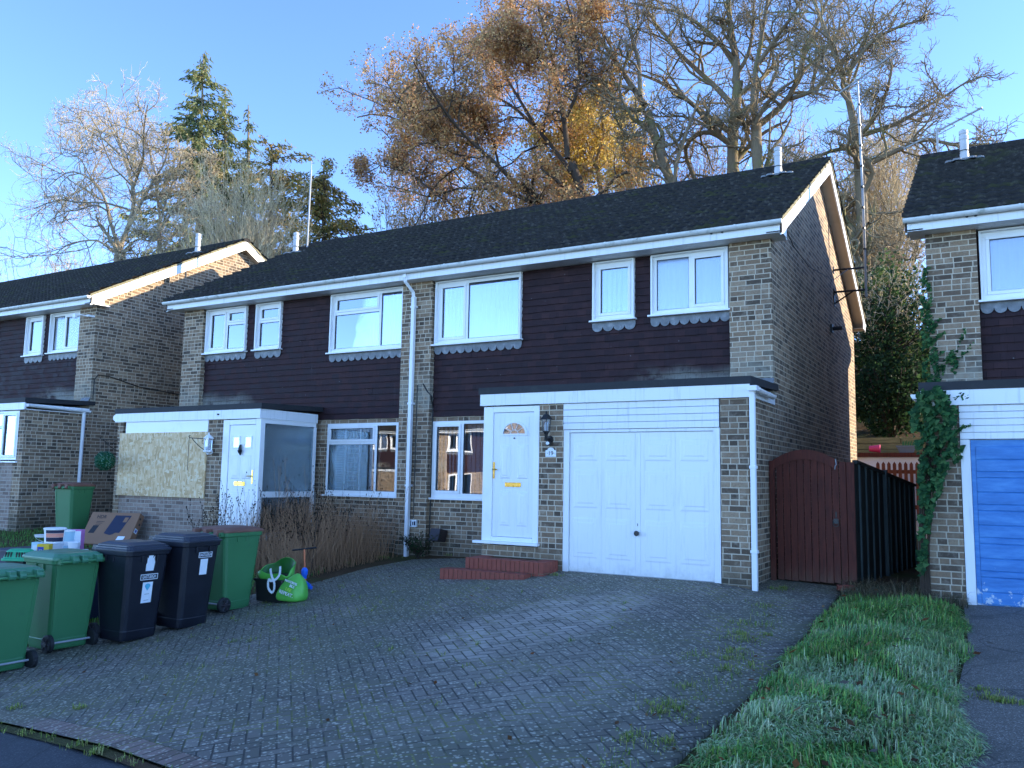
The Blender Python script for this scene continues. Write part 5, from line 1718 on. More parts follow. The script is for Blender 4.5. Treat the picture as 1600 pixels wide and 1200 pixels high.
xs, ys = -5.95, -2.95
sc_ = thing('scooter', (xs, ys, float(gz(xs, ys)) + .005), R(35), "child's scooter with blue fittings and black handlebar in front of the dry stems", 'scooter')
m_ = MB(); m_.tube([(.02, .03, .16), (-.005, .06, .40), (-.02, .075, .60)], .013, 8); m_.build('stem', M['orange'], sc_)
m_ = MB(); m_.tube([(-.19, .06, .585), (-.02, .075, .605), (.15, .08, .625)], .012, 8); hb_ = m_.build('handlebar', M['black'], sc_)
m_ = MB(); m_.lathe([(.02, -.055), (.045, -.04), (.05, .02), (.03, .05), (.02, .06)], (.0, .055, .285), 12); m_.box(-.03, .035, .02, .06, .19, .24); m_.build('clamp', M['blue_plastic'], sc_)
m_ = MB(); m_.prism([(-.02, .055), (.10, .05), (.13, .075), (.03, .16), (-.01, .17)], 'y', .0, .05); m_.prism([(.02, .14), (.08, .14), (.13, .06), (.115, .045), (.06, .10), (.02, .12)], 'y', -.03, .0); m_.build('fork', M['blue_plastic'], sc_)
m_ = MB(); m_.box(-.05, .05, .06, .42, .05, .07); m_.build('deck', M['blue_plastic'], sc_, bevel=.006)
for yy in (.02, .46):
    m_ = MB(); m_.lathe([(.02, -.016), (.05, -.016), (.055, -.01), (.055, .01), (.05, .016), (.02, .016)], (.045 if yy < .1 else 0, yy, .056), 18, 'x'); m_.build('wheel', M['rubber'], sc_)

# ---- hanging topiary ball on number 17's corner
hb = at_y(164, 720, -1.78)
tb = thing('topiary_ball', tuple(hb), 0, 'round green artificial topiary ball hanging from a bracket at the brick corner', 'hanging ball')
rng = np.random.RandomState(9); N = 1500
d = rng.randn(N, 3); d /= np.linalg.norm(d, axis=1)[:, None]
rr = .185 * (.86 + .16 * rng.rand(N))[:, None]
c = d * rr; a = np.cross(d, rng.randn(N, 3)); a /= np.linalg.norm(a, axis=1)[:, None]; b_ = np.cross(d, a) + d * .6
h = (.016 + .01 * rng.rand(N))[:, None]
V = np.stack([c - a * h * .5, c + b_ * h, c + a * h * .5, c - b_ * h * .6], 1).reshape(-1, 3)
def leafmat(name, rough=.5, trans=.25, spec=.4):
    t = NT(name); at = t.n('ShaderNodeAttribute'); at.attribute_name = 'tint'
    col = t.mix(t.m('MULTIPLY', t.noise(14, t.coord(), 2), .35), at.outputs['Color'], (.02, .02, .01))
    t.fin(col, rough, None, 0, spec)
    tl = t.n('ShaderNodeBsdfTranslucent'); t.set(tl.inputs[0], at.outputs['Color'])
    mx = t.n('ShaderNodeMixShader'); mx.inputs[0].default_value = trans
    t.t.links.new(t.bsdf.outputs[0], mx.inputs[1]); t.t.links.new(tl.outputs[0], mx.inputs[2]); t.t.links.new(mx.outputs[0], t.out.inputs[0])
    return t.mat
M['leaf'] = leafmat('foliage', .6, .45, .10)
cols = np.where(rng.rand(N, 1) < .3, [[.22, .42, .30]], [[.03, .17, .09]]) * (.6 + .7 * rng.rand(N, 1))
np_mesh('leaves', V, np.arange(4 * N).reshape(-1, 4), M['leaf'], tb, cols)
m_ = MB(); m_.lathe([(.02, -.15), (.12, -.1), (.16, 0), (.12, .1), (.02, .15)], (0, 0, 0), 14); m_.build('core', M['bag_dark'], tb)
m_ = MB()
for k in range(3):
    an = k * 2.1; m_.tube([(.15 * math.cos(an), .15 * math.sin(an), .08), (0, 0, .42)], .0025, 3)
m_.build('chain', M['black'], tb)

# =================================================================== GATE AND GARDEN BEHIND
gt = thing('garden_gate', (.5, -.37, float(gz(.5, -.4))), 0, 'dark red-brown boarded side gate with arched top between the two houses', 'gate')
g0 = float(gz(.5, -.4))
def arch(x): return 1.57 + .15 * (1 - ((x - .47) / .42) ** 2) - g0
b = MB(); rng = random.Random(3)
n = 9
for i in range(n):
    a = .10 + i * (.80 / n); c_ = a + .80 / n - .006
    j = rng.uniform(-.003, .003)
    b.prism([(a - .5, .03 + rng.uniform(0, .015)), (c_ - .5, .03), (c_ - .5, arch(c_) - .1), (a - .5, arch(a) - .1)], 'y', .0 + j, .022 + j)
bo = b.build('boards', M['gate'], gt, bevel=.002, seg=1)
b = MB()
xs_ = np.linspace(.05, .89, 15)
for a, c_ in zip(xs_, xs_[1:]): b.prism([(a - .5, arch(a) - .13), (c_ - .5, arch(c_) - .13), (c_ - .5, arch(c_)), (a - .5, arch(a))], 'y', -.022, .002)
b.build('arched_rail', M['gate'], gt)
b = MB(); b.box(.012 - .5, .075 - .5, -.03, .06, -.05, 1.57 - g0); b.build('post', M['gate'], gt, bevel=.004)
b = MB(); b.box(.905 - .5, .985 - .5, -.012, .05, -.05, 1.56 - g0); b.box(.99 - .5, 1.085 - .5, .0, .03, -.05, 1.555 - g0); b.build('post', M['gate'], gt, bevel=.003)
b = MB(); b.lathe([(.036, -.012), (.036, 0)], (.85 - .5, -.004, .83), 12, 'y'); b.tube([(.85 - .5 + .035 * math.cos(t), -.02, .80 + .04 * math.sin(t)) for t in np.linspace(0, 6.28, 15)], .006, 5); b.box(.845 - .5, .86 - .5, -.008, 0, .88, .95); b.build('latch', M['black'], gt)
b = MB(); b.tube([(.865 - .5, -.025, 1.64), (.875 - .5, -.03, 1.56), (.86 - .5, -.03, 1.545), (.855 - .5, -.03, 1.50)], .007, 4); b.build('hook', M['steel'], gt)

fe = at_y(1429, 757, 3.1); fm = at_y(1376, 736, 1.35)
P0 = np.array([1.09, -.33]); P2 = fe[:2]; P1 = P0 + (P2 - P0) * .42
fn = thing('garden_fence', (P0[0], P0[1], float(gz(*P0))), 0, 'dark boarded fence with upright battens running back beside the gate', 'fence')
z00 = float(gz(*P0))
def fz_(s): return 1.585 + (fe[2] - 1.585) * s - z00
d_ = P2 - P0; Lf = np.linalg.norm(d_); d_ /= Lf; nn = np.array([d_[1], -d_[0]])
def fbox(mb, s0, s1, o0, o1, z0, z1a, z1b):
    A = []
    for s, zt2 in ((s0, z1a), (s1, z1b)):
        for o in (o0, o1):
            q = P0 + d_ * s + nn * o - P0
            A.append((q[0], q[1], z0)); A.append((q[0], q[1], zt2))
    mb.add(A, [(0, 1, 5, 4), (2, 6, 7, 3), (0, 2, 3, 1), (4, 5, 7, 6), (1, 3, 7, 5), (0, 4, 6, 2)])
b = MB(); k = 0; s = 0.0
while s < Lf:
    e = min(s + .145, Lf); o = .004 * (k % 2)
    fbox(b, s, e - .004, -.02 - o, .0 - o, -.05, fz_(s / Lf) - .03, fz_(e / Lf) - .03); s = e; k += 1
b.build('boards', M['fence'], fn)
b = MB(); fbox(b, 0, Lf, -.03, .03, fz_(0) - .03 - .02, fz_(0), fz_(1)) if False else None
for i in range(20):
    s0, s1 = Lf * i / 20, Lf * (i + 1) / 20
    A = MB()
    zz0, zz1 = fz_(i / 20), fz_((i + 1) / 20)
    fbox(b, s0, s1, -.03, .032, min(zz0, zz1) - .035, zz0, zz1)
b.build('capping', M['fence'], fn)
b = MB()
for i in range(11):
    s0 = .16 + i * (Lf - .3) / 10
    fbox(b, s0, s0 + (.035 if i != 4 else .075), .0, .022 if i != 4 else .05, -.05, fz_(s0 / Lf) - .03 + (.05 if i == 4 else 0), fz_(s0 / Lf) - .03 + (.05 if i == 4 else 0))
b.build('battens', M['fence_grn'], fn)

YW = 11.0
zl = float(at_y(1380, 713, YW)[2])
wl = thing('garden_wall', (0.5, YW, 0), 0, 'low white painted wall seen through the gap behind the picket fence', 'wall')
b = MB(); b.box(-4.5, 4.5, 0, .2, -.1, zl - .02); b.build('face', M['shed_white'], wl)
b = MB(); b.box(-4.5, 4.5, -.05, .5, zl - .02, zl + .09); b.build('coping', M['gate'], wl, bevel=.004)
sl_ = thing('sleeper_wall', (.5, YW + .62, 0), 0, 'mossy timber sleeper retaining wall below the dark evergreen tree', 'wall')
zs = float(at_y(1380, 683, YW + .6)[2])
for k in range(3):
    b = MB(); h = (zs - zl - .05) / 3; x = -4.6 - .7 * (k % 2)
    while x < 4.5:
        b.box(x, x + 1.55, .0, .2, zl + .05 + k * h, zl + .05 + (k + 1) * h - .012); x += 1.565
    b.build('sleeper_course', M['sleeper'], sl_, bevel=.006)
pk = thing('picket_fence', (.9, YW - .5, 0), 0, 'orange-brown pointed picket fence in front of the white garden wall', 'fence')
zt2 = float(at_y(1400, 722, YW - .5)[2])
for i in range(11):
    x = -.75 + i * .125
    b = MB(); b.prism([(x - .038, .5), (x + .038, .5), (x + .038, zt2 - .05), (x, zt2 + .01), (x - .038, zt2 - .05)], 'y', 0, .022); b.build('picket', M['picket'], pk)
for za, zb in ((zt2 - .28, zt2 - .19), (.7, .8)):
    b = MB(); b.box(-.85, .65, .023, .05, za, zb); b.build('rail', M['picket'], pk)
q = at_y(1416, 708, YW + .15)
tr = thing('planter_trough', (float(q[0]), YW + .22, zl + .092), R(4), 'slate blue window-box planter on the wall ledge', 'planter')
b = MB(); loft(b, [(0, rrect(.16, -.08, .08, .02)), (.15, rrect(.22, -.11, .11, .02)), (.15, rrect(.235, -.125, .125, .02)), (.18, rrect(.235, -.125, .125, .02)), (.18, rrect(.21, -.1, .1, .02)), (.10, rrect(.2, -.09, .09, .02))]); b.build('trough', M['trough'], tr)
b = MB()
for i in range(5): b.prism([(-.1 + .05 * i, .1), (-.05 + .05 * i, .1), (-.04 + .06 * i, .3 + .03 * (i % 2)), (-.08 + .06 * i, .28)], 'y', -.01 + .01 * i, .0 + .01 * i)
b.build('plant', M['bag_dark'], tr)
q = at_y(1366, 708, YW + .1)
tq = thing('toy_bucket', (float(q[0]), YW + .15, zl + .092), 0, 'small pink plastic bucket lying on the wall ledge', 'bucket')
b = MB(); b.lathe([(.07, -.12), (.10, .12), (.105, .12), (.105, .14), (.09, .14)], (0, 0, .105), 16, 'x'); b.build('shell', M['magenta'], tq)
b = MB(); b.tube([(.13, .1 * math.cos(a), .105 + .1 * math.sin(a)) for a in np.linspace(.3, 2.8, 9)], .006, 4); b.build('handle', M['paper'], tq)
bq = thing('loose_brick', (1.0, -.72, float(gz(1.0, -.7)) + .02), R(20), 'single red brick lying at the foot of the gate post', 'brick')
b = MB(); b.box(-.1, .1, -.05, .05, 0, .065); b.box(-.06, .06, -.02, .02, .064, .066); b.build('brick', M['brick_red'], bq, bevel=.005)
# =================================================================== VEGETATION
def barkmat(name, a, b, moss=None):
    t = NT(name); co = t.coord()
    n = t.noise(6, t.map(co, (3, 3, .8)), 5, .65)
    col = t.mix(n, a, b)
    if moss is not None: col = t.mix(t.m('MULTIPLY', t.step(t.noise(.9, co, 4), .5, .65), .7), col, moss)
    return t.fin(col, .9, t.bump(n, .5, .02), 0, .15)


M['bark_oak'] = barkmat('oak bark', (.10, .076, .050), (.28, .215, .14), (.18, .17, .06))
M['twig_oak'] = barkmat('oak twigs', (.20, .15, .085), (.38, .295, .18))
M['bark_pale'] = barkmat('pale bark', (.17, .135, .09), (.34, .28, .20))
M['twig_pale'] = barkmat('pale twigs', (.46, .36, .21), (.72, .58, .38))
M['bark_dark'] = barkmat('dark bark', (.045, .032, .024), (.10, .072, .052))
M['stem'] = barkmat('dry stems', (.34, .17, .085), (.62, .38, .22))
M['stem_dark'] = barkmat('dark dry seed stems', (.030, .024, .020), (.075, .058, .045))


def resample(P, K):
    P = np.asarray(P, float); s = np.r_[0, np.cumsum(np.linalg.norm(np.diff(P, axis=0), axis=1))]
    q = np.linspace(0, s[-1], K)
    # Catmull-Rom style smoothing through linear resampling + one smoothing pass
    o = np.stack([np.interp(q, s, P[:, i]) for i in range(3)], 1)
    o[1:-1] = .25 * o[:-2] + .5 * o[1:-1] + .25 * o[2:]
    return o


def chains_mesh(sets):
    """sets: list of (P (N,K,3), R (N,K), sides) -> verts, quads"""
    VV = []; FF = []; base = 0
    for P, Rr, n in sets:
        if len(P) == 0: continue
        N, K, _ = P.shape
        T = np.gradient(P, axis=1); T /= np.linalg.norm(T, axis=2, keepdims=True) + 1e-9
        ref = np.where(np.abs(T[:, :1, 2:3]) < .9, np.array([[[0, 0, 1.]]]), np.array([[[1., 0, 0]]]))
        U = np.cross(T, np.broadcast_to(ref, T.shape)); U /= np.linalg.norm(U, axis=2, keepdims=True) + 1e-9
        W = np.cross(T, U)
        a = 2 * np.pi * np.arange(n) / n
        V = P[:, :, None] + Rr[:, :, None, None] * (np.cos(a)[None, None, :, None] * U[:, :, None] + np.sin(a)[None, None, :, None] * W[:, :, None])
        VV.append(V.reshape(-1, 3))
        c, k, j = np.meshgrid(np.arange(N), np.arange(K - 1), np.arange(n), indexing='ij')
        i0 = base + (c * K + k) * n + j; i1 = base + (c * K + k) * n + (j + 1) % n
        FF.append(np.stack([i0, i1, i1 + n, i0 + n], -1).reshape(-1, 4)); base += N * K * n
    return np.concatenate(VV), np.concatenate(FF)


def spawn(P, Rr, per, t0, t1, lf, ang, K, rng, up=.15, curl=.25, rf=.55, rmin=.009, lmin=.25, lmax=9, bias=None):
    N, KK, _ = P.shape
    idx = np.repeat(np.arange(N), per); n = len(idx)
    if n == 0: return np.zeros((0, K, 3)), np.zeros((0, K))
    t = t0 + (t1 - t0) * ((np.tile(np.arange(per), N) + rng.rand(n)) / per)
    f = t * (KK - 1); i = np.minimum(f.astype(int), KK - 2); w = (f - i)[:, None]
    p = P[idx, i] * (1 - w) + P[idx, i + 1] * w
    tg = P[idx, i + 1] - P[idx, i]; tg /= np.linalg.norm(tg, axis=1, keepdims=True) + 1e-9
    r = Rr[idx, i] * (1 - w[:, 0]) + Rr[idx, i + 1] * w[:, 0]
    plen = np.linalg.norm(np.diff(P, axis=1), axis=2).sum(1)[idx]
    q = rng.randn(n, 3); q -= tg * (q * tg).sum(1, keepdims=True); q /= np.linalg.norm(q, axis=1, keepdims=True) + 1e-9
    a = R(ang) * (.65 + .7 * rng.rand(n))[:, None]
    d = np.cos(a) * tg + np.sin(a) * q
    d[:, 2] += up; 
    if bias is not None: d += bias
    d /= np.linalg.norm(d, axis=1, keepdims=True)
    L = np.clip(plen * lf * (1 - .40 * t) * (.6 + .7 * rng.rand(n)), lmin, lmax)
    out = np.zeros((n, K, 3)); out[:, 0] = p
    drift = rng.randn(n, 3) * curl * .5
    for k in range(1, K):
        d = d + rng.randn(n, 3) * curl * .55 + drift * .5 + np.array([0, 0, up * .5])
        d /= np.linalg.norm(d, axis=1, keepdims=True)
        out[:, k] = out[:, k - 1] + d * (L / (K - 1))[:, None]
    r0 = np.maximum(np.minimum(r * rf, r * .9), rmin)
    R2 = r0[:, None] * np.linspace(1, .38, K)[None]
    return out, np.maximum(R2, rmin * .75)


def leaf_quads(C, size, rng, pal, flat=.0, droop=0.0):
    n = len(C)
    a = rng.randn(n, 3); a[:, 2] *= (1 - flat); a /= np.linalg.norm(a, axis=1, keepdims=True)
    b = np.cross(a, rng.randn(n, 3)); b /= np.linalg.norm(b, axis=1, keepdims=True) + 1e-9
    a[:, 2] -= droop; 
    h = size * (.6 + .8 * rng.rand(n, 1))
    V = np.stack([C - a * h, C + b * h * .55, C + a * h, C - b * h * .55], 1).reshape(-1, 3)
    pal = np.asarray(pal, float)
    col = pal[rng.randint(0, len(pal), n)] * (.7 + .6 * rng.rand(n, 1))
    return V, np.arange(4 * n).reshape(-1, 4), col


def pts_on(P, n, rng, spread=.1, tmin=.3):
    i = rng.randint(0, len(P), n); f = (tmin + (1 - tmin) * rng.rand(n)) * (P.shape[1] - 1); k = np.minimum(f.astype(int), P.shape[1] - 2); w = (f - k)[:, None]
    return P[i, k] * (1 - w) + P[i, k + 1] * w + rng.randn(n, 3) * spread


def limb3(pl, Y, rng, k=None, trunk=False):
    """traced limb -> 3-D; moves in depth as it leaves the trunk"""
    P = np.array([at_y(u, v, Y) for u, v in pl])
    L = np.r_[0, np.cumsum(np.linalg.norm(np.diff(P, axis=0), axis=1))]
    k = rng.uniform(-.7, .7) if k is None else k
    out = []
    for (u, v), l in zip(pl, L):
        out.append(at_y(u, v, Y + k * l * (0 if trunk else 1)))
    return np.array(out)


def tree(name, Y, limbs, label, seed, mats, leaves=None, per=(6, 5, 5, 3), group=None, up=.16, cat='tree', rmin=.010, k_all=None, curl=.3, wander=.25):
    """limbs: list of (pixel polyline, r0, r1, is_trunk)"""
    rng = np.random.RandomState(seed)
    base = at_y(*limbs[0][0][0], Y)
    gb = float(gz(base[0], Y))
    root = np.array([base[0], Y, min(gb, base[2] - .3)])
    t = thing(name, tuple(root), 0, label, cat, group)
    P0 = []; R0 = []
    K = 12
    for n_, (pl, r0, r1, tr) in enumerate(limbs):
        p = limb3(pl, Y, rng, trunk=tr, k=k_all)
        if n_ == 0: p = np.vstack([root + np.array([0, 0, -.2]), p]) 
        L = np.linalg.norm(p[-1] - p[0])
        q = resample(p, K)
        q[1:] += np.cumsum(rng.randn(K - 1, 3) * L * .006 * wander * 4, axis=0) * np.linspace(.2, 1, K - 1)[:, None] * .6
        P0.append(q); R0.append(np.linspace(r0, r1, K) * (.85 if not tr else .95))
    P0 = np.array(P0) - root; R0 = np.array(R0)
    V, F = chains_mesh([(P0, R0, 9)])
    np_mesh('trunk', V, F, mats[0], t, smooth=True)
    a, ra = spawn(P0[:], R0, per[0], .15, .95, .46, 54, 8, rng, up * .5, curl * 1.4, .58, .028, .9, 5.5)
    b, rb = spawn(a, ra, per[1], .12, 1, .58, 54, 6, rng, up * .5, curl * 1.5, .62, .018, .55, 3)
    V, F = chains_mesh([(a, ra, 5), (b, rb, 4)])
    np_mesh('branches', V, F, mats[0], t, smooth=True)
    c, rc = spawn(b, rb, per[2], .15, 1, .62, 54, 5, rng, up * .4, curl * 1.4, .62, rmin, .4, 1.8)
    d, rd = spawn(c, rc, per[3], .2, 1, .7, 50, 4, rng, up * .4, curl * 1.3, .7, rmin * .85, .25, .9)
    V, F = chains_mesh([(c, rc, 3), (d, rd, 3)])
    np_mesh('twigs', V, F, mats[1], t)
    if leaves:
        n, size, pal, spread = leaves[:4]
        cc = np.concatenate([pts_on(d, n // 8, rng, spread * .8), pts_on(c, n // 12, rng, spread * .8)])
        src = np.repeat(cc, 5, 0); src = src + rng.randn(*src.shape) * .10
        if len(leaves) > 4: src = src[leaves[4](src + root)]
        V, F, col = leaf_quads(src, size, rng, pal, .2, .15)
        np_mesh('leaves', V, F, M['leaf'], t, col)
    return t


OAK = (M['bark_oak'], M['twig_oak'])
PALE = (M['bark_pale'], M['twig_pale'])
BROWN = [(.58, .30, .12), (.68, .40, .16), (.46, .23, .10), (.72, .48, .21), (.60, .34, .19)]
YEL = [(.84, .64, .17), (.88, .70, .24), (.76, .55, .14), (.68, .56, .18), (.82, .54, .16)]
GO = 'bare oaks on the bank behind the houses'

tree('oak_tree', 23, [
    ([(1052, 292), (1040, 262), (1022, 205), (1008, 165)], .30, .20, True),
    ([(1008, 165), (985, 130), (960, 90), (930, 48), (905, 12), (895, -20)], .18, .06, False),
    ([(1006, 172), (975, 172), (955, 155), (948, 128), (920, 118), (888, 135)], .12, .04, False),
    ([(990, 140), (950, 128), (925, 122), (900, 105)], .10, .04, False),
    ([(1000, 150), (1000, 95), (985, 45), (975, -10)], .13, .05, False),
    ([(962, 92), (925, 72), (892, 62), (860, 50)], .09, .03, False),
    ([(1012, 185), (1005, 215), (975, 208), (963, 190), (958, 165)], .09, .04, False)],
    'bare oak leaning left with a low hooked limb, left of the forked oaks', 11, OAK, group=GO, per=(11, 6, 4, 2), rmin=.012)
tree('oak_tree', 25, [
    ([(1146, 292), (1142, 250), (1140, 205), (1148, 165), (1150, 130)], .34, .24, True),
    ([(1150, 130), (1152, 100), (1145, 60), (1138, 10), (1135, -30)], .22, .10, False),
    ([(1143, 208), (1105, 182), (1065, 152), (1025, 126), (985, 116), (942, 112)], .17, .05, False),
    ([(1147, 168), (1112, 128), (1072, 96), (1042, 60), (1012, 22), (1000, -15)], .17, .06, False),
    ([(1150, 105), (1130, 72), (1100, 44), (1062, 16), (1020, 14), (985, 5)], .14, .05, False),
    ([(1150, 120), (1170, 85), (1178, 40), (1180, -10)], .12, .05, False),
    ([(1140, 225), (1108, 203), (1082, 212), (1068, 232), (1075, 258), (1090, 288)], .13, .12, False),
    ([(1125, 215), (1095, 190), (1060, 180), (1030, 185), (1010, 175)], .09, .03, False)],
    'tall bare oak with long limbs reaching left, in the middle of the bank', 12, OAK, group=GO, per=(11, 6, 4, 2), rmin=.012)
tree('oak_tree', 24, [
    ([(1186, 286), (1183, 250), (1183, 215), (1184, 195)], .30, .24, True),
    ([(1183, 197), (1175, 165), (1180, 120), (1188, 70), (1195, 20), (1205, -30)], .17, .07, False),
    ([(1185, 196), (1212, 175), (1236, 153), (1248, 118), (1260, 70), (1285, 20), (1300, -20)], .18, .06, False),
    ([(1236, 154), (1275, 142), (1300, 112), (1325, 88), (1360, 70), (1400, 60)], .12, .04, False),
    ([(1186, 98), (1212, 60), (1240, 25), (1262, -20)], .13, .05, False),
    ([(1250, 115), (1290, 80), (1320, 40), (1350, 8)], .11, .04, False),
    ([(1176, 160), (1160, 185), (1150, 205)], .10, .08, False)],
    'bare oak with a clear forked trunk beside the right-hand roof flue', 13, OAK, group=GO, per=(11, 6, 4, 2), rmin=.012)
tree('oak_tree', 21, [
    ([(1352, 440), (1347, 350), (1342, 280), (1338, 215)], .28, .20, True),
    ([(1338, 218), (1332, 180), (1320, 125), (1302, 68), (1280, 15), (1270, -20)], .17, .06, False),
    ([(1340, 218), (1372, 178), (1388, 140), (1397, 100), (1392, 92)], .11, .04, False),
    ([(1343, 212), (1395, 196), (1440, 170), (1480, 146), (1520, 122)], .12, .03, False),
    ([(1346, 262), (1395, 238), (1448, 216), (1500, 230), (1550, 224)], .13, .04, False),
    ([(1340, 230), (1302, 234), (1262, 252), (1232, 268)], .10, .04, False),
    ([(1331, 165), (1292, 118), (1262, 92), (1235, 80)], .09, .03, False),
    ([(1322, 118), (1362, 62), (1402, 42), (1450, 28)], .11, .04, False),
    ([(1347, 345), (1378, 372), (1410, 408), (1440, 400)], .09, .03, False),
    ([(1345, 300), (1320, 330), (1300, 325), (1285, 340)], .07, .03, False)],
    'bare oak behind the tall aerial in the gap between the houses', 14, OAK, group=GO, per=(11, 6, 4, 2), rmin=.012)
tree('bare_tree', 27, [
    ([(1405, 430), (1408, 350), (1398, 280), (1402, 210)], .14, .05, False),
    ([(1405, 360), (1430, 310), (1425, 250), (1440, 200)], .09, .03, False),
    ([(1405, 340), (1375, 300), (1380, 240), (1365, 190)], .09, .03, False),
    ([(1407, 380), (1450, 330), (1470, 280), (1480, 240)], .08, .03, False),
    ([(1402, 390), (1350, 330), (1310, 290), (1290, 260)], .08, .03, False)],
    'thin tan bare tree tangled behind the aerial, left of the right-hand roof', 15, PALE, per=(11, 6, 5, 2), rmin=.011, k_all=.2)

def not_low(p): return np.ones(len(p), bool)
tree('oak_tree', 22, [
    ([(915, 335), (905, 300), (893, 268), (886, 245)], .30, .22, True),
    ([(887, 248), (884, 200), (876, 150), (862, 95), (845, 45), (835, 0), (830, -20)], .16, .05, False),
    ([(893, 270), (858, 222), (822, 184), (790, 160), (742, 132), (708, 114)], .14, .04, False),
    ([(835, 195), (805, 145), (778, 98), (765, 52), (770, 25)], .10, .04, False),
    ([(882, 190), (905, 140), (905, 80), (890, 20), (880, -15)], .10, .04, False),
    ([(870, 120), (835, 85), (800, 60), (775, 70)], .07, .03, False)],
    'brown-leaved oak rising above the roof, left of the bare oaks', 16, (M['bark_dark'], M['twig_oak']), leaves=(46000, .064, BROWN, .22), per=(10, 6, 4, 2), group='oaks holding brown leaves')
tree('oak_tree', 21, [
    ([(858, 345), (840, 318), (818, 298)], .24, .20, True),
    ([(818, 300), (778, 258), (738, 224), (705, 188), (672, 140), (648, 100), (645, 92)], .14, .04, False),
    ([(830, 315), (770, 290), (708, 250), (655, 208), (612, 182), (575, 180), (560, 188)], .14, .04, False),
    ([(770, 296), (715, 292), (672, 308), (640, 296), (600, 290)], .08, .03, False),
    ([(740, 228), (700, 215), (660, 205), (640, 170), (625, 160)], .09, .03, False),
    ([(780, 262), (770, 215), (745, 180), (720, 165)], .08, .03, False),
    ([(690, 310), (640, 270), (600, 262), (570, 250)], .06, .02, False)],
    'brown-leaved oak with limbs leaning far out to the left over the ridge', 17, (M['bark_dark'], M['twig_oak']), leaves=(46000, .064, BROWN, .22), per=(10, 6, 4, 2), group='oaks holding brown leaves')
tree('maple_tree', 27, [
    ([(940, 320), (935, 285), (928, 255)], .20, .14, True),
    ([(928, 258), (915, 215), (895, 180), (880, 165)], .10, .03, False), ([(930, 255), (945, 205), (935, 165), (925, 140)], .10, .03, False),
    ([(932, 270), (968, 230), (975, 195), (970, 175)], .09, .03, False), ([(928, 270), (885, 245), (850, 232), (830, 222)], .09, .03, False),
    ([(935, 282), (985, 262), (1005, 245)], .07, .03, False), ([(930, 285), (890, 280), (860, 275)], .07, .03, False), ([(936, 262), (905, 230), (890, 210)], .07, .03, False)],
    'yellow-leaved tree glowing behind the ridge between brown oak and bare oaks', 18, PALE, leaves=(26000, .075, YEL, .30), per=(9, 5, 4, 2))

# ---- left side trees
tree('bare_tree', 17, [
    ([(188, 428), (186, 400), (190, 378)], .30, .24, True),
    ([(190, 380), (206, 345), (212, 305), (200, 265), (186, 222), (168, 188)], .16, .05, False),
    ([(186, 385), (170, 345), (166, 308), (142, 278), (105, 262), (72, 292)], .13, .03, False),
    ([(200, 358), (220, 318), (238, 285), (262, 252), (270, 215)], .11, .03, False),
    ([(205, 300), (225, 250), (225, 205), (232, 165)], .10, .03, False),
    ([(168, 330), (150, 318), (120, 330), (85, 330)], .07, .02, False),
    ([(184, 398), (150, 372), (110, 380), (62, 410)], .09, .02, False),
    ([(186, 240), (160, 215), (130, 200), (118, 168)], .08, .02, False),
    ([(190, 395), (215, 372), (238, 380), (252, 372)], .08, .03, False),
    ([(143, 280), (125, 245), (100, 238), (80, 250)], .06, .02, False)],
    'pale sunlit bare tree with forked trunk at the far left', 21, PALE, per=(11, 6, 5, 2), rmin=.011, k_all=None)
tree('bare_tree', 18, [
    ([(252, 415), (253, 380), (251, 350)], .16, .13, True),
    ([(251, 352), (247, 312), (246, 275), (236, 240), (232, 215)], .10, .03, False),
    ([(252, 360), (275, 318), (305, 284), (340, 268)], .09, .03, False),
    ([(252, 345), (262, 300), (280, 270), (285, 240)], .07, .03, False),
    ([(252, 385), (290, 350), (330, 330)], .06, .02, False)],
    'smaller bare tree between the pale bare tree and the tall conifer', 22, PALE, per=(11, 6, 4, 2), rmin=.012)


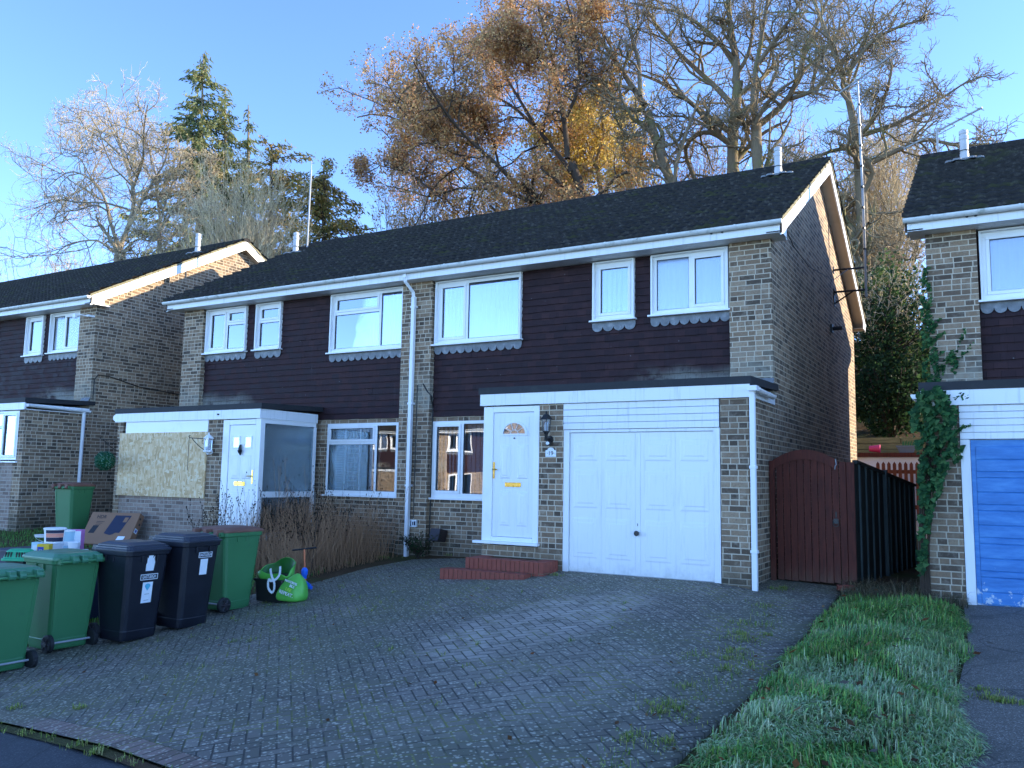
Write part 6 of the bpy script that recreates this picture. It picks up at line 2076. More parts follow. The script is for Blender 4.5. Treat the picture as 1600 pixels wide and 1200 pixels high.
def conifer(Y, top, low_v, w_px, label, seed, pal, n=9000, spray=.16, dens=1.0, droop=.25, lean=0, ragged=.35, cat='tree', round_top=0.0, bark='bark_oak'):
    rng = np.random.RandomState(seed)
    T = at_y(*top, Y); B = at_y(top[0] + lean, low_v, Y)
    gb = float(gz(B[0], Y))
    root = np.array([B[0], Y, gb]); t = thing('conifer_tree', tuple(root), 0, label, cat, 'conifers on the bank')
    axis = np.array([root + [0, 0, -.2], B, T]) - root
    tr = resample(axis, 14); V, F = chains_mesh([(tr[None], np.linspace(.32, .03, 14)[None], 8)])
    np_mesh('trunk', V, F, M[bark], t, smooth=True)
    H = T[2] - B[2] + 1.5
    Wd = w_px * np.linalg.norm(T - CAM) / FPX * .5
    nb = int(130 * dens)
    s = rng.rand(nb) ** .85                       # 0 top .. 1 bottom
    z = T[2] - s * H
    L = Wd * (np.clip(s, .0, 1) ** (.80 - round_top) * 1.0 + .04) * (1 - ragged + ragged * 1.6 * rng.rand(nb))
    az = rng.rand(nb) * 2 * np.pi
    K = 6
    f = (z - root[2]) / (T[2] - root[2]); cx = np.interp(f, [0, 1], [0, T[0] - root[0]])
    P = np.zeros((nb, K, 3)); q = np.linspace(0, 1, K)
    dr = droop * (.5 + rng.rand(nb))
    for k in range(K):
        P[:, k, 0] = cx + np.cos(az) * L * q[k]; P[:, k, 1] = np.sin(az) * L * q[k]
        P[:, k, 2] = z - root[2] + L * (.25 * q[k] - dr * q[k] ** 2 * 1.4)
    V, F = chains_mesh([(P, np.linspace(.045, .012, K)[None].repeat(nb, 0), 4)])
    np_mesh('branches', V, F, M[bark], t)
    w_ = L / L.sum(); idx = rng.choice(nb, n, p=w_); u = np.clip(rng.rand(n) ** .75, .12, 1) * (K - 1); k = np.minimum(u.astype(int), K - 2); w2 = (u - k)[:, None]
    C = P[idx, k] * (1 - w2) + P[idx, k + 1] * w2
    C += rng.randn(n, 3) * np.array([.14, .14, .10]); C[:, 2] -= np.abs(rng.randn(n)) * .16
    dirn = np.stack([np.cos(az[idx]), np.sin(az[idx]), -.45 - .5 * rng.rand(n)], 1) + rng.randn(n, 3) * .45; dirn /= np.linalg.norm(dirn, axis=1, keepdims=True)
    sd = np.cross(dirn, rng.randn(n, 3)); sd /= np.linalg.norm(sd, axis=1, keepdims=True)
    h = spray * (.6 + .8 * rng.rand(n, 1))
    V = np.stack([C - dirn * h, C + sd * h * .28, C + dirn * h, C - sd * h * .28], 1).reshape(-1, 3)
    pal = np.asarray(pal); col = pal[rng.randint(0, len(pal), n)] * (.65 + .7 * rng.rand(n, 1))
    np_mesh('foliage', V, np.arange(4 * n).reshape(-1, 4), M['leaf'], t, col)
    return t


CG = [(.17, .20, .085), (.25, .27, .11), (.11, .15, .07), (.34, .33, .14)]
CB = [(.38, .28, .09), (.50, .37, .12), (.26, .24, .08), (.54, .36, .14), (.20, .21, .08)]
conifer(24, (318, 84), 420, 215, 'tallest conifer, yellow-green and spire-topped, behind the left roof', 31, CG, 16000, .18, 1.2, lean=-10)
conifer(25, (352, 136), 420, 130, 'slim spire conifer just right of the tallest conifer', 32, CG, 8000, .17, .9)
conifer(26, (388, 164), 420, 100, 'thinnest spire conifer, left of the brown-green cedars', 33, CG, 4500, .16, .7)
conifer(21, (424, 226), 400, 165, 'left-hand brown-green cedar with blunt top behind the ridge', 34, CB, 8000, .15, .55, ragged=.85, round_top=.5, droop=.15, bark='bark_dark')
conifer(20, (506, 250), 410, 150, 'right-hand brown-green cedar with blunt top behind the roof mast', 35, CB, 8000, .15, .55, ragged=.85, round_top=.5, droop=.15, bark='bark_dark')


def thicket(name, Y, u0, u1, vb, vt, label, seed, mats, n=60, leaves=None, group=None, cat='shrub', spreadY=1.5, fan=.35, per=(6, 4)):
    """many-stemmed shrub: stems fan up from the ground between two sight lines"""
    rng = np.random.RandomState(seed)
    A = at_y(u0, vb, Y); B = at_y(u1, vb, Y); T = at_y((u0 + u1) / 2, vt, Y)
    cx = (A[0] + B[0]) / 2; W = abs(B[0] - A[0]) / 2
    gb = float(gz(cx, Y)); root = np.array([cx, Y, gb]); t = thing(name, tuple(root), 0, label, cat, group)
    H = T[2] - gb; K = 8
    x0 = rng.uniform(-.35, .35, n) * W; y0 = rng.uniform(-.5, .5, n) * spreadY
    x1 = x0 + rng.uniform(-1, 1, n) * W * .9; 
    h = H * np.sqrt(np.clip(1 - (x1 / (W * 1.35)) ** 2, .1, 1)) * rng.uniform(.72, 1.0, n)
    P = np.zeros((n, K, 3)); q = np.linspace(0, 1, K)
    wv = rng.randn(n, 2) * .12
    for k in range(K):
        P[:, k, 0] = x0 + (x1 - x0) * q[k] ** 1.3 + wv[:, 0] * np.sin(q[k] * 7); P[:, k, 1] = y0 * (1 + q[k] * 1.2) + wv[:, 1] * np.sin(q[k] * 6 + 1); P[:, k, 2] = -.1 + h * q[k]
    R0 = rng.uniform(.025, .05, n)[:, None] * np.linspace(1, .3, K)[None]
    V, F = chains_mesh([(P, R0, 4)]); np_mesh('stems', V, F, mats[0], t)
    a, ra = spawn(P, R0, per[0], .35, 1, .28, 32, 5, rng, .25, .2, .6, .011, .4, 2.2)
    b, rb = spawn(a, ra, per[1], .2, 1, .55, 38, 4, rng, .15, .25, .7, .009, .2, 1.1)
    V, F = chains_mesh([(a, ra, 3), (b, rb, 3)]); np_mesh('twigs', V, F, mats[1], t)
    if leaves:
        m_, size, pal = leaves
        C = pts_on(b, m_, rng, .14); V, F, col = leaf_quads(C, size, rng, pal, .2, .1)
        np_mesh('leaves', V, F, M['leaf'], t, col)
    return t


thicket('bare_shrub', 15.5, 285, 470, 420, 275, 'dense tan bare shrub between the left roof and the middle roof', 41, PALE, 150, per=(9, 5))
RUST = [(.54, .22, .06), (.60, .32, .09), (.44, .16, .05), (.56, .38, .12)]
TAN = [(.36, .25, .12), (.30, .19, .09), (.42, .32, .14)]
SG = 'autumn shrubs along the top of the bank'
thicket('autumn_shrub', 24, 585, 725, 380, 270, 'tan twiggy shrub at the left end of the ridge thicket', 42, PALE, 60, (6000, .065, [(.54, .36, .14), (.46, .28, .11)]), SG)
thicket('autumn_shrub', 26, 685, 830, 360, 238, 'golden-brown shrub under the leaning oak limbs', 43, PALE, 60, (14000, .07, [(.56, .38, .11), (.50, .29, .09), (.42, .33, .09)]), SG)
thicket('autumn_shrub', 27, 795, 930, 340, 225, 'russet shrub at the foot of the yellow tree, left side', 44, OAK, 50, (12000, .07, RUST), SG)
thicket('autumn_shrub', 26, 960, 1080, 320, 215, 'orange-red shrub under the left-leaning bare oak', 45, OAK, 50, (4500, .07, RUST), SG)
thicket('autumn_shrub', 30, 1040, 1180, 310, 205, 'mauve-brown twiggy shrub behind the oak trunks', 46, OAK, 70, (1500, .06, BROWN), SG)
thicket('autumn_shrub', 29, 1170, 1310, 300, 205, 'pale twiggy shrub behind the right-hand flue', 47, PALE, 70, (900, .06, TAN), SG)
thicket('autumn_shrub', 24, 1290, 1460, 430, 230, 'thicket of thin bare stems behind the gap and the aerial', 48, PALE, 110, (700, .05, TAN), SG, per=(8, 5))
thicket('autumn_shrub', 17, 20, 120, 450, 365, 'low bare shrub at the far left above the roof', 49, PALE, 30, None, SG)

# ---- dark evergreen in the gap
def evergreen():
    rng = np.random.RandomState(51)
    Y = 14.0
    c = at_y(1388, 560, Y); gb = float(gz(c[0], Y))
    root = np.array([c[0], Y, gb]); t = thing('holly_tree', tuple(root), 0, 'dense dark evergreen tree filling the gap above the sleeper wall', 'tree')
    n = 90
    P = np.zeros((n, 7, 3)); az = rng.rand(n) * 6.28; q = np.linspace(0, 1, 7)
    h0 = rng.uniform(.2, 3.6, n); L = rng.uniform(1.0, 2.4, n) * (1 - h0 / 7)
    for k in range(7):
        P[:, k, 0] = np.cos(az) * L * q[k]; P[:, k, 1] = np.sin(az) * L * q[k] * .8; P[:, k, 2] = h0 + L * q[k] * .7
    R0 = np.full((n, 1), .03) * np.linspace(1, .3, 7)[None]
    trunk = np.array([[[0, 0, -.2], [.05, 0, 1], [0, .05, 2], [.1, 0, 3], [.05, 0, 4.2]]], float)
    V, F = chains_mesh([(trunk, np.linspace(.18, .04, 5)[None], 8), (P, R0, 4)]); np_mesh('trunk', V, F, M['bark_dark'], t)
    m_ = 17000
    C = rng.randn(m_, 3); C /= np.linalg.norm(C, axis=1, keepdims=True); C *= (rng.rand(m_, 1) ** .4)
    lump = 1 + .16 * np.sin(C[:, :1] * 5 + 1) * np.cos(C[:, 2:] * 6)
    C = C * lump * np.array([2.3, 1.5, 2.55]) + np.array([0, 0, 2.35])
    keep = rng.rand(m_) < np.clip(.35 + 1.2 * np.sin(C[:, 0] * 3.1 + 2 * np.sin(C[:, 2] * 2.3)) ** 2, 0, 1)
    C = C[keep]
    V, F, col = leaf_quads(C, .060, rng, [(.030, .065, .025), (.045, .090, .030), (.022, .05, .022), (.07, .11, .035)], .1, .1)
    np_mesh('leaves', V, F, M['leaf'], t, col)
    a, ra = spawn(P[h0 > 1.5], R0[h0 > 1.5], 3, .5, 1, .9, 40, 6, rng, .1, .35, .6, .008, .6, 2)
    b, rb = spawn(a, ra, 3, .3, 1, .6, 45, 5, rng, .0, .35, .7, .007, .3, 1)
    V, F = chains_mesh([(a, ra, 4), (b, rb, 3)]); np_mesh('dead_twigs', V, F, M['twig_pale'], t)
evergreen()
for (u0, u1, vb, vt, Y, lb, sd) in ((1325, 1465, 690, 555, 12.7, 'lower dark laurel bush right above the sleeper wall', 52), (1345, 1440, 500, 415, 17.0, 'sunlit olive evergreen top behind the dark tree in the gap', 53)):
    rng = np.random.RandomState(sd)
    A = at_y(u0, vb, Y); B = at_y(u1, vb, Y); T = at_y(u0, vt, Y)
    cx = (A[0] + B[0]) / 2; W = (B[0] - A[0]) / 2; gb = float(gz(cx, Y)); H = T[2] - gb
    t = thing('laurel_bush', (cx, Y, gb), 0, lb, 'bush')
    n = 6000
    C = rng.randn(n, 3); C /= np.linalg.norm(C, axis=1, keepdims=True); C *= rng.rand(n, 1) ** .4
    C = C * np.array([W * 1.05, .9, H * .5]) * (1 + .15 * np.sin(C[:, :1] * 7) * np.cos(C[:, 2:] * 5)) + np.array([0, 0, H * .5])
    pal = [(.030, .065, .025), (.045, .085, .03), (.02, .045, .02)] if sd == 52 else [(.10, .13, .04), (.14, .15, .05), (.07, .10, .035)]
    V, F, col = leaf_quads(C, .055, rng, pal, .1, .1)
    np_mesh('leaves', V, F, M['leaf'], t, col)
    P = np.zeros((16, 6, 3)); q = np.linspace(0, 1, 6)
    for i in range(16):
        a = rng.uniform(-1, 1, 2)
        P[i] = np.stack([a[0] * W * .9 * q, a[1] * .8 * q, -.1 + H * .85 * q], 1)
    V, F = chains_mesh([(P, np.linspace(.03, .01, 6)[None].repeat(16, 0), 4)]); np_mesh('stems', V, F, M['bark_dark'], t)

# ---- ivy on the right-hand house
def ivy():
    rng = np.random.RandomState(61)
    x0 = 1.97; yU = .45; yP = -.97
    t = thing('ivy', (x0, yP, float(gz(x0, -1.0))), 0, 'ivy climbing the brick corner beside the blue garage door', 'climbing plant')
    root = np.array(t.location)
    C = []; Nn = []
    def region(poly_rows, y, n, depth):
        """rows: (v, u_left, u_right)"""
        rows = np.array(poly_rows, float); wv = (rows[:, 2] - rows[:, 1])
        vs = np.linspace(rows[0, 0], rows[-1, 0], 60)
        ul = np.interp(vs, rows[:, 0], rows[:, 1]); ur = np.interp(vs, rows[:, 0], rows[:, 2])
        k = rng.choice(60, n, p=(ur - ul) / (ur - ul).sum())
        for i in range(n):
            u = rng.uniform(ul[k[i]], ur[k[i]]); v = vs[k[i]] + rng.uniform(-4, 4)
            d = rng.rand() * depth
            if np.sin(u * .21 + 1.3 * np.sin(v * .09)) * np.cos(v * .13 + .5 * np.sin(u * .17)) < -.12 + .25 * rng.randn(): continue
            C.append(at_y(u, v, y - .02 - d)); Nn.append((rng.randn() * .5 - .3, -1, .5 + rng.randn() * .4))
    region([(608, 1446, 1470), (618, 1432, 1480), (640, 1424, 1492), (665, 1424, 1492), (690, 1430, 1494), (715, 1436, 1490), (740, 1436, 1478), (765, 1436, 1470), (800, 1436, 1456), (850, 1434, 1448), (895, 1436, 1448)], yP, 3600, .20)
    region([(410, 1445, 1452), (440, 1440, 1454), (470, 1438, 1456), (500, 1440, 1458), (530, 1440, 1462), (560, 1440, 1466), (605, 1442, 1470)], yU, 1100, .08)
    region([(550, 1468, 1490), (565, 1470, 1496), (580, 1470, 1494)], yU, 220, .05)
    for pl in ([(1455, 520), (1468, 498)], [(1462, 530), (1473, 520)], [(1488, 560), (1500, 535), (1508, 515)], [(1490, 565), (1508, 550), (1520, 536)]):
        pl = np.array(pl, float)
        for s in np.linspace(0, 1, 16):
            q = np.array([np.interp(s * (len(pl) - 1), np.arange(len(pl)), pl[:, i]) for i in (0, 1)]) + rng.randn(2) * 1.3
            C.append(at_y(q[0], q[1], yU - .02)); Nn.append((rng.randn() * .4, -1, rng.randn() * .4))
    for pl in ([(1490, 622), (1502, 616), (1512, 622)], [(1495, 640), (1492, 660), (1496, 690)], [(1494, 675), (1505, 668), (1516, 664)], [(1494, 705), (1504, 700)], [(1492, 720), (1504, 712)]):
        pl = np.array(pl, float)
        for s in np.linspace(0, 1, 14):
            q = np.array([np.interp(s * (len(pl) - 1), np.arange(len(pl)), pl[:, i]) for i in (0, 1)]) + rng.randn(2) * 1.6
            C.append(at_y(q[0], q[1], yP - .05)); Nn.append((rng.randn() * .4, -1, rng.randn() * .4))
    C = np.array(C) - root; Nn = np.array(Nn); Nn /= np.linalg.norm(Nn, axis=1, keepdims=True); n = len(C)
    dn = np.array([0, 0, -1.0]) + rng.randn(n, 3) * .35; dn -= Nn * (dn * Nn).sum(1, keepdims=True); dn /= np.linalg.norm(dn, axis=1, keepdims=True)
    sd = np.cross(Nn, dn)
    h = (.014 + .034 * rng.rand(n, 1) ** 1.3) * np.where(np.arange(n)[:, None] < 2000, 1.15, .85)
    def P(a, b, c=0): return C + sd * a * h + dn * b * h + Nn * c * h
    V = np.stack([P(0, -.45), P(.85, -.35, -.15), P(.5, .35, -.05), P(0, 1.0, -.1), P(-.5, .35, -.05), P(-.85, -.35, -.15)], 1)
    V = V.reshape(-1, 3); b = np.arange(n) * 6
    F = np.concatenate([np.stack([b, b + 1, b + 2, b + 3], 1), np.stack([b, b + 3, b + 4, b + 5], 1)])
    pal = np.array([(.035, .12, .045), (.06, .18, .06), (.025, .09, .035), (.11, .23, .08)]); col = pal[rng.randint(0, 4, n)] * (.7 + .6 * rng.rand(n, 1))
    np_mesh('leaves', V, F, M['leaf'], t, np.concatenate([col, col]))
    S = MB()
    for i in range(9):
        u = 1440 + i * 1.6
        S.tube([at_y(u, 930, yP - .02) - root, at_y(u - 3 + rng.randn() * 2, 850, yP - .03) - root, at_y(u + 4 * rng.randn(), 780, yP - .03) - root, at_y(u + 10 + 8 * rng.randn(), 700, yP - .03) - root], .009, 4)
    S.build('stems', M['bark_dark'], t)
ivy()

# ---- grass
def blades(name, xy, hgt, width, rng, pal, lay, lean, zfun, pale=None):
    """arching blades; lay = direction field (n,2), lean 0..1"""
    n = len(xy)
    z = zfun(xy[:, 0], xy[:, 1])
    h = hgt[:, None]; d = np.concatenate([lay, np.zeros((n, 1))], 1)
    sdir = np.stack([-d[:, 1], d[:, 0], np.zeros(n)], 1) + rng.randn(n, 3) * .25; sdir /= np.linalg.norm(sdir, axis=1, keepdims=True)
    B = np.concatenate([xy, z[:, None]], 1)
    ln = lean[:, None]
    up = np.array([[0, 0, 1.]])
    p1 = B + up * h * (.48 - .10 * ln) + d * h * .12 * ln
    p2 = p1 + up * h * (.36 - .30 * ln) + d * h * .36 * ln
    p3 = p2 + up * h * (.2 - .42 * ln) + d * h * .42 * ln
    w = width[:, None]
    V = np.stack([B - sdir * w, B + sdir * w, p1 - sdir * w * .9, p1 + sdir * w * .9, p2 - sdir * w * .65, p2 + sdir * w * .65, p3 - sdir * w * .1, p3 + sdir * w * .1], 1).reshape(-1, 3)
    b = np.arange(n) * 8
    F = np.stack([np.stack([b + 2 * k, b + 2 * k + 1, b + 2 * k + 3, b + 2 * k + 2], 1) for k in range(3)], 1).reshape(-1, 4)
    pal = np.asarray(pal); c = pal[rng.randint(0, len(pal), n)] * (.7 + .6 * rng.rand(n, 1))
    if pale is not None: c = c * (1 - pale[:, None]) + np.array([.84, .90, .60]) * pale[:, None]
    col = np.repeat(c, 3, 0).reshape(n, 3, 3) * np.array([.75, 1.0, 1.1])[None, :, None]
    o = np_mesh(name, V, F, M['leaf_grass'], None, col.reshape(-1, 3))
    return tag(o, kind='stuff')


M['leaf_grass'] = leafmat('grass blades', .45, .2, .35)


def wob(x, y, s, ph=0): return np.sin(x * s + ph + 1.7 * np.sin(y * s * .7 + ph)) * np.cos(y * s * .9 - ph * 2 + .8 * np.sin(x * s * 1.3))


def strip_right(y): return np.interp(y, [-9.5, -6.2, -5.4, -4.8, -3.1, -1.4, -.9], [2.56, 2.52, 2.48, 2.36, 2.44, 2.30, 2.2])


def mound(x, y):
    e = np.clip(np.minimum(x - .95, strip_right(y) - x) / .45, 0, 1)
    return gz(x, y) - .05 + e * (.10 + .07 * wob(x, y, 2.1)) * np.clip((-.6 - y) / .8, 0, 1)


sheet('grass_verge', np.linspace(.9, 2.8, 24), np.linspace(-9.2, -.35, 80), M['soil'], -.02, mound)
rng = np.random.RandomState(71)
N = 80000
y = -9.0 + 8.1 * rng.rand(N) ** .85; x = 1.04 + .05 * np.sin(y * 5) + (strip_right(y) - 1.06) * rng.rand(N)
cl = wob(x, y, 3.3, .5); cl2 = wob(x, y, 7.0, 2.0)
keep = rng.rand(N) < np.clip(.62 + .5 * cl2, .12, 1)
x, y, cl, cl2 = x[keep], y[keep], cl[keep], cl2[keep]; n = len(x)
ang = 2.4 * wob(x, y, 1.5, 1.1) - 1.2 + rng.randn(n) * 1.0
edge = np.clip(np.minimum(x - .93, strip_right(y) + .05 - x) / .25, .25, 1)
hg = (.085 + .06 * rng.rand(n) + .055 * cl) * (.7 + .3 * edge) * np.clip((-.55 - y) / .7, .5, 1.1)
lean = np.clip(.60 + .35 * cl2 + .25 * rng.randn(n), .05, 1.15)
pale = np.clip(.62 * (wob(x, y, 2.6, 3.0) > -.05) * rng.rand(n) * np.clip((-2.2 - y) / 2, .15, 1), 0, .85)
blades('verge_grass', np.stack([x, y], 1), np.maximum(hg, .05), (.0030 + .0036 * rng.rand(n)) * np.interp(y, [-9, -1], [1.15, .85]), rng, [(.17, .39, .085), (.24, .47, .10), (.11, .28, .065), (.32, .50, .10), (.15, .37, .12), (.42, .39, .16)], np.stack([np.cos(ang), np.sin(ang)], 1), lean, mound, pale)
# lawn on the left
N = 26000
x = rng.uniform(-19, -6.7, N); y = rng.uniform(-7.2, -1.5, N)
k = (x < np.interp(y, [-7.2, -5.2, -4.2, -1.5], [-7.25, -6.95, -6.75, -6.6])) & ~((x > -12.6) & (y > -1.5))
x, y = x[k], y[k]; n = len(x); ang = rng.rand(n) * 6.28
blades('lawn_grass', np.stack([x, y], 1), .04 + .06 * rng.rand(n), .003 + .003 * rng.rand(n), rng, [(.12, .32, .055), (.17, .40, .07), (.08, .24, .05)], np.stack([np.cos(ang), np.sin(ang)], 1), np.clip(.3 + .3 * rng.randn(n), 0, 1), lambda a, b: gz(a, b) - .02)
# weeds along the right edge of the driveway and in its joints
tx = []
for i in range(42):
    yy = rng.uniform(-7.4, -2.2); xx = np.interp(yy, [-7.4, -5.5, -4, -2.2], [.66, .70, .55, .35]) + rng.randn() * .12
    m_ = rng.randint(20, 60); r_ = rng.uniform(.03, .10)
    tx.append(np.stack([xx + rng.randn(m_) * r_, yy + rng.randn(m_) * r_], 1))
for i in range(80):
    u = rng.rand(); xx = rng.uniform(-6.4, -.6); yy = rng.uniform(-7.6, -2.4)
    if rng.rand() < .5: xx = rng.uniform(-6.2, -3.6); yy = rng.uniform(-6.5, -3.0)
    if rng.rand() < .7: xx = round(xx * 10) / 10
    else: yy = round(yy * 10) / 10
    m_ = rng.randint(4, 12); tx.append(np.stack([xx + rng.randn(m_) * .008, yy + rng.uniform(-.05, .05, m_)], 1))
for (u, v, m_, r_) in ((1150, 912, 120, .07), (1165, 915, 60, .05), (1215, 922, 70, .07), (1225, 920, 60, .04), (125, 1108, 60, .04), (700, 868, 40, .05), (540, 880, 60, .07), (600, 872, 60, .09), (25, 1108, 70, .05), (870, 900, 40, .05), (1545, 1092, 80, .06), (1565, 1097, 80, .05), (1590, 1100, 80, .05), (1535, 1080, 60, .06)):
    p = on_ground(u, v); tx.append(np.stack([p[0] + rng.randn(m_) * r_, p[1] + rng.randn(m_) * r_ * .6], 1))
for i in range(60):
    p = kpt(rng.uniform(-8, 2.5)) + kn * rng.uniform(.20, .33); m_ = rng.randint(5, 20); tx.append(np.stack([p[0] + rng.randn(m_) * .03, p[1] + rng.randn(m_) * .02], 1))
xy = np.concatenate(tx); n = len(xy); ang = rng.rand(n) * 6.28
blades('driveway_weeds', xy, .025 + .04 * rng.rand(n), .0022 + .002 * rng.rand(n), rng, [(.26, .36, .06), (.36, .42, .09), (.18, .28, .05), (.46, .42, .15)], np.stack([np.cos(ang), np.sin(ang)], 1), np.clip(.5 + .3 * rng.randn(n), 0, 1), lambda a, b: gz(a, b))
# tangle of dead grass at the end of the verge and in the alley
n = 2600
x = rng.uniform(1.0, 2.35, n); y = rng.uniform(-1.25, -.2, n); ang = rng.rand(n) * 6.28
blades('dead_grass', np.stack([x, y], 1), .10 + .22 * rng.rand(n), .0018 + .0015 * rng.rand(n), rng, [(.26, .19, .10), (.18, .13, .07), (.32, .25, .14), (.08, .10, .05)], np.stack([np.cos(ang), np.sin(ang)], 1), np.clip(.85 + .25 * rng.randn(n), .1, 1.2), lambda a, b: gz(a, b) - .03)
# fallen leaves
rng = np.random.RandomState(72)
n = 330
x = np.concatenate([rng.uniform(.4, 2.6, 130), rng.uniform(-6.3, .9, 120), rng.uniform(-8, -5, 80)]); y = np.concatenate([rng.uniform(-8, -.4, 130), rng.uniform(-8, -1.6, 120), rng.uniform(-3.2, -1.8, 80)])
z = np.where(x > .93, mound(x, y) + .09 + .05 * rng.rand(n), gz(x, y) + .016)
C = np.stack([x, y, z], 1)
a = rng.rand(n) * 6.28; e1_ = np.stack([np.cos(a), np.sin(a), .25 * rng.randn(n)], 1); e2_ = np.stack([-np.sin(a), np.cos(a), .3 * rng.randn(n)], 1); h = (.018 + .022 * rng.rand(n, 1)) * np.where(x[:, None] > .93, 1.1, .7)
V = np.stack([C - e1_ * h, C + e2_ * h * .6, C + e1_ * h, C - e2_ * h * .6], 1).reshape(-1, 3)
pal = np.array([(.22, .10, .04), (.14, .07, .035), (.30, .18, .09), (.20, .17, .14), (.26, .09, .03)]); col = pal[rng.randint(0, 5, n)] * (.7 + .6 * rng.rand(n, 1))
o = np_mesh('fallen_leaves', V, np.arange(4 * n).reshape(-1, 4), M['leaf'], None, col); tag(o, kind='stuff')

# ---- dry stems in number 17's front bed
rng = np.random.RandomState(81)
n = 2300
y = rng.uniform(-2.35, -.12, n); xl = -8.45; xr = np.interp(y, [-2.4, -.1], [-6.75, -6.42])
x = xl + (xr - xl) * rng.rand(n)
cl = wob(x, y, 4.0, .3)
h = (.50 + .50 * rng.rand(n) ** 1.4 + .22 * cl) * np.interp(y, [-2.35, -1.6], [.75, 1])
tall = rng.rand(n) < .06; h = np.where(tall, h * rng.uniform(1.25, 1.75, n), h)
K = 4; q = np.linspace(0, 1, K); P = np.zeros((n, K, 3)); l = rng.randn(n, 2) * .17
for k in range(K):
    P[:, k, 0] = x + l[:, 0] * q[k] ** 1.5 + .012 * rng.randn(n) * q[k]; P[:, k, 1] = y + l[:, 1] * q[k] ** 1.5; P[:, k, 2] = gz(x, y) - .02 + h * q[k]
Rr = rng.uniform(.0025, .0042, n)[:, None] * np.linspace(1, .5, K)[None]
a, ra = spawn(P[::2], Rr[::2], 2, .45, .95, .22, 24, 3, rng, .3, .1, .8, .0016, .06, .3)
V, F = chains_mesh([(P, Rr, 3), (a, ra, 3)])
ns = len(V)
o = np_mesh('dry_stems', V, F, M['stem'], None); tag(o, kind='stuff')
tp = P[tall]; b, rb = spawn(tp, Rr[tall], 5, .5, 1, .25, 30, 3, rng, .3, .15, .8, .0018, .08, .4)
# few taller dark seed-head plants, one before the white door
x2 = np.concatenate([rng.uniform(-8.5, -6.6, 26), rng.uniform(-9.1, -8.45, 20)]); y2 = np.concatenate([rng.uniform(-2.2, -1.4, 26), rng.uniform(-2.4, -1.9, 20)]); m_ = len(x2)
hh = np.concatenate([rng.uniform(.9, 1.45, 26), rng.uniform(.7, 1.25, 20)]); Q = np.zeros((m_, 6, 3)); q = np.linspace(0, 1, 6); l = rng.randn(m_, 2) * .14
for k in range(6):
    Q[:, k, 0] = x2 + l[:, 0] * q[k]; Q[:, k, 1] = y2 + l[:, 1] * q[k]; Q[:, k, 2] = gz(x2, y2) + hh * q[k]
RQ = np.full((m_, 1), .0042) * np.linspace(1, .55, 6)[None]
c, rc = spawn(Q, RQ, 6, .35, 1, .28, 34, 4, rng, .25, .15, .8, .0022, .1, .4)
V, F = chains_mesh([(b, rb, 3), (Q, RQ, 4), (c, rc, 3)])
ends = np.concatenate([b[:, -1], c[:, -1], Q[:, -1], c[:, 2]])
hd = (.009 + .006 * rng.rand(len(ends)))[:, None]; V2 = []; F2 = []
oc = np.array([(1, 0, 0), (0, 1, 0), (-1, 0, 0), (0, -1, 0), (0, 0, 1.2), (0, 0, -1.2)], float)
V2 = (ends[:, None] + oc[None] * hd[:, None]).reshape(-1, 3); bb = len(V) + np.arange(len(ends)) * 6
qf = [(4, 0, 5, 1), (4, 1, 5, 2), (4, 2, 5, 3), (4, 3, 5, 0)]
F2 = np.concatenate([np.stack([bb + i for i in f], 1) for f in qf])
o = np_mesh('seed_stems', np.concatenate([V, V2]), np.concatenate([F, F2]), M['stem_dark'], None); tag(o, kind='stuff')
# small dark shrub by the party wall
t = thing('garden_shrub', (-5.85, -.35, float(gz(-5.85, -.35))), 0, 'small dark straggly shrub below the white framed window by the downpipe', 'shrub')
n = 60; P = np.zeros((n, 5, 3)); q = np.linspace(0, 1, 5); az = rng.rand(n) * 6.28; L = rng.uniform(.25, .7, n)
for k in range(5):
    P[:, k, 0] = np.cos(az) * L * q[k] * .7; P[:, k, 1] = np.sin(az) * L * q[k] * .3; P[:, k, 2] = L * (q[k] * 1.1 - .45 * q[k] ** 2)
V, F = chains_mesh([(P, np.full((n, 1), .004) * np.linspace(1, .5, 5)[None], 3)]); np_mesh('stems', V, F, M['stem_dark'], t)
V, F, col = leaf_quads(pts_on(P, 700, rng, .03), .018, rng, [(.03, .07, .03), (.05, .09, .03), (.08, .07, .04)]); np_mesh('leaves', V, F, M['leaf'], t, col)

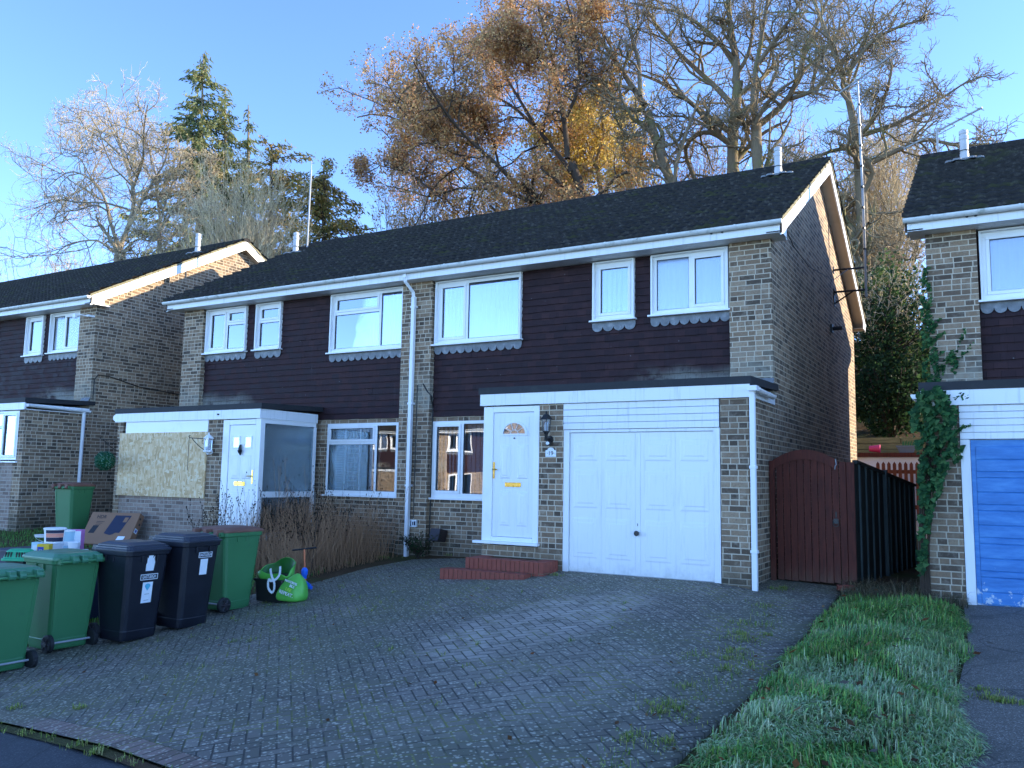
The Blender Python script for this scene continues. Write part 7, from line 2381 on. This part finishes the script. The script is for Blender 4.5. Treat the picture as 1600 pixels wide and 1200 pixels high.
# ---- the pairs across the road (seen mirrored in the ground-floor panes)
for (X, lb) in ((-33.5, 'brown brick house pair across the road, mirrored in the ground-floor window panes'),):
    Ho = thing('semi_detached_house', (X, -31.0, float(gz(X, -31)) + .1), R(180), lb, 'house')
    shell(Ho, -2 * WH, 0); roof(Ho, -2 * WH - .25, .25)
    half_front(Ho, fR, 'left'); half_front(Ho, fL, 'left')
    porch_left(Ho, fR)
# =================================================================== CAMERA, SUN, SKY
cam = bpy.data.cameras.new('camera'); cam.sensor_width = 36; cam.lens = 36 * FPX / 1600; cam.clip_end = 2000; cam.clip_start = .05
co = bpy.data.objects.new('camera', cam); COL.objects.link(co)
m = Matrix.Identity(4)
for i in range(3):
    m[i][0] = RV[i]; m[i][1] = UV_[i]; m[i][2] = -FV[i]; m[i][3] = CAM[i]
co.matrix_world = m
SC.camera = co

SD = Vector((1, .72, .395)).normalized()
sun = bpy.data.lights.new('sun', 'SUN'); sun.energy = 2.2; sun.angle = R(.5); sun.color = (1, .87, .66)
so_ = bpy.data.objects.new('sun', sun); COL.objects.link(so_)
so_.rotation_euler = SD.to_track_quat('Z', 'Y').to_euler()
w = bpy.data.worlds.new('World'); SC.world = w; w.use_nodes = True
nt = w.node_tree; nt.nodes.clear()
sky = nt.nodes.new('ShaderNodeTexSky'); sky.sky_type = 'NISHITA'; sky.sun_disc = False
sky.sun_elevation = math.asin(SD.z); sky.sun_rotation = math.atan2(SD.x, SD.y)
sky.air_density = .40; sky.dust_density = 0.0; sky.ozone_density = 3.4; sky.altitude = 0
bg_ = nt.nodes.new('ShaderNodeBackground'); bg_.inputs[1].default_value = .15
out = nt.nodes.new('ShaderNodeOutputWorld')
nt.links.new(sky.outputs[0], bg_.inputs[0]); nt.links.new(bg_.outputs[0], out.inputs[0])
SC.view_settings.view_transform = 'Standard'; SC.view_settings.look = 'None'; SC.view_settings.exposure = 2.5; SC.view_settings.gamma = 1
SC.render.film_transparent = False
cy = SC.cycles
cy.max_bounces = 6; cy.diffuse_bounces = 3; cy.glossy_bounces = 3; cy.transmission_bounces = 4; cy.transparent_max_bounces = 10
cy.use_denoising = True
cy.caustics_reflective = False; cy.caustics_refractive = False
